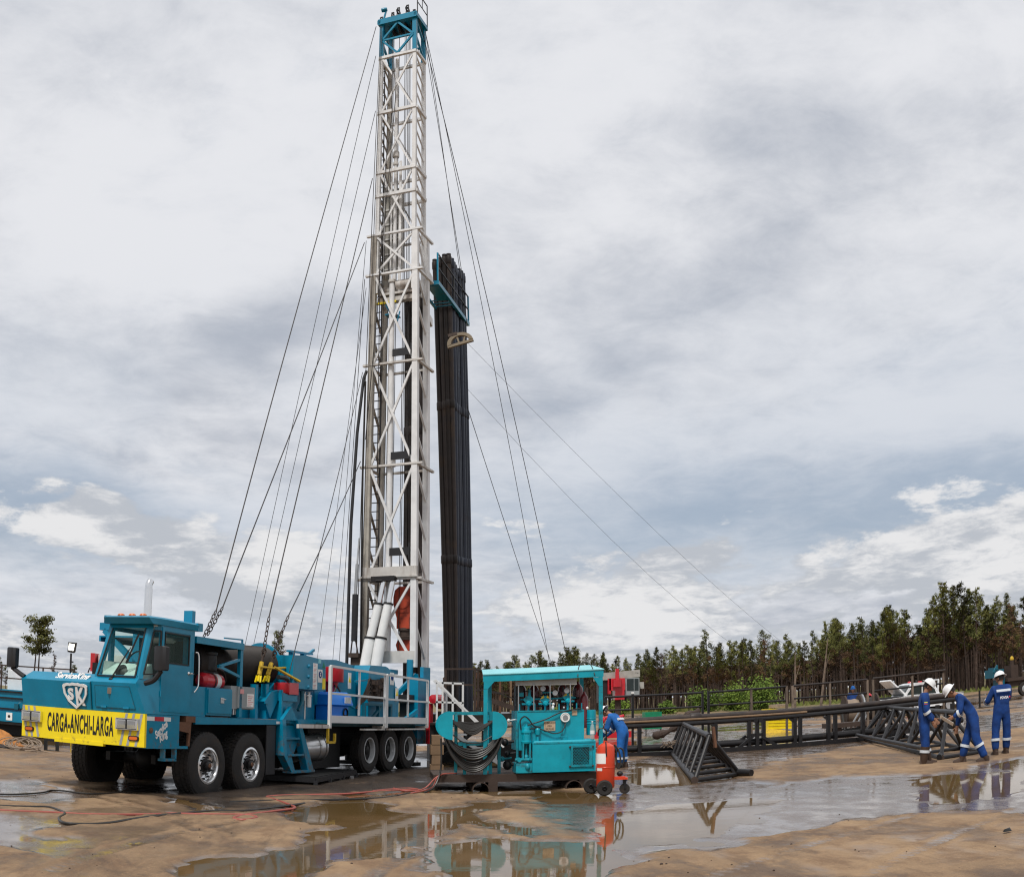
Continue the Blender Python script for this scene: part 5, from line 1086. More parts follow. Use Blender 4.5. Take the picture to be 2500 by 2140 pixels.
# lower cabinet
b = B(); b.loft([[(2.93, -.16, .37), (4.16, -.16, .37), (4.16, .5, .37), (2.93, .5, .37)], [(2.93, -.16, .94), (4.16, -.16, .94), (4.16, .5, .94), (2.93, .5, .94)], [(2.97, -.13, .98), (4.14, -.13, .99), (4.14, .5, .99), (2.97, .5, .98)]]); lc = P('lower_cabinet', b, 'turq', hu)
b = B(); b.box(2.94, 4.16, -.168, -.161, .925, .955); P('worn_edge', b, 'turq_chip', lc)
b = B(); b.box(3.67, 4.09, -.19, -.161, .46, .50); b.box(3.67, 4.09, -.19, -.161, .84, .88); b.box(3.67, 3.71, -.19, -.161, .50, .84); b.box(4.03, 4.09, -.19, -.161, .50, .84)
vf = P('vent_frame', b, 'turq_chip', lc)
b = B(); b.box(3.71, 4.03, -.164, -.161, .50, .84); P('vent_dark', b, 'ink', vf)
b = B()
for k in range(-7, 12):
    for s in (-1, 1):
        x0 = 3.71+.03*k; pts = []
        p_ = Vector((x0, -.175, .50)); q_ = Vector((x0+s*.17+(0 if s > 0 else .0), -.175, .84))
        t0, t1 = 0., 1.
        dx = q_.x-p_.x
        for bd, sign in ((3.71, 1), (4.03, -1)):
            a_ = (p_.x-bd)*sign; c_ = (q_.x-bd)*sign
            if a_ < 0 and c_ < 0: t0, t1 = 1, 0; break
            if a_ < 0: t0 = max(t0, a_/(a_-c_))
            elif c_ < 0: t1 = min(t1, a_/(a_-c_))
        if t1-t0 > .05: b.bar(p_.lerp(q_, t0), p_.lerp(q_, t1), .005)
P('expanded_mesh', b, 'turq_chip', vf)
for x, z in ((3.655, .85), (4.1, .85), (3.655, .47), (4.1, .47)):
    b = B(); b.ell((x, -.18, z), (.025, .02, .02), 8, 5); P('wing_bolt', b, 'rust_brown', vf)
b = B(); b.tube([(3.46, -.05, .99), (3.46, -.05, 1.05), (3.62, -.05, 1.05), (3.62, -.05, .99)], .008, 6); P('lifting_handle', b, 'turq_chip', lc)
# pump column
b = B(); b.lathe([(0, 0), (.09, 0), (.10, .02), (.10, .05), (.085, .06), (.085, .20), (.10, .21), (.10, .25), (.07, .26), (.06, .32), (.02, .34), (.02, .38), (0, .38)], (2.82, -.05, .93), (0, 0, 1), 18)
for k in range(6): t = math.pi*2*k/6; b.cyl((2.82+.085*math.cos(t), -.05+.085*math.sin(t), .95), (2.82+.085*math.cos(t), -.05+.085*math.sin(t), 1.17), .01, 6)
pu = P('air_pump', b, 'turq', hu)
b = B(); b.box(2.74, 2.77, -.12, .02, .62, .94); b.box(2.87, 2.90, -.12, .02, .62, .94); b.cyl((2.82, -.05, .60), (2.82, -.05, .95), .022, 8); b.lathe([(.04, 0), (.05, .05), (.03, .1)], (2.82, -.05, .62), (0, 0, 1), 12); P('pump_yoke', b, 'turq_chip', pu)
b = B(); b.box(2.62, 2.95, -.1, .5, .36, .55); b.cyl((2.6, -.08, .62), (2.92, -.08, .62), .03, 10); b.cyl((2.68, -.12, .62), (2.68, .0, .62), .045, 10); b.ell((2.84, -.1, .48), (.05, .05, .07), 10, 6); P('pump_base', b, 'turq_chip', pu)
b = B(); b.cyl((3.04, -.05, .98), (3.04, -.05, 1.06), .025, 8); b.lathe([(.045, 0), (.05, .03), (.05, .1), (.03, .13)], (3.04, -.05, 1.1), (0, 0, 1), 12); b.cyl((2.66, .0, .4), (2.66, .0, 1.2), .02, 8); P('small_valve', b, 'turq', hu)
for k in range(2):
    b = B(); b.cyl((2.64+.02*k, -.02, .5), (2.64+.02*k, -.02, 1.35), .012, 6); P('riser_pipe', b, 'turq_chip', hu)
# accumulator bottles
bt = [(3.09, .8, .10), (3.35, .85, .095), (3.67, .75, .10), (3.97, .7, .105), (2.86, .95, .10), (4.03, .35, .085)]
for i, (x, y, r) in enumerate(bt):
    zt_ = 1.98 if i < 5 else 1.78
    b = B(); b.lathe([(r, 1.2), (r, zt_-.04), (r*.9, zt_+.03), (r*.6, zt_+.08), (.03, zt_+.11), (.025, zt_+.15), (0, zt_+.15)], (x, y, 0), (0, 0, 1), 20, False); P('accumulator_bottle', b, 'maroon', hu)
# valves
for x, z in ((2.90, 1.76), (3.23, 1.76), (3.68, 1.80)):
    b = B(); b.prism([(x-.11, z+.03), (x-.04, z+.1), (x+.04, z+.1), (x+.11, z+.03), (x+.05, z-.04), (x-.05, z-.04)], 'y', .22, .27); vv = P('selector_valve', b, 'turq_chip', hu)
    b = B(); b.lathe([(0, 0), (.05, 0), (.055, .04), (.03, .07), (0, .07)], (x, .22, z-.05), (0, -1, 0), 14); b.cyl((x-.13, .25, z-.06), (x+.13, .25, z-.06), .02, 8); b.cyl((x, .25, 1.57), (x, .25, z-.05), .022, 8); P('valve_body', b, 'turq', vv)
    if x > 3:
        b = B(); b.prism([(x-.10, z+.035), (x-.04, z+.11), (x-.02, z+.06)], 'y', .205, .218); b.prism([(x+.10, z+.035), (x+.04, z+.11), (x+.02, z+.06)], 'y', .205, .218); P('yellow_handle', b, 'yellow_grimy', vv)
b = B(); b.cyl((2.75, .3, 1.79), (3.85, .3, 1.81), .016, 8); b.cyl((3.18, .25, 1.92), (3.42, .25, 1.92), .012, 8); b.cyl((2.92, .25, 1.8), (2.92, .25, 1.98), .025, 8); b.box(2.70, 2.80, .2, .3, 1.85, 1.93)
for x in (2.72, 3.02, 3.5, 3.85, 3.95): b.cyl((x, .2, 1.57), (x, .2, 1.70), .014, 6)
P('manifold_piping', b, 'turq_chip', hu)
for x, z in ((3.17, 2.0), (3.41, 1.91), (3.64, 1.95)):
    b = B(); b.lathe([(0, 0), (.05, 0), (.055, .015), (.05, .03), (0, .028)], (x, .15, z), (0, -1, 0), 20); P('pressure_gauge', b, 'galv', hu)
b = B(); b.ell((3.36, .1, 1.62), (.03, .03, .05), 10, 6); b.ell((3.37, .1, 1.69), (.028, .028, .03), 10, 6); b.ell((3.58, .1, 1.62), (.015, .015, .02), 8, 5); b.ell((4.02, -.02, 1.60), (.025, .02, .03), 8, 6); P('white_cap', b, 'clean_white', hu)
b = B(); b.lathe([(0, 0), (.09, 0), (.095, .03), (.095, .46), (.09, .5), (0, .5)], (4.16, .3, 1.06), (0, 0, 1), 20)
for z in (1.28, 1.33, 1.38): b.lathe([(.096, 0), (.104, .01), (.096, .02)], (4.16, .3, z), (0, 0, 1), 20)
P('side_motor', b, 'turq', hu)
rnd.seed(17); b = B()
for k in range(34):
    x = rnd.uniform(2.68, 3.9); z = rnd.uniform(1.58, 1.98); l = rnd.uniform(.06, .25); y = rnd.uniform(.35, .6)
    if k % 2: b.cyl((x, y, z), (x, y, min(2.05, z+l)), rnd.uniform(.008, .02), 6)
    else: b.cyl((x, y, z), (min(3.95, x+l), y, z), rnd.uniform(.008, .02), 6)
o = P('dark_tubing', b, 'steel_dark', hu); o['kind'] = 'stuff'
b = B(); b.box(2.66, 2.80, .3, .6, 1.57, 2.06); P('black_housing', b, 'ink', hu)
for k, (x, z, s, m_) in enumerate(((2.45, .95, .07, 'steel_dark'), (2.5, .72, .06, 'steel_dark'), (2.42, 1.25, .05, 'rust_brown'), (2.52, 1.38, .035, 'clean_white'), (2.5, .5, .09, 'dark'), (2.4, .62, .05, 'turq_chip'))):
    b = B(); b.ell((x, .3, z), (s, s, s*1.1), 10, 7); b.cyl((x, .3, z), (x+.18, .3, z+.02), s*.4, 8); P('pump_fitting', b, m_, hu)
# hose rack : half discs with draped hoses
for sx, xe in ((-1, 1.4), (1, 2.16)):
    for y in (-.12, .65):
        b = B(); b.prism([(xe, 1.02), (xe, 1.57)]+[(xe+sx*.285*math.sin(R(a)), 1.295+.275*math.cos(R(a))) for a in range(12, 172, 12)][::1], 'y', y, y+.018); P('half_disc', b, 'turq', hu)
b = B(); b.box(1.38, 2.2, .1, .16, 1.50, 1.56); b.box(1.45, 1.51, .1, .16, .34, 1.5); b.box(2.12, 2.18, .1, .16, .34, 1.5); b.box(1.5, 2.05, .1, .15, .9, .97); b.box(1.62, 1.68, .08, .14, .34, .98); b.box(2.3, 2.36, .2, .26, .34, 1.1); P('hose_rack', b, 'turq_chip', hu)
rnd.seed(11)
hi = 0
for k in range(15):
    f = k/14; y = -.10+.028*(k % 8)+rnd.uniform(-.01, .01)
    bot = .40+.42*f+rnd.uniform(-.02, .02); xa = 1.24+.10*f; xb = 2.36-.12*f
    pts = [(xa, y, 1.05+.02*rnd.random())]
    for i in range(1, 12):
        t = i/12; s = 1-(2*t-1)**2; pts.append((xa+(xb-xa)*t, y-.03*s, 1.05-(1.05-bot)*s**.85))
    pts.append((xb, y, 1.05+.02*rnd.random()))
    b = B(); b.tube(smooth_path(pts, 2), .019, 7); P('draped_hose', b, 'hose_black', hu)
for k in range(9):
    y = -.10+.03*k; bot = 1.13+.028*k*.9+rnd.uniform(-.01, .01)
    b = B(); b.tube(smooth_path([(1.38, y, 1.38+.01*(k % 3)), (1.55, y-.02, (1.38+bot)/2), (1.77, y-.02, bot), (2.0, y-.02, (1.38+bot)/2), (2.18, y, 1.38)], 4), .018, 7); P('draped_hose', b, 'hose_black', hu)
b = B(); b.tube(smooth_path([(1.42, -.05, 1.12), (1.6, -.1, .98), (1.9, -.1, .96), (2.15, -.05, 1.08)], 5), .012, 6); b.tube(smooth_path([(1.18, -.05, 1.05), (1.19, -.1, .7), (1.17, -.12, .4), (1.05, -.25, .12), (.85, -.5, .03)], 5), .018, 6); P('loose_hose', b, 'hose_black', hu)
b = B(); b.tube(smooth_path([(1.3, .1, .36), (1.1, -.1, .30), (.9, -.3, .12), (.7, -.2, .03)], 5), .015, 6); b.tube(smooth_path([(1.5, .1, .36), (1.15, -.12, .34), (1.0, -.2, .1), (.6, -.6, .03)], 5), .015, 6); P('loose_hose', b, 'hose_red', hu)
# plastic bottle on the unit
pb = thing('water_bottle', 'clear plastic drink bottle standing on the turquoise cabinet corner', 'bottle', loc=(4.10, 20.18, .99))
b = B(); b.lathe([(0, 0), (.042, 0), (.045, .02), (.045, .2), (.03, .27), (.014, .30), (.014, .33)], (0, 0, 0), (0, 0, 1), 16); P('bottle_body', b, 'plastic_clear', pb)
b = B(); b.lathe([(.046, .10), (.046, .17)], (0, 0, 0), (0, 0, 1), 16); P('label_band', b, 'paper', pb)
b = B(); b.lathe([(0, .355), (.017, .355), (.017, .33)], (0, 0, 0), (0, 0, 1), 12); P('cap', b, 'clean_white', pb)

# ================================================================ WHEELED EXTINGUISHER
ex = thing('wheeled_fire_extinguisher', 'big orange red wheeled fire extinguisher with black hose and solid wheels', 'fire extinguisher', loc=(4.10, 18.95, 0))
b = B(); b.lathe([(0, .12), (.15, .125), (.168, .16), (.168, .84), (.15, .90), (.08, .945), (.04, .96), (.035, 1.0), (0, 1.0)], (0, 0, 0), (0, 0, 1), 32); ct = P('cylinder', b, 'orange_red', ex)
b = B(); b.lathe([(.170, 0), (.170, .19)], (0, 0, .58), (0, 0, 1), 32)
b.f = [f for f in b.f if all(b.v[i][0] < -.02 and b.v[i][1] < .06 for i in f)]; P('white_label', b, 'paper', ct)
b = B(); b.lathe([(.170, 0), (.170, .06)], (0, 0, .45), (0, 0, 1), 32)
b.f = [f for f in b.f if all(b.v[i][0] < -.08 and b.v[i][1] < .0 for i in f)]; P('white_label', b, 'paper', ct)
b = B(); b.lathe([(.169, 0), (.174, .01), (.169, .02)], (0, 0, .5), (0, 0, 1), 32); P('weld_seam', b, 'orange_red', ct)
b = B(); b.tube(smooth_path([(0, -.02, .98), (.0, -.05, 1.08), (-.02, -.1, 1.2), (-.1, -.1, 1.23), (-.15, -.08, 1.2), (-.15, -.05, 1.1)], 5), .014, 6); b.tube(smooth_path([(-.02, -.1, .98), (-.03, -.17, .9), (-.03, -.18, .8), (-.02, -.17, .72)], 4), .012, 6); P('valve_hose', b, 'hose_black', ex)
b = B(); b.tube(smooth_path([(.16, 0, .92), (.24, -.03, .8), (.27, -.05, .6), (.24, -.05, .48), (.2, -.03, .55), (.2, 0, .75), (.25, .0, .85), (.33, 0, .80), (.34, 0, .6), (.28, 0, .48)], 5), .017, 7); P('discharge_hose', b, 'hose_black', ex)
b = B(); b.lathe([(.03, 0), (.03, .05), (.02, .07)], (0, 0, .99), (0, 0, 1), 10); P('valve', b, 'steel_dark', ex)
for x, y in ((-.07, -.25), (-.2, .33)):
    b = B(); b.lathe([(0, -.03), (.08, -.04), (.12, -.045), (.145, -.03), (.145, .03), (.12, .045), (.08, .04), (0, .03)], (x, y, .145), (.15, 1, 0), 26); w_ = P('wheel', b, 'rubber', ex)
    b = B(); b.lathe([(.03, -.06), (.04, -.05), (.05, -.038)], (x, y, .145), (.15, 1, 0), 12); P('hub', b, 'steel_dark', w_)
b = B(); b.tube([(-.07, -.25, .145), (-.2, .33, .145)], .018, 8); b.box(-.12, .1, -.1, .1, .08, .13); P('axle', b, 'steel_dark', ex)
b = B(); b.box(.12, .40, -.08, .08, .27, .31); b.box(.14, .36, -.06, .06, .31, .33); P('front_bracket', b, 'orange_red', ex)
b = B(); b.lathe([(0, -.02), (.06, -.025), (.095, -.02), (.095, .02), (.06, .025), (0, .02)], (.36, 0, .095), (.1, 1, 0), 22); cw = P('castor_wheel', b, 'rubber', ex)
b = B(); b.bar((.36, -.035, .095), (.36, -.035, .25), .012, .04); b.bar((.36, .035, .095), (.36, .035, .25), .012, .04); b.box(.33, .39, -.04, .04, .235, .27); P('castor_fork', b, 'steel_dark', cw)
b = B(); b.ell((.27, 0, .38), (.06, .06, .05), 12, 7); P('black_cap', b, 'ink', ex)

# ================================================================ HOSES AND SMALL LITTER ON THE GROUND
def hose(label, pts, r, m_, name='ground_hose', z0=None):
    b = B(); b.tube(smooth_path([(x, y, (z0 if z0 is not None else r+.008)+(z if len(q) > 2 else 0)) for q in pts for x, y, z in [q if len(q) > 2 else (q[0], q[1], 0)]], 7), r, 7)
    o = P(name, b, m_); tag(o, label, 'hose', 'hoses lying on the wet ground'); return o
hose('thick black hose looping across the wet ground in front of truck', [(-5.9, 13.9), (-5.24, 14.09), (-4.88, 14.35), (-4.64, 14.53), (-4.35, 14.19), (-4.21, 13.89), (-4.14, 13.4), (-3.93, 12.96), (-3.66, 13.05), (-3.45, 13.35), (-3.23, 14.14), (-2.95, 14.79), (-2.54, 15.53), (-2.0, 15.9), (-1.6, 16.6), (-1.2, 17.4)], .022, 'hose_black')
hose('faded red hose running across the whole foreground ground', [(-6.2, 13.2), (-5.05, 13.59), (-4.45, 13.95), (-3.93, 14.14), (-3.21, 14.69), (-2.93, 15.0), (-2.48, 15.15), (-1.95, 15.35), (-1.72, 15.1), (-1.85, 14.7), (-2.02, 14.85), (-1.93, 15.33), (-1.57, 16.04), (-1.30, 16.6), (-1.45, 17.2), (-1.81, 18.12), (-1.91, 18.46), (-1.54, 18.9), (-.64, 19.4), (.09, 20.2), (.7, 20.6)], .02, 'hose_red')
hose('thin black cable lying under the truck nose', [(-6.8, 15.2), (-5.83, 15.7), (-5.45, 16.53), (-5.43, 17.11), (-5.23, 17.23), (-4.94, 17.11), (-4.63, 17.27), (-4.31, 18.05), (-3.99, 19.25)], .014, 'hose_black')
hose('black hose running from under the truck toward the control unit', [(-2.4, 17.2), (-1.5, 18.0), (-.7, 18.3), (.1, 18.8), (.5, 19.6), (.75, 20.1)], .018, 'hose_black')
hose('red hose end curled beside the control unit skid', [(.3, 20.9), (.5, 20.3), (.8, 20.5), (.6, 20.9), (.2, 20.6), (-.1, 20.2)], .017, 'hose_red')
rnd.seed(5)
b = B()
for k in range(260):
    a = rnd.uniform(-26, 44); d = 7+24*rnd.random()**1.3; x, y = math.sin(R(a))*d, math.cos(R(a))*d; s = rnd.uniform(.005, .014)*(1.5 if rnd.random() < .06 else 1)
    h = float(ground_h(np.array([x]), np.array([y]))[0])
    b.ell((x, y, h+s*.3), (s, s*rnd.uniform(.6, 1.), s*.7), 6, 4)
o = P('pebbles', b, 'rust_brown'); o['kind'] = 'stuff'
lf = thing('grey_scrap', 'small crumpled grey scrap lying on sand at lower right', 'scrap', loc=(6.55, 9.6, .05))
b = B(); b.loft([[(-.05, -.02, 0), (.05, -.03, 0), (.06, .03, .0), (-.03, .04, 0)], [(-.04, -.01, .03), (.03, -.02, .02), (.05, .02, .035), (-.02, .03, .02)]]); P('scrap_piece', b, 'ink', lf)

# ================================================================ PIPE RACK, FENCE, PRISM RACKS
RY = 30.9
rk = thing('long_pipe_rack', 'long black steel catwalk rack on posts carrying a thick dark pipe', 'pipe rack', loc=(0, RY, 0))
b = B(); b.tube([(6.9, 0, .93), (12, 0, .96), (19.2, 0, 1.06)], .075, 10); P('front_rail', b, 'steel_dark', rk)
b = B(); b.tube([(6.9, .35, 1.0), (19.2, .35, 1.12)], .05, 8); P('rear_rail', b, 'steel_dark', rk)
b = B(); b.box(6.9, 16.2, -.2, -.05, .0, .14); P('base_beam', b, 'steel_dark', rk)
b = B(); b.tube([(6.9, .15, .24), (16.4, .15, .27)], .11, 12); P('bottom_pipe', b, 'steel_dark', rk)
b = B(); b.box(16.2, 19.0, -.1, .05, .1, .25); b.tube([(16.2, .15, .32), (19.2, .15, .34)], .1, 10); P('base_beam', b, 'steel_dark', rk)
for i, x in enumerate((7.72, 10.13, 11.23, 11.5, 11.72, 12.78, 12.97, 13.96, 14.21, 15.21, 17.2, 18.1, 18.7)):
    b = B(); b.box(x-.055, x+.055, -.06, .06, .08, .93); 
    if i in (1, 5, 7, 10): b.hexa([(x-.06, -.05, .78), (x+.06, -.05, .78), (x+.06, .05, .78), (x-.06, .05, .78), (x-.2, -.05, .9), (x+.06, -.05, .9), (x+.06, .05, .9), (x-.2, .05, .9)])
    P('post', b, 'steel_dark', rk)
for p_, q_ in (((11.35, -.05, .45), (10.85, -.1, .10)), ((11.2, .2, .45), (10.7, .2, .10)), ((11.65, -.05, .42), (12.15, -.1, .08))):
    b = B(); b.bar(p_, q_, .09); P('diagonal_strut', b, 'steel_dark', rk)
b = B(); b.box(11.2, 11.75, -.04, .06, .42, .52); b.cyl((11.42, -.12, .92), (11.42, 0, .92), .07, 12); b.cyl((11.58, -.12, .92), (11.58, 0, .92), .07, 12); P('centre_joint', b, 'steel_dark', rk)
b = B(); b.tube([(6.95, 0, 0), (9.35, 0, .05)], .10, 14); b.tube([(9.35, 0, .05), (9.40, 0, .05), (9.65, 0, .055), (9.7, 0, .055)], [.11, .14, .14, .11], 14); b.tube([(9.7, 0, .055), (14, 0, .07), (18.9, 0, .13)], .09, 14)
o = P('casing_pipe', b, 'pipe', None, loc=(0, RY+.15, 1.07)); tag(o, 'thick dark brown casing pipe with collar lying along the black rack', 'pipe')
b = B(); b.tube([(6.95, 0, 0), (13.2, 0, .02)], .035, 10); o = P('rail_highlight', b, 'wood', None, loc=(0, RY-.02, 1.055)); tag(o, 'thin tan strip added as a painted highlight along the rack front rail', 'pipe')  # added tan strip, its colour imitates a highlight on the front rail
sk_ = B(); rnd.seed(8)
for k in range(60):
    a = Vector((rnd.uniform(-.35, .35), rnd.uniform(-.15, .15), rnd.uniform(0, .16))); d = Vector((rnd.uniform(-.12, .12), rnd.uniform(-.1, .1), rnd.uniform(-.03, .05))); sk_.tube([a, a+d, a+d*1.8+Vector((0, 0, -.03))], .012, 4)
o = P('rope_heap', sk_, 'cable_tan', None, loc=(8.75, RY-.15, .28)); tag(o, 'tangled tan rope heap lying on the base beam beside the triangular rack', 'rope heap')
fe = thing('pipe_fence', 'two rail dark pipe fence with pale posts running behind the long pipe rack', 'fence', loc=(0, 32.5, 0))
for x0, x1, z0, z1 in ((7.0, 10.25, 1.84, 1.87), (10.4, 13.15, 1.87, 1.92), (13.4, 16.2, 1.93, 1.97), (16.42, 19.4, 1.99, 2.07)):
    b = B(); b.tube([(x0, 0, z0), (x1, 0, z1)], .035, 8); P('top_rail', b, 'steel_dark' if x0 < 13 else 'pipe', fe)
    b = B(); b.tube([(x0, 0, z0-.42), (x1, 0, z1-.45)], .03, 8); P('lower_rail', b, 'steel_dark', fe)
for x in (7.9, 10.22, 10.42, 11.9, 13.16, 13.38, 14.76, 16.2, 16.42, 18.0, 19.3):
    b = B(); b.box(x-.035, x+.035, -.03, .03, .0, 1.9+.006*(x-7)); P('post', b, 'bark_pale' if x > 11 else 'steel_dark', fe)

def prism_rack(label, A, Bq, Cq, Dq, apA, apB, n, zig):
    """A,Bq near feet; Cq,Dq far feet; apA, apB apex near/far"""
    A, Bq, Cq, Dq, apA, apB = [Vector(v) for v in (A, Bq, Cq, Dq, apA, apB)]
    o = thing('triangular_pipe_rack', label, 'pipe rack', loc=A, group='triangular black pipe racks'); off = A
    def T(*pts, r=.047, nm='strut'):
        b = B(); b.tube([p-off for p in pts], r, 10); return P(nm, b, 'steel_dark', o)
    T(A, Cq, r=.06, nm='base_pipe'); T(Bq, Dq, r=.06, nm='base_pipe'); T(apA, apB, r=.06, nm='ridge_pipe')
    for k in range(n+1):
        t = k/n; a = A.lerp(Cq, t); c = Bq.lerp(Dq, t); p = apA.lerp(apB, min(1, t+(.5/n if zig else 0)))
        T(a, p, nm='strut'); T(c, p, nm='strut'); T(a, c, r=.05, nm='cross_bar')
        if zig and k < n:
            T(A.lerp(Cq, (k+1)/n), p, nm='strut'); T(Bq.lerp(Dq, (k+1)/n), p, nm='strut')
    for q in (A, Bq):
        b = B(); d = (Cq-A).normalized(); b.tube([q-d*.06-off, q+d*.1-off], .075, 12); P('pipe_end', b, 'rust_brown', o)
    return o
r1 = prism_rack('triangular black pipe rack of parallel struts lying beside the red extinguisher', (6.25, 20.4, .06), (7.5, 21.2, .06), (9.0, 32.0, .06), (10.3, 32.5, .06), (6.72, 20.9, .92), (9.35, 32.0, .95), 7, False)
b = B(); b.bar((.55, .35, .62), (.50, .35, 1.05), .10, .05); P('rusty_plate', b, 'rust', r1); b = B(); b.tube([(1.2, .72, .05), (1.36, .38, .04)], .075, 12); P('pipe_stub', b, 'steel_dark', r1)
r2 = prism_rack('triangular black pipe rack of zigzag struts standing behind the three workers', (11.85, 20.1, .06), (13.1, 20.3, .06), (15.5, 31.6, .06), (16.9, 31.8, .06), (12.4, 20.3, 1.0), (16.6, 32.2, 1.0), 6, True)
b = B(); b.tube([(.2, .9, .16), (3.6, 12.4, .16)], .055, 10); P('base_pipe', b, 'steel_dark', r2); b = B(); b.tube([(-.1, -.1, .04), (.2, .3, .08)], .06, 10); P('pipe_stub', b, 'steel_dark', r2)

# ================================================================ PEOPLE
def skin_body(nodes, edges, root):
    me = bpy.data.meshes.new('sk'); names = list(nodes); ix = {n: i for i, n in enumerate(names)}
    me.from_pydata([nodes[n][0] for n in names], [(ix[a], ix[c]) for a, c in edges], [])
    o = bpy.data.objects.new('sk', me); col.objects.link(o)
    md = o.modifiers.new('s', 'SKIN'); md.use_smooth_shade = True
    me.skin_vertices[0].data
    for n in names:
        sv = me.skin_vertices[0].data[ix[n]]; r = nodes[n][1]; sv.radius = (r, r) if not isinstance(r, tuple) else r; sv.use_root = (n == root)
    ss_ = o.modifiers.new('u', 'SUBSURF'); ss_.levels = 2; ss_.render_levels = 2
    bpy.context.view_layer.update(); dg = bpy.context.evaluated_depsgraph_get(); m2 = bpy.data.meshes.new_from_object(o.evaluated_get(dg))
    vs = [tuple(v.co) for v in m2.vertices]; fs = [tuple(p.vertices) for p in m2.polygons]
    bpy.data.objects.remove(o); bpy.data.meshes.remove(m2); return vs, fs
def person(label, loc, yaw, J, look=(0, 1, -.2), hat='hat_white', suit='coverall', glove=None, tall_boots=False, bands=True, hatscale=1.):
    """J: joint positions in the person's own frame (y forward, x to their right, z up)"""
    o = thing('person', label, 'person', loc=loc, rot=(0, 0, yaw))
    J = {k: Vector(v) for k, v in J.items()}
    ch, pv, nk = J['chest'], J['pelvis'], J['neck']
    nodes = {'pelvis': (pv, (.168, .14)), 'waist': (pv.lerp(ch, .45), (.17, .135)), 'chest': (ch, (.195, .14)), 'neck': (nk, .062)}
    E = [('pelvis', 'waist'), ('waist', 'chest'), ('chest', 'neck')]
    for s in 'LR':
        for n, r in (('sho', .09), ('elb', .073), ('wri', .052), ('hip', .118), ('knee', .098), ('ank', .088)): nodes[n+s] = (J[n+s], r)
        nodes['mid'+s] = (J['sho'+s].lerp(J['elb'+s], .5), .083); nodes['calf'+s] = (J['knee'+s].lerp(J['ank'+s], .55), .098)
        E += [('chest', 'sho'+s), ('sho'+s, 'mid'+s), ('mid'+s, 'elb'+s), ('elb'+s, 'wri'+s), ('pelvis', 'hip'+s), ('hip'+s, 'knee'+s), ('knee'+s, 'calf'+s), ('calf'+s, 'ank'+s)]
    vs, fs = skin_body(nodes, E, 'pelvis')
    from mathutils import noise as mn
    vs = [tuple(Vector(v)+mn.noise_vector(Vector((v[0]*9, v[1]*9, v[2]*6+loc[0])))*.011+mn.noise_vector(Vector((v[0]*22, v[1]*22, v[2]*11+loc[0])))*.005) for v in vs]
    b = B(); b.add(vs, fs); n0 = len(b.f)
    hd = J['head']; lk = Vector(look).normalized(); upv = (hd-nk).normalized(); side = lk.cross(upv).normalized(); up2 = side.cross(lk).normalized()
    HM = Matrix((side, lk, up2)).transposed()
    b.tube([nk-(hd-nk)*.3, nk.lerp(hd, .55)], .055, 12)
    # head with jaw taper
    st = len(b.v); b.ell((0, 0, 0), (.076, .096, .115), 20, 14)
    for i in range(st, len(b.v)):
        x, y, z = b.v[i]; t = max(0, -z/.115); x *= 1-.35*t; y = y*(1-.22*t)+.018*t
        if z > 0 and y > 0: y *= .96
        b.v[i] = tuple(HM @ Vector((x, y, z))+hd)
    def hp(x, y, z): return tuple(HM @ Vector((x, y, z))+hd)
    st = len(b.v); b.prism([(-.016, 0), (.016, 0), (.004, .035), (-.004, .035)], 'z', -.03, .015)
    b.v[st:] = [hp(x, .085+(y if z < 0 else y*.3), z-.005) for x, y, z in b.v[st:]]
    for sx in (-1, 1):
        st = len(b.v); b.ell((0, 0, 0), (.012, .022, .034), 8, 6); b.v[st:] = [hp(sx*.078+x, -.005+y, z-.005) for x, y, z in b.v[st:]]
    st = len(b.v); b.ell((0, 0, 0), (.024, .006, .006), 8, 4); b.v[st:] = [hp(x, .082+y, z-.058) for x, y, z in b.v[st:]]
    # hands
    for s in 'LR':
        w = J['wri'+s]; d = (w-J['elb'+s]).normalized() if 'hnd'+s not in J else (J['hnd'+s]-w).normalized()
        nrm = Vector((1 if s == 'R' else -1, 0, 0)); nrm = (nrm-d*nrm.dot(d)).normalized() if abs(nrm.dot(d)) < .95 else Vector((0, 0, 1)); sd_ = d.cross(nrm).normalized()
        if sd_.y < 0: sd_ = -sd_
        b.tube([w-d*.03, w+d*.02], .032, 10)
        PM = Matrix((nrm, sd_, d)).transposed(); b.ell(w+d*.055, (.017, .042, .055), 12, 8, PM)
        for k in range(4):
            L = (.062, .075, .070, .055)[k]; base = w+d*.095+sd_*(.028-.019*k); cur = -nrm*.4
            b.tube([base-d*.015, base+d*L*.4, base+(d+cur*.5)*L*.75, base+(d*.75+cur)*L], [.0095, .009, .0082, .0065], 6)
        base = w+d*.035+sd_*.035; b.tube([base, base+(d*.5+sd_*.7-nrm*.2)*.035, base+(d*.9+sd_*.75-nrm*.4)*.055], [.012, .0105, .008], 6)
    me_ = mesh('body', b, [suit, glove or 'skin', 'skin'], True, 60)
    idx_ = np.zeros(len(me_.polygons), dtype=np.int32); idx_[n0:] = 2
    me_.polygons.foreach_set('material_index', idx_)
    bo = bpy.data.objects.new('body', me_); col.objects.link(bo); bo.parent = o
    if glove:
        cs = [p.center for p in me_.polygons]
        for i, c in enumerate(cs):
            if i >= n0 and (c-hd).length > .3: idx_[i] = 1
        me_.polygons.foreach_set('material_index', idx_)
    b = B(); st = 0
    for sx in (-1, 1):
        s_ = len(b.v); b.ell((0, 0, 0), (.011, .006, .006), 8, 5); b.v[s_:] = [hp(sx*.03+x, .082+y, z+.012) for x, y, z in b.v[s_:]]
    P('eyes', b, 'ink', o)
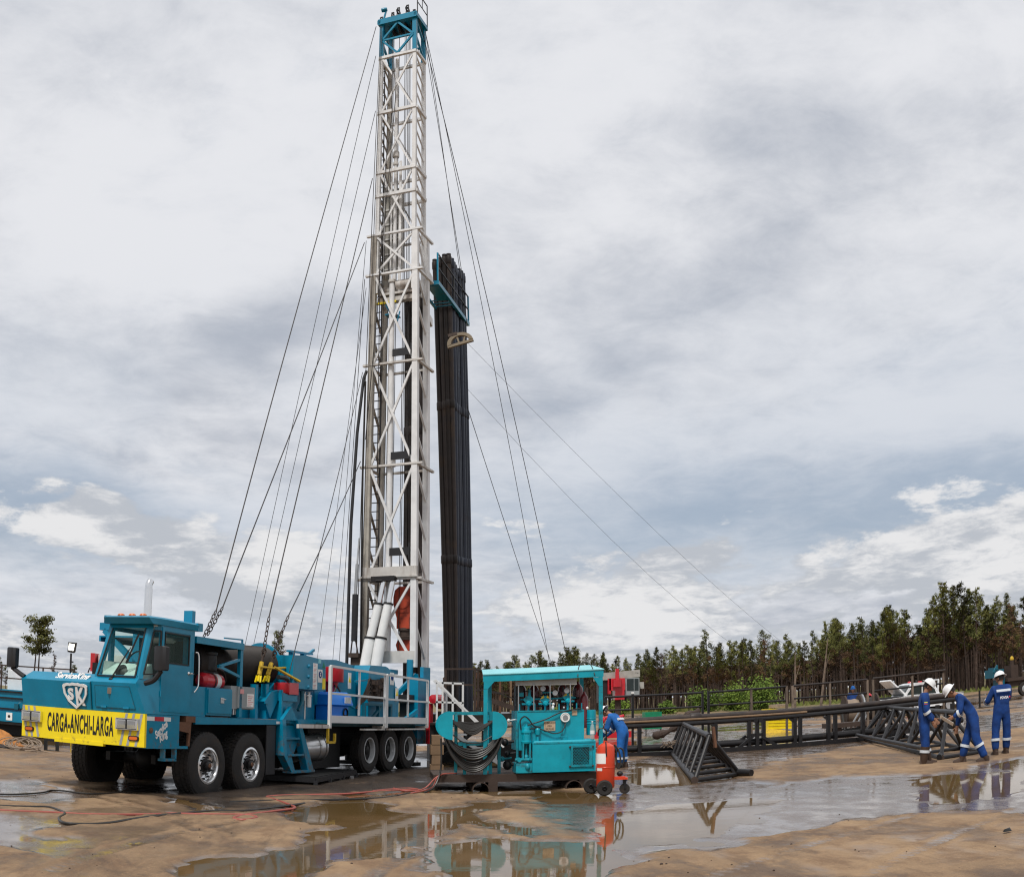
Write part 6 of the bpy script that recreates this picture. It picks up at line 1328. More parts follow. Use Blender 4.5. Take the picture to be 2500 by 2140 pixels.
    b = B(); s_ = len(b.v); b.ell((0, 0, 0), (.082, .10, .11), 16, 10); b.v[s_:] = [hp(x, y-.014, z+.018) for x, y, z in b.v[s_:]]
    b.f = [f for f in b.f if all((HM.transposed() @ (Vector(b.v[i])-hd)).y < .035 or (HM.transposed() @ (Vector(b.v[i])-hd)).z > .07 for i in f) and all((HM.transposed() @ (Vector(b.v[i])-hd)).z > -.055 for i in f)]
    P('hair', b, 'hair', o)
    # hard hat with full brim
    b = B(); prof = [(.150, .0), (.152, .006), (.118, .020), (.112, .05), (.10, .085), (.075, .115), (.04, .132), (0, .138)]
    s_ = len(b.v); b.lathe([(r*hatscale, z) for r, z in prof], (0, 0, 0), (0, 0, 1), 28); b.v[s_:] = [hp(x, y*1.12-.005, z+.035+.10*0-.18*y*.3) for x, y, z in b.v[s_:]]
    ht = P('hard_hat', b, hat, o)
    b = B(); s_ = len(b.v); b.tube([(0, -.11, .05), (0, -.09, .10), (0, -.03, .135), (0, .05, .13), (0, .10, .09), (0, .118, .05)], .014, 6); b.v[s_:] = [hp(x, y, z+.035) for x, y, z in b.v[s_:]]; P('hat_ridge', b, hat, ht)
    b = B(); s_ = len(b.v); b.lathe([(.10, .0), (.088, -.012), (.088, .03)], (0, 0, 0), (0, 0, 1), 20); b.v[s_:] = [hp(x, y*1.12-.005, z+.035) for x, y, z in b.v[s_:]]; P('hat_band', b, 'ink', ht)
    # boots
    for s in 'LR':
        a = J['ank'+s]; f = J.get('toe'+s, a+Vector((0, .18, -.06))); d = (f-a); d.z = 0; d.normalize()
        b = B(); hb = a.z
        sd_ = Vector((d.y, -d.x, 0)); pz = a.z-.09
        ring = lambda c, w1, h1, z0: [c+sd_*w1*x+Vector((0, 0, z0+h1*z)) for x, z in ((-1, 0), (1, 0), (1, .55), (.6, 1), (-.6, 1), (-1, .55))]
        c0 = Vector((a.x, a.y, pz)); b.loft([ring(c0-d*.09, .038, .09, .01), ring(c0-d*.07, .046, .12, 0), ring(c0, .05, .15, 0), ring(c0+d*.09, .052, .10, 0), ring(c0+d*.16, .05, .075, 0), ring(c0+d*.20, .032, .05, .005)])
        top = .30 if tall_boots else .10
        kn = (J['knee'+s]-a).normalized()
        b.tube([a-kn*.05, a+kn*.04, a+kn*top], [.07, .085, .105] if tall_boots else [.062, .068, .072], 14)
        P('boot', b, 'boot', o)
    # reflective bands
    def band(p, d, r, w_=.028):
        b = B(); b.lathe([(r, -w_), (r+.006, -w_), (r+.006, w_), (r, w_)], p, d, 20); P('reflective_band', b, 'reflective', o)
    if bands:
        for s in 'LR':
            band(J['elb'+s].lerp(J['wri'+s], .12 if 'armband' not in J else .3), J['wri'+s]-J['elb'+s], .078)
            t = .62 if not tall_boots else .50
            band(J['knee'+s].lerp(J['ank'+s], t if 'lb' not in J else .35), J['ank'+s]-J['knee'+s], .104)
    return o
stand_ = dict(pelvis=(0, 0, .95), chest=(0, .0, 1.32), neck=(0, .02, 1.50), head=(0, .06, 1.64),
    shoL=(-.19, 0, 1.43), shoR=(.19, 0, 1.43), elbL=(-.23, .0, 1.14), elbR=(.23, .0, 1.14), wriL=(-.22, .08, .92), wriR=(.22, .08, .92),
    hipL=(-.10, 0, .90), hipR=(.10, 0, .90), kneeL=(-.10, .02, .50), kneeR=(.10, .02, .50), ankL=(-.10, 0, .10), ankR=(.10, 0, .10))
def J_(**k): d = dict(stand_); d.update(k); return d
# yaw: person faces +y of own frame; facing right (+X) means yaw = -90
p1 = person('worker in blue coverall and tall muddy boots standing nearest the triangular rack end', (11.08, 19.5, 0), R(-112),
    J_(head=(0, .10, 1.63), neck=(0, .04, 1.50), wriR=(.22, .16, .90), elbR=(.24, .02, 1.13), wriL=(-.2, .25, .94), elbL=(-.22, .05, 1.14), ankL=(-.11, .10, .10), ankR=(.09, -.02, .10)), look=(0, 1, -.75), tall_boots=True)
p2 = person('worker in blue coverall bending forward over a white paper in the middle', (11.72, 18.65, 0), R(62),
    J_(pelvis=(0, -.08, .93), chest=(0, .12, 1.25), neck=(0, .28, 1.40), head=(0, .40, 1.48), shoL=(-.19, .20, 1.33), shoR=(.19, .20, 1.33), elbL=(-.24, .22, 1.05), wriL=(-.18, .36, .98), elbR=(.22, .20, 1.04), wriR=(.2, .26, .76),
    hipL=(-.10, -.08, .89), hipR=(.10, -.08, .89), kneeL=(-.12, -.12, .50), ankL=(-.12, -.32, .10), kneeR=(.10, .06, .50), ankR=(.10, .16, .10), lb=(0, 0, 0)), look=(0, .75, -.9))
p3 = person('worker in blue coverall seen from behind standing rightmost with arms raised in front', (12.98, 19.3, 0), R(-12),
    J_(elbL=(-.30, .12, 1.16), wriL=(-.16, .30, 1.27), elbR=(.24, .14, 1.16), wriR=(.08, .33, 1.25), hipL=(-.11, 0, .90), hipR=(.11, 0, .9), kneeL=(-.14, .02, .5), kneeR=(.14, .02, .5), ankL=(-.15, 0, .10), ankR=(.14, .08, .10), lb=(0, 0, 0)), look=(-.75, 1, -.35))
p4 = person('worker in lighter blue coverall bending down behind the red extinguisher', (6.08, 26.2, 0), R(52),
    J_(pelvis=(0, -.06, .92), chest=(0, .16, 1.23), neck=(0, .31, 1.37), head=(0, .45, 1.44), shoL=(-.19, .23, 1.31), shoR=(.19, .23, 1.31), elbL=(-.22, .32, .98), wriL=(-.16, .46, .80), elbR=(.20, .34, .98), wriR=(.1, .5, .80),
    hipL=(-.10, -.06, .89), hipR=(.10, -.06, .89), kneeL=(-.14, -.02, .50), ankL=(-.16, -.02, .10), kneeR=(.12, .0, .50), ankR=(.14, -.02, .10)), look=(0, .55, -1), suit='coverall_light', glove='glove')
def flatpart(name, pts, mtl, parent, th=.004):
    b = B(); n_ = len(pts); p = [Vector(v) for v in pts]; nr_ = (p[1]-p[0]).cross(p[2]-p[0]).normalized()*th
    b.loft([p, [v+nr_ for v in p]]); return P(name, b, mtl, parent, smooth=False)
# back band, logo and sleeve flag
flatpart('reflective_back_band', [(-.17, -.165, 1.37), (.17, -.165, 1.37), (.17, -.15, 1.42), (-.17, -.15, 1.42)], 'reflective', p3, -.012)
text('lettering', 'PDVSA', .075, Matrix.Translation((0, -.192, 1.24)) @ Matrix.Rotation(R(90), 4, 'X'), 'paper', p3, .9, fat=.002)
b = B(); b.ell((.13, -.188, 1.245), (.02, .006, .02), 8, 6); P('emblem', b, 'red', p3)
for i, m_ in enumerate(('yellow', 'coverall_light', 'red')):
    flatpart('sleeve_flag', [(.285, -.03, 1.32-.017*i), (.285, .04, 1.32-.017*i), (.288, .04, 1.305-.017*i), (.288, -.03, 1.305-.017*i)], m_, p1, .006)
flatpart('reflective_back_band', [(-.17, .02, 1.22), (.17, .02, 1.22), (.16, .06, 1.27), (-.16, .06, 1.27)], 'reflective', p4, .03)
bp = thing('white_paper', 'white sheet of paper held by the bending worker', 'paper', loc=p2.matrix_basis @ Vector((-.16, .48, .90)), rot=(R(35), R(20), R(62)))
b = B(); b.box(-.11, .11, -.14, .14, 0, .004); P('paper_sheet', b, 'paper', bp); b = B(); b.box(-.08, .08, -.1, .1, .0045, .0055); P('print_block', b, 'tape_grey', bp)
p5 = person('distant worker with blue hard hat standing behind the cable reels', (20.5, 42.6, 0), R(150), J_(), look=(0, 1, 0), hat='coverall_light', bands=False, hatscale=.85)
p6 = person('distant worker with red hard hat behind the open hooded pickup', (28.9, 52.6, 0), R(190), J_(), look=(0, 1, 0), hat='red', suit='red', bands=False)
p7 = person('distant worker in red crouching at the cable reel', (20.55, 41.4, 0), R(-60), J_(pelvis=(0, -.1, .6), chest=(0, .1, .95), neck=(0, .2, 1.12), head=(0, .26, 1.26), shoL=(-.19, .12, 1.05), shoR=(.19, .12, 1.05), elbL=(-.2, .3, .85), elbR=(.2, .3, .85), wriL=(-.1, .5, .8), wriR=(.1, .5, .8),
    hipL=(-.1, -.1, .58), hipR=(.1, -.1, .58), kneeL=(-.16, .25, .5), kneeR=(.16, .25, .5), ankL=(-.14, .0, .1), ankR=(.14, 0, .1)), look=(0, 1, -.4), hat='red', suit='red', bands=False)

# ================================================================ BACKGROUND MACHINES
# two cable reels
for i, (x, y, s) in enumerate(((18.95, 39.6, 1.0), (20.1, 40.3, 1.0))):
    o = thing('cable_reel', ['dark wooden cable reel nearest the fence', 'dark cable reel with pale flange edge beside the pickup'][i], 'reel', loc=(x, y, .75), rot=(0, 0, R(-12)), group='cable reels behind the fence')
    for sx in (-1, 1):
        b = B(); b.lathe([(0, 0), (.68, 0), (.70, .02), (.70, .06), (0, .06)], (sx*.32, 0, 0), (1, 0, 0), 30); P('flange', b, 'rust_brown' if i == 0 or sx > 0 else 'galv', o)
    b = B(); b.lathe([(.48, -.3), (.52, -.2), (.5, 0), (.53, .15), (.48, .3)], (0, 0, 0), (1, 0, 0), 24); P('wound_cable', b, 'wire' if i else 'cable_tan', o)
    b = B(); b.bar((-.4, -.5, -.72), (.45, -.5, -.72), .08); b.bar((-.4, .5, -.72), (.45, .5, -.72), .08); b.bar((-.4, -.5, -.7), (-.4, 0, .02), .06); b.bar((.42, -.5, -.7), (.42, 0, .02), .06); P('stand', b, 'dark', o)
tlr = thing('steel_step_trailer', 'dark low steel sled with pale rails standing in front of reels', 'sled', loc=(17.3, 37.2, 0))
b = B(); b.box(-.5, 2.2, -.3, .6, .25, .42); b.box(-.3, 0, -.2, .2, 0, .25); b.box(1.6, 1.9, -.2, .2, 0, .25); P('sled_frame', b, 'rust_brown', tlr)
for k in range(3): b = B(); b.bar((.5+.22*k, -.2, .42), (.95+.22*k, -.2, 1.05), .05); P('pale_rail', b, 'galv', tlr)

# pickup, hood open, facing left
pk = thing('white_pickup', 'white double cab pickup with its hood raised parked beyond the fence', 'pickup', loc=(27.9, 50, 0), rot=(0, 0, R(178)))
# local: +x is front (turned so it points left)
def sec(y, body): return [(x, y, z) for x, z in body]
bodyp = [(-2.55, .5), (-2.55, 1.02), (-.95, 1.05), (-.7, 1.08), (1.0, 1.06), (2.2, .98), (2.4, .85), (2.42, .5), (1.95, .42), (1.2, .42), (-1.2, .42), (-2.0, .42)]
b = B(); b.loft([sec(-.86, bodyp), sec(-.9, [(x, z*.99) for x, z in bodyp]), sec(.9, [(x, z*.99) for x, z in bodyp]), sec(.86, bodyp)]); P('body', b, 'pickup_white', pk)
gh = [(-.95, 1.05), (-.72, 1.62), (-.5, 1.72), (.35, 1.72), (.62, 1.66), (1.15, 1.07)]
b = B(); b.loft([sec(-.80, gh), sec(-.70, [(x*.97, z) for x, z in gh]), sec(.70, [(x*.97, z) for x, z in gh]), sec(.80, gh)]); cbn = P('cabin', b, 'pickup_white', pk)
for sy in (-1, 1):
    for w4 in (((.05, 1.10), (.95, 1.12), (.58, 1.56), (.05, 1.60)), ((-.85, 1.10), (-.03, 1.10), (-.03, 1.60), (-.62, 1.58))):
        b = B(); b.prism([(x, z) for x, z in w4], 'y', sy*.805, sy*.815); P('side_window', b, 'glass_dark', cbn)
b = B(); b.add([(1.13, -.68, 1.12), (1.13, .68, 1.12), (.66, .62, 1.62), (.66, -.62, 1.62)], [(0, 1, 2, 3)]); b.v = [(x+.02, y, z+.015) for x, y, z in b.v]; P('windshield', b, 'glass_dark', cbn)
b = B(); b.loft([[(1.0, -.75, 1.1), (1.0, .75, 1.1), (1.9, .7, 1.92), (1.9, -.7, 1.92)], [(.95, -.75, 1.16), (.95, .75, 1.16), (1.84, .68, 1.98), (1.84, -.68, 1.98)]]); P('open_hood', b, 'pickup_white', pk)
b = B(); b.box(1.15, 2.1, -.6, .6, .9, 1.08); P('engine_bay', b, 'dark', pk)
for x in (1.55, -1.6):
    for sy in (-1, 1):
        b = B(); b.lathe([(0, 0), (.22, 0), (.36, -.01), (.38, .03), (.38, .2), (.36, .23), (0, .23)], (x, sy*.92, .38), (0, -sy, 0), 24); w_ = P('wheel', b, 'rubber', pk)
        b = B(); b.lathe([(0, -.005), (.2, -.012), (.21, .0)], (x, sy*.92, .38), (0, -sy, 0), 18); P('rim', b, 'alu', w_)
for p_, q_ in (((-.95, -.8, 1.05), (-1.05, -.75, 1.78)), ((-1.05, -.75, 1.78), (-1.5, -.78, 1.6)), ((-1.5, -.78, 1.6), (-1.9, -.8, 1.05)), ((-.95, .8, 1.05), (-1.05, .75, 1.78)), ((-1.05, -.75, 1.78), (-1.05, .75, 1.78))):
    b = B(); b.bar(p_, q_, .07); P('roll_bar', b, 'pickup_white', pk)
b = B(); b.box(-.35, -.2, -.1, .1, 1.72, 1.78); P('roof_beacon', b, 'red', pk)
for sy in (-1, 1):
    b = B(); b.box(2.38, 2.43, sy*.75-.13, sy*.75+.13, .72, .88); P('headlight', b, 'galv', pk)

# small crane like machine: grey beam, operator cab, red head on a column
cn = thing('red_and_grey_crane_head', 'red machine head and dark glazed operator cab under a pale grey beam', 'crane', loc=(0, 60, 0))
b = B(); b.hexa([(12.4, 0, 2.88), (15.04, 0, 3.06), (15.04, .7, 3.06), (12.4, .7, 2.88), (12.4, 0, 3.30), (15.04, 0, 3.48), (15.04, .7, 3.48), (12.4, .7, 3.30)]); bm_ = P('beam', b, 'grey_panel', cn)
text('lettering', 'T30', .1, sideM(14.85, -.005, 3.27), 'ink', bm_, 1.2)
b = B(); b.box(14.15, 15.0, 0, .9, 1.95, 3.02); cab2 = P('operator_cab', b, 'grey_box', cn)
for x0, x1 in ((14.25, 14.66), (14.7, 14.95)):
    b = B(); b.box(x0, x1, -.01, -.002, 2.25, 2.95); P('window', b, 'glass_dark', cab2)
b = B(); b.box(14.5, 14.68, -.015, -.003, 2.08, 2.18); P('plate', b, 'paper', cab2)
b = B(); b.prism([(15.0, 2.75), (15.3, 2.74), (15.3, 2.36), (15.1, 2.36)], 'y', .1, .7); P('side_shield', b, 'grey_panel', cn)
b = B(); b.box(13.15, 14.1, -.2, .7, 2.3, 3.0); b.cyl((13.6, -.3, 2.5), (13.6, -.3, 2.92), .26, 20); b.box(13.5, 13.7, -.35, -.2, 2.9, 3.55); b.box(13.5, 14.05, -.2, .5, 1.75, 2.3); b.box(13.1, 13.25, -.2, .3, 2.1, 3.0); P('red_head', b, 'red', cn)
b = B(); b.cyl((13.75, .2, 0), (13.75, .2, 1.75), .18, 14); b.box(13.2, 14.3, -.3, .8, 0, .35); P('column', b, 'rust_brown', cn)
b = B(); b.box(12.6, 13.1, .1, .8, 1.6, 2.9); P('dark_housing', b, 'black', cn)
rb = thing('red_machinery_heap', 'heap of red valves and pale fittings lying on ground beyond the pipe rack', 'machinery', loc=(10.8, 46.5, 0)); rnd.seed(9)
for k in range(22):
    s = rnd.uniform(.08, .2); c = (rnd.uniform(-1.1, .9), rnd.uniform(-.3, .4), rnd.uniform(.15, .95)); b = B()
    if k % 3: b.ell(c, (s, s*.8, s*.9), 8, 6)
    else: b.cyl(c, (c[0]+s*2, c[1]+.1, c[2]+s*.5), s*.5, 8)
    P('fitting', b, ('red', 'red', 'galv', 'cable_tan', 'rust')[k % 5], rb)
b = B(); b.box(-1.3, .4, -.2, .5, 0, .32); P('red_frame', b, 'red', rb)
gn = thing('green_bin', 'dark green open metal bin on thin legs beyond the rack', 'bin', loc=(12.3, 48, 0))
b = B()
for z0, z1 in ((.32, 1.12),): b.box(-.02, .78, 0, .05, z0, z1); b.box(-.02, .78, .55, .6, z0, z1); b.box(-.02, .03, .05, .55, z0, z1); b.box(.73, .78, .05, .55, z0, z1); b.box(.03, .73, .05, .55, z0, z0+.04)
P('bin_body', b, 'green', gn)
for x in (.02, .74):
    b = B(); b.box(x-.02, x+.02, .02, .06, 0, .32); P('leg', b, 'dark', gn)
yc = thing('yellow_container', 'bright yellow covered box standing behind the black pipe rack', 'container', loc=(16.65, 43.3, 0))
b = B(); b.loft([[(0, 0, .18), (1.2, 0, .12), (1.2, .9, .12), (0, .9, .18)], [(.02, 0, 1.05), (1.18, .0, .98), (1.18, .9, .98), (.02, .9, 1.05)]]); P('box_body', b, 'yellow', yc)
for k in range(5): b = B(); b.bar((.0, -.01, .3+.13*k), (1.2, -.01, .26+.13*k), .012); P('strap_line', b, 'yellow_grimy', yc)
b = B(); b.loft([[(-.25, -.2, .0), (1.1, -.2, 0), (1.1, .3, 0), (-.25, .3, 0)], [(-.1, -.05, .2), (.6, -.05, .12), (.6, .2, .15), (-.1, .2, .2)]]); P('fallen_cover', b, 'yellow_grimy', yc)
cc = thing('cable_coil', 'coil of pale cable resting on yellow box top', 'cable coil', loc=(17.3, 43.7, 1.06)); b = B()
for k in range(5): b.tube([(.45*math.cos(t), .25*math.sin(t), .03+.03*k) for t in [2*math.pi*i/20 for i in range(21)]], .02, 5)
P('coil', b, 'cable_tan', cc)
sc_ = thing('upturned_drill_bit', 'dark red crusty drilling tool lying on ground beyond the rack', 'drilling tool', loc=(12.0, 41.5, 0)); rnd.seed(4)
b = B(); b.tube(smooth_path([(-.8, 0, .25), (-.2, 0, .5), (.4, 0, 1.0), (.9, 0, 1.15)], 4), [.13+.05*math.sin(k*1.7) for k in range(13)], 10); P('tool_body', b, 'rust_brown', sc_)
b = B(); b.cyl((.2, -.1, .0), (.7, -.1, .3), .12, 10); P('tool_head', b, 'rust_brown', sc_)
b = B(); b.ell((-.9, 0, .25), (.2, .16, .18), 10, 8); P('tool_tip', b, 'rust_brown', sc_)
# far right flat truck
ft = thing('flatbed_truck', 'dark flatbed truck with blue machinery parked at the far right edge', 'truck', loc=(44.0, 65, 0))
b = B(); b.box(.3, 7, -.1, 2.2, 1.15, 1.38); b.box(.5, 7, .1, 2, .75, 1.15); P('flat_bed', b, 'rust_brown', ft)
b = B(); b.box(.9, 1.6, .3, 1.2, 1.38, 2.3); b.cyl((1.15, .5, 2.3), (1.15, .5, 2.85), .14, 10); P('yellow_valve_stack', b, 'rust_brown', ft)
b = B(); b.ell((1.15, .5, 2.75), (.16, .16, .2), 10, 8); P('yellow_cap', b, 'yellow_grimy', ft)
b = B(); b.box(-.7, .3, .4, 1.6, 1.5, 2.1); b.box(-.5, -.3, .3, 1.4, 2.1, 2.25); b.box(-.2, .2, .2, 1.2, .6, 1.5); b.bar((-.7, .4, 1.9), (-.3, .4, 2.4), .12); P('blue_machinery', b, 'teal_dark', ft)
for x in (1.9, 3.1, 5.5):
    b = B(); b.lathe([(0, 0), (.28, .0), (.48, -.01), (.5, .03), (.5, .27), (0, .3)], (x, -.1, .5), (0, 1, 0), 24); w_ = P('wheel', b, 'rubber', ft)
    b = B(); b.lathe([(0, -.02), (.2, -.02), (.27, .0)], (x, -.1, .5), (0, 1, 0), 16); P('rim', b, 'alu', w_)
b = B(); b.bar((1.6, 0, 1.7), (7, 0, 1.75), .08); P('side_rail', b, 'rust_brown', ft)
# lone posts, cut logs
for i, (x, y, h, lb) in enumerate(((33.4, 52, .95, 'lone short dark post on the sand right of the pickup'), (27.0, 74, 1.1, 'lone dark post by the tree line left of the pickup'))):
    b = B(); b.tube([(0, 0, 0), (0, 0, h)], .06, 8); o = P('marker_post', b, 'dark', None, loc=(x, y, 0)); tag(o, lb, 'post')
for x, y, l, a, lb in ((14.5, 62, 1.6, 5, 'pale cut log lying on the sand left of the yellow box'), (27.5, 75, 2.0, 20, 'pale fallen log on sand near the grassy edge'), (30, 66, 3, 3, 'long thin pale pole lying on sand behind the fence')):
    b = B(); b.tube([(-l/2, 0, .1), (l/2, 0, .12)], .11, 8); o = P('cut_log', b, 'bark_pale', None, loc=(x, y, 0)); o.rotation_euler = (0, 0, R(a)); tag(o, lb, 'log')

# ---------------------------------------------------------------- left background
lt = thing('teal_mud_tank', 'teal steel tank with pipe railing partly hidden left of truck nose', 'tank', loc=(0, 35, 0))
b = B(); b.box(-22, -11.0, 0, 3, .78, 1.62); P('tank_body', b, 'teal', lt)
b = B(); b.box(-22, -10.9, -.12, 0, .50, .86); P('lower_step', b, 'teal', lt)
b = B(); b.box(-22, -10.8, -.1, 3, .40, .50); b.box(-22, -10.8, .3, 3, .02, .40); P('skid', b, 'dark', lt)
for z in (1.55, 1.33, .95): b = B(); b.bar((-22, -.03, z), (-11, -.03, z), .05); P('rib', b, 'steel_dark', lt)
b = B(); b.box(-12.78, -12.55, -.135, -.122, .55, .82); P('white_plate', b, 'paper', lt)
b = B(); b.lathe([(0, 0), (.05, 0), (.05, .002)], (-12.67, -.136, .69), (0, -1, 0), 14, True); P('flame_mark', b, 'ink', lt)
for x in (-14.6, -13.05, -11.5, -10.35):
    b = B(); b.box(x-.025, x+.025, -.02, .02, 1.62, 2.45); P('rail_post', b, 'rust_brown', lt)
for z in (2.44, 2.0):
    b = B(); b.bar((-22, 0, z), (-10.35, 0, z+.02), .045); P('guard_rail', b, 'rust_brown', lt)
b = B(); b.box(-12.5, -12.35, -.1, .0, .95, 1.15); b.lathe([(.1, 0), (.12, .02), (.1, .04)], (-12.25, -.1, 1.1), (.5, -1, 0), 14); P('hand_wheel', b, 'teal_dark', lt)
b = B(); b.box(-13.1, -12.5, .8, 1.3, 1.62, 2.0); b.prism([(-13.1, 2.0), (-12.75, 2.0), (-12.95, 2.3), (-13.1, 2.35)], 'y', .8, 1.3); o = P('white_cabinet', b, 'clean_white'); o.location = (0, 35, 0); tag(o, 'white box shaped cabinet standing on the teal tank', 'cabinet')
rd_ = thing('red_and_white_drum', 'red vertical tank with white collar seen behind the windshield', 'tank', loc=(-9.35, 35.5, 0))
b = B(); b.cyl((0, 0, 0), (0, 0, 2.62), .38, 24); b.box(-.5, -.35, -.3, .3, 2.45, 3.08); P('red_body', b, 'red', rd_)
b = B(); b.lathe([(.0, 2.63), (.72, 2.63), (.74, 2.7), (.74, 3.04), (0, 3.06)], (.4, .2, 0), (0, 0, 1), 30); P('white_collar', b, 'clean_white', rd_)
b = B(); b.tube([(-.6, -.2, 2.4), (-.55, -.2, 2.55), (-.3, -.2, 2.55)], .03, 6); P('bent_pipe', b, 'rust_brown', rd_)
lp = thing('work_floodlight', 'small lit floodlight on a thin black pole behind truck nose', 'floodlight', loc=(-10.5, 35, 2.2))
b = B(); b.cyl((0, 0, .0), (0, 0, .82), .035, 8); b.box(-.03, .09, -.03, .03, .5, .55); P('pole', b, 'ink', lp)
b = B(); b.hexa([(-.13, -.02, .86), (.13, -.06, .83), (.13, .1, .88), (-.13, .12, .88), (-.10, -.06, 1.2), (.19, -.12, 1.17), (.19, .06, 1.2), (-.10, .08, 1.2)]); hd_ = P('lamp_housing', b, 'ink', lp)
b = B(); b.hexa([(-.08, -.055, .93), (.10, -.085, .91), (.10, -.075, .91), (-.08, -.045, .93), (-.06, -.085, 1.15), (.14, -.12, 1.13), (.14, -.11, 1.13), (-.06, -.075, 1.15)]); P('lit_lens', b, 'lamp_lit', hd_)
def mound(name, loc, rx, ry, h, m_, seed, label, cat, rough=.12):
    rnd.seed(seed); b = B(); n = 26; k = 10; rings = []
    for j in range(k+1):
        t = j/k; rr = 1-t
        rings.append([(rx*rr*math.cos(2*math.pi*i/n)*(1+rough*rnd.uniform(-1, 1)), ry*rr*math.sin(2*math.pi*i/n)*(1+rough*rnd.uniform(-1, 1)), h*(1-(1-t)**1.6)+(rnd.uniform(-1, 1)*h*rough*.5 if 0 < j < k else 0)-.02) for i in range(n)])
    b.loft(rings); o = P(name, b, m_, None, loc=loc); tag(o, label, cat); return o
mound('dirt_mound', (-10.75, 28.6, 0), .85, .8, .5, 'mound', 1, 'orange earth mound at the left edge in front of the teal tank', 'dirt mound')
mound('dirt_mound', (-10.3, 27.5, 0), 1.1, .45, .14, 'clods', 2, 'low dark clumpy soil heap beneath the orange mound', 'dirt mound', .3)
rnd.seed(12); b = B()
for k in range(12):
    rx, rz = rnd.uniform(.25, .5), rnd.uniform(.08, .2); t0 = rnd.random()*6; cx = rnd.uniform(-.15, .2)
    b.tube([(cx+rx*math.cos(t+t0), .2*math.sin(t+t0)+rnd.uniform(-.02, .02), .2+rz*math.sin(t+t0)) for t in [5.6*i/18 for i in range(19)]], .014, 5)
b.tube(smooth_path([(-.9, .1, .1), (-.6, 0, .3), (-.3, 0, .35), (.1, 0, .2)], 5), .014, 5); b.tube(smooth_path([(.3, 0, .1), (.8, -.1, .04), (1.6, -.2, .03), (2.2, -.5, .03)], 5), .014, 5)
o = P('tangled_cable', b, 'cable_tan', None, loc=(-9.45, 27.2, 0)); tag(o, 'loose tangled coil of pale cable on the dirt by the orange mound', 'cable')
b = B(); b.box(-9.12, -9.04, 28, 28.1, 0, .36); b.box(-8.78, -8.7, 28, 28.1, 0, .36); b.box(-9.04, -8.78, 28, 28.1, .30, .36); b.box(-9.04, -8.78, 28, 28.1, .0, .05); o = P('square_frame', b, 'ink', None); tag(o, 'small black square steel frame standing under the bumper in background', 'frame')
b = B(); b.cyl((-8.42, 28.3, 0), (-8.42, 28.3, .45), .018, 6); o = P('ground_stake', b, 'yellow_grimy', None); tag(o, 'thin tan stake in the ground left of the truck front wheel', 'stake')

# ================================================================ TREES
def pine_proto(seed, h, dead=.4, width=1.0, spars=1.0):
    r = random.Random(seed); b = B(); pts = []; x = y = 0
    for k in range(7):
        t = k/6; x += r.uniform(-.08, .08); y += r.uniform(-.05, .05); pts.append((x, y, h*t))
    b.tube(pts, [.13*(1-.85*k/6) for k in range(7)], 6)
    br = []
    nb = int(34*spars)
    for k in range(nb):
        t = .42+.57*(k/nb)**.85; z = h*t; a = r.random()*6.28; L = (1-t)**.75*h*.21*width*r.uniform(.45, 1.3)+.16
        p = Vector((x*t, y*t, z)); q = p+Vector((math.cos(a)*L, math.sin(a)*L, L*r.uniform(.15, .75)))
        b.tube([p, q], [.035, .01], 3, False); br.append((t, p, q, L))
    for k in range(12):
        t = r.uniform(.1, .5); a = r.random()*6.28; L = r.uniform(.4, 1.3); p = Vector((0, 0, h*t)); b.tube([p, p+Vector((math.cos(a)*L, math.sin(a)*L, r.uniform(-.2, .5)))], [.02, .006], 3, False)
    g_ = B(); d_ = B()
    for t, p, q, L in br:
        tgt = d_ if t < dead+.12+r.uniform(-.1, .1) else g_
        n = int(22+46*(L/1.3))
        for c in range(n):
            s = r.uniform(.35, 1.08); ctr = p.lerp(q, s)+Vector((r.gauss(0, .16), r.gauss(0, .16), r.gauss(0, .13)))*(.6+L*.45)
            u = Vector((r.gauss(0, 1), r.gauss(0, 1), r.gauss(0, .8))).normalized(); v = u.orthogonal().normalized(); sz = r.uniform(.08, .19)
            tgt.add([ctr-u*sz, ctr+v*sz*.32, ctr+u*sz, ctr-v*sz*.32], [(0, 1, 2, 3)])
    return mesh('trunk', b, 'bark', False), mesh('crown', g_, 'needles', False), (mesh('dead_foliage', d_, 'needles_dry', False) if d_.v else None)
protos = [pine_proto(100+i, 10, dead=[.42, .5, .35, .55, .45, .62, .4, .3][i], width=[1, .8, 1.15, .9, .75, 1, 1.2, .85][i], spars=[1.1, .9, 1.2, 1, .7, .8, 1.1, .55][i]) for i in range(8)]
bare = pine_proto(300, 10, dead=2, width=.7, spars=.6)
def tree(x, y, h, kind, label, group=None, ws=1., pr=None):
    tm, cm, dm_ = pr or protos[kind % 8]
    o = thing('pine_tree', label, 'tree', loc=(x, y, -.1), rot=(rnd.uniform(-.03, .03), rnd.uniform(-.03, .03), rnd.random()*6.28), group=group)
    o.scale = (ws*h/10, ws*h/10, h/10)
    for nm, me_ in (('trunk', tm), ('crown', cm), ('dead_foliage', dm_)):
        if me_ is None or not me_.vertices: continue
        c = bpy.data.objects.new(nm, me_); col.objects.link(c); c.parent = o
    return o
prof = [(5.1,7.1),(6.2,7.1),(8.1,8.1),(9.7,8.7),(11.5,8.2),(13.4,7.7),(15.0,8.4),(17.7,9.4),(18.5,8.5),(20.2,9.0),(21.3,9.5),(22.9,8.5),(24.0,10.0),(25.1,11.5),(26.7,10.2),(27.9,12.0),(29.2,11.0),(30.7,13.1),(32.1,13.2),(33.4,11.9),(35.1,10.8),(35.9,10.5),(45,11)]
rnd.seed(21); nt_ = 0
GF = 'pines of the forest edge behind the yard'
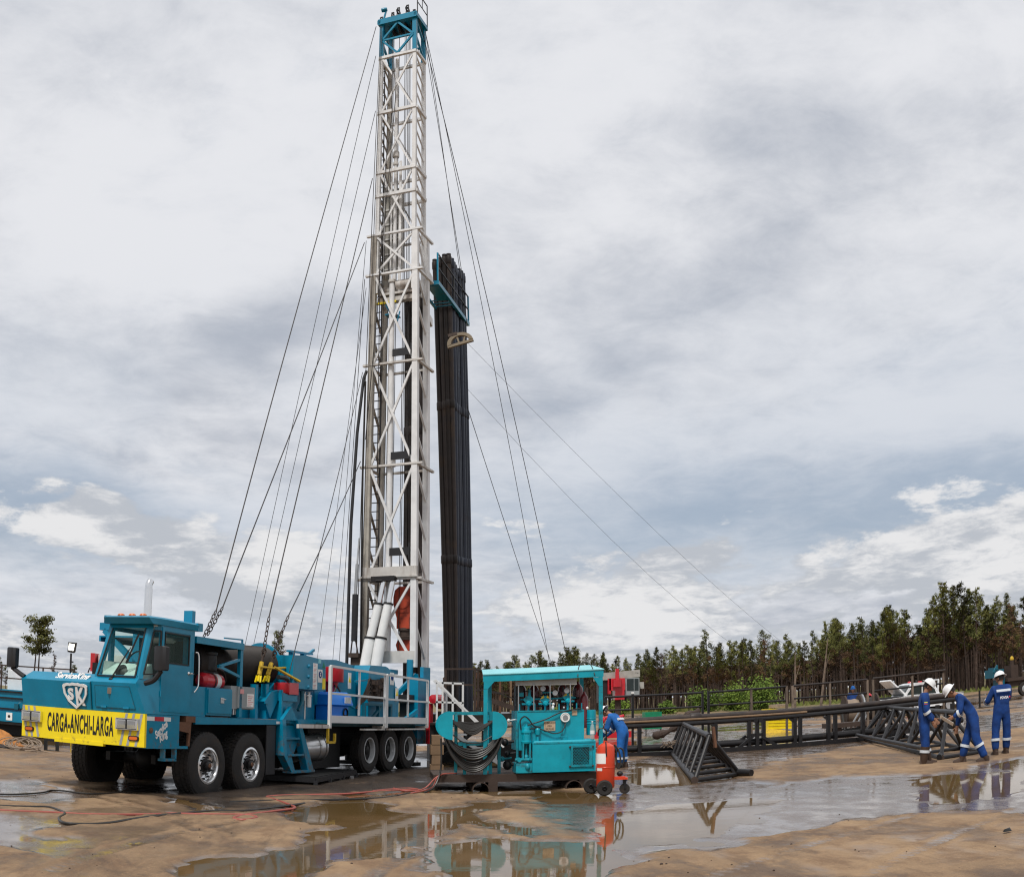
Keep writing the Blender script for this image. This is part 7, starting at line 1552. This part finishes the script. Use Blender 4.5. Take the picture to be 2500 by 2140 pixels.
for row in range(6):
    n = [64, 60, 52, 42, 40, 34][row]
    for k in range(n):
        az_ = 4.2+36*(k+rnd.uniform(.1, .9))/n; d = 132+row*7+rnd.uniform(-3, 3)
        H_ = np.interp(az_, [p[0] for p in prof], [p[1] for p in prof])*d/150*rnd.choice((.66, .78, .88, .95, 1.0, 1.08))*rnd.uniform(.94, 1.06)
        lab = 'tall slender pine with dark trunk and green top in the right forest' if az_ > 24 else ('mid height green pine standing in the centre forest edge' if az_ > 14 else 'low distant pine in tree line above the turquoise unit roof')
        tree(math.sin(R(az_))*d, math.cos(R(az_))*d, H_, rnd.randrange(8), lab, GF, ws=rnd.uniform(.7, 1.25)); nt_ += 1
def at_az(a, d): return math.sin(R(a))*d, math.cos(R(a))*d
for a, h, kd, lb, w_ in ((17.7, 11.6, 4, 'single taller sparse pine standing above the centre tree line', 1.0), (30.75, 15.6, 0, 'tallest pointed pine of the forest left of its rounded neighbour', 1.0), (32.0, 15.2, 2, 'tallest rounded crown pine above the right workers', .9), (27.9, 12.6, 1, 'bushy tall pine above the pickup', .95), (25.1, 11.6, 6, 'leaning topped tall pine left of the pickup', .9)):
    tree(*at_az(a, 130), h*130/150, kd, lb, None, ws=w_)
for a, h, lb in ((20.9, 9.8, 'bare dead grey tree rising by the green bushes'), (15.2, 8.6, 'bare brown dead pine above crane head'), (34.6, 11.6, 'bare twiggy dead tree at the right forest')):
    tree(*at_az(a, 128), h*128/150, 0, lb, None, pr=bare)
# pale slanting trunks in front of the forest
for a, d, h, tl, lb in ((23.9, 100, 6.5, .14, 'pale leaning bare trunk in front of the forest'), (11.2, 90, 2.6, -.2, 'pale forked bare sapling seen through unit frame'), (22.5, 104, 5.6, .02, 'pale straight bare trunk standing beside leaning one')):
    x, y = at_az(a, d); b = B(); b.tube([(0, 0, 0), (tl*h*.5, 0, h*.5), (tl*h, 0, h)], [.14, .10, .04], 6); b.tube([(tl*h*.5, 0, h*.5), (tl*h*.5+.6, 0, h*.8)], [.05, .02], 5); o = P('bare_trunk', b, 'bark_pale', None, loc=(x, y, 0)); tag(o, lb, 'tree trunk')
# dense understorey, deep forest
r = random.Random(77); b = B()
for k in range(1500):
    a = r.uniform(3.5, 41); d = 138+r.random()*45; x, y = at_az(a, d); h = r.uniform(4, 7.5)*(1.1 if a > 24 else .8)
    b.tube([(x, y, 0), (x+r.uniform(-.25, .25), y, h)], [r.uniform(.07, .13), .05], 4, False)
o = P('deep_forest', b, 'bark', None, smooth=False); o['kind'] = 'stuff'
b = B()
for k in range(30000):
    a = r.uniform(3.5, 41); d = 150+r.random()*45; x, y = at_az(a, d); z = r.uniform(2.2, 8.5 if a > 24 else 6.0)*(1.0); s = r.uniform(.3, .6)
    u = Vector((r.gauss(0, 1), r.gauss(0, 1), r.gauss(0, 1))).normalized(); v = u.orthogonal(); c = Vector((x, y, z))
    b.add([c-u*s, c+v*s*.6, c+u*s, c-v*s*.6], [(0, 1, 2, 3)])
o = P('deep_forest_foliage', b, 'needles_dry', None, smooth=False); o['kind'] = 'stuff'
b = B()
for k in range(5000):
    a = r.uniform(-35, 46); d = 124+r.random()*18; x, y = at_az(a, d); s = r.uniform(.12, .38); h = r.uniform(.15, .6)
    b.add([(x-s, y, 0), (x+s, y+r.uniform(-.2, .2), 0), (x+r.uniform(-.1, .1), y, h)], [(0, 1, 2)])
o = P('grass_tufts', b, 'grass', None, smooth=False); o['kind'] = 'stuff'
# bright green bushes
def bush(x, y, w, h, seed, label, m_='bush'):
    r = random.Random(seed); b = B(); t = B()
    for k in range(16): t.tube([(0, 0, 0), (r.uniform(-w*.5, w*.5), r.uniform(-.5, .5), h*r.uniform(.4, .8))], [.05, .02], 4, False)
    lobes = [(r.uniform(-w*.5, w*.5), r.uniform(-w*.3, w*.3), r.uniform(h*.2, h*.72), r.uniform(.28, .5)*h) for _ in range(14)]
    for lx, ly, lz, lr in lobes:
        for k in range(170):
            u = Vector((r.gauss(0, 1), r.gauss(0, 1), r.gauss(0, 1))).normalized(); c = Vector((lx, ly, lz))+u*lr*r.uniform(.5, 1.35); c.z = max(.05, c.z)
            v = Vector((r.gauss(0, 1), r.gauss(0, 1), r.gauss(0, 1))).normalized(); w2 = v.orthogonal().normalized(); s = r.uniform(.08, .2)
            b.add([c-v*s, c+w2*s*.6, c+v*s, c-w2*s*.6], [(0, 1, 2, 3)])
    o = thing('bush', label, 'bush', loc=(x, y, 0)); P('stems', t, 'bark', o, smooth=False); P('leaves', b, m_, o, smooth=False); return o
for i, (a, d, w, h, lb) in enumerate(((17.6, 118, 2.0, 2.4, 'green rounded bush left of a bare dead tree'), (19.0, 119, 2.8, 3.0, 'widest green bush at the forest foot'), (20.7, 117, 2.0, 3.1, 'green bush rightmost against dark forest'), (15.6, 116, 1.0, 1.2, 'small green bush low at forest foot behind the rails'), (13.0, 112, 1.2, 1.5, 'small green bush near the crane head base'), (9.4, 100, 2.5, 1.2, 'low green shrub seen below unit roof'))):
    bush(*at_az(a, d), w, h, 60+i, lb)
# trees at the left
tl1 = pine_proto(401, 10, dead=.1, width=1.5, spars=1.1)
def crown_tree(x, y, h, label, lean=0):
    r = random.Random(5); b = B(); tops = []
    for dx, ln in ((-.15, .3), (.25, .1)):
        b.tube([(dx, 0, 0), (dx+ln*.3, 0, h*.4), (dx+ln, 0, h*.9)], [.09, .07, .03], 6)
    for k in range(26):
        z = h*r.uniform(.60, .93); a = r.random()*6.28; L = h*.15*r.uniform(.5, 1.2)*(1.2 if math.cos(a) > 0 else .8); p = Vector((.2, 0, z)); q = p+Vector((math.cos(a)*L, math.sin(a)*L, L*.5)); b.tube([p, q], [.03, .01], 4, False); tops.append((p, q))
    g_ = B()
    for p, q in tops:
        for k in range(110):
            c = p.lerp(q, r.uniform(.4, 1.1))+Vector((r.gauss(0, .2), r.gauss(0, .2), r.gauss(0, .13)))
            u = Vector((r.gauss(0, 1), r.gauss(0, 1), r.gauss(0, .6))).normalized(); v = u.orthogonal().normalized(); s = r.uniform(.06, .14); g_.add([c-u*s, c+v*s*.5, c+u*s, c-v*s*.5], [(0, 1, 2, 3)])
    o = thing('lone_tree', label, 'tree', loc=(x, y, 0)); P('trunk', b, 'bark', o, smooth=False); P('crown', g_, 'needles', o, smooth=False); return o
crown_tree(-26.3, 78, 7.2, 'lone windswept tree with twin trunks left of the floodlight')
for x, y, h, lb in ((-24.7, 78, 4.6, 'bare leafless twiggy sapling right of lone windswept tree'), (-25.3, 80, 3.2, 'short bare dead stub beside the lone windswept tree')):
    tree(x, y, h, 0, lb, None, pr=bare, ws=.8)
tree(-9.0, 95, 8.2, 0, 'small pine top showing above the drum canopy', None, pr=protos[3])
tree(3.7, 100, 4.2, 0, 'bare thin sapling right of the white stair top', None, pr=bare, ws=.6)
rnd.seed(31)
for k in range(30):
    a = -31+26*(k+rnd.random())/30; d = 150+rnd.uniform(-8, 8); x, y = at_az(a, d); tree(x, y, rnd.uniform(3.5, 6.0), k, 'small far pine in the low tree line behind the truck', 'small far pines left of the mast', ws=1.3)

# ---------------------------------------------------------------- small pieces kept joined
for o in bpy.data.objects:
    base = o.name.split('.')[0]
    if o.type == 'MESH' and base in ('rim_holes', 'hand_holes', 'tread', 'wire_wrap', 'small_piping', 'manifold_piping', 'expanded_mesh', 'valve_bank', 'pipe_runner', 'loose_hose', 'pressure_hose', 'eyes', 'hub', 'drilling_lines', 'hanging_cables', 'shackle_chain', 'crown', 'dead_foliage', 'leaves', 'stems', 'axle', 'underbody_tank_shade', 'hose', 'pump_yoke', 'pump_base', 'collar', 'white_cap', 'centre_joint', 'letter'):
        if base == 'letter': continue
        o['kind'] = 'stuff'
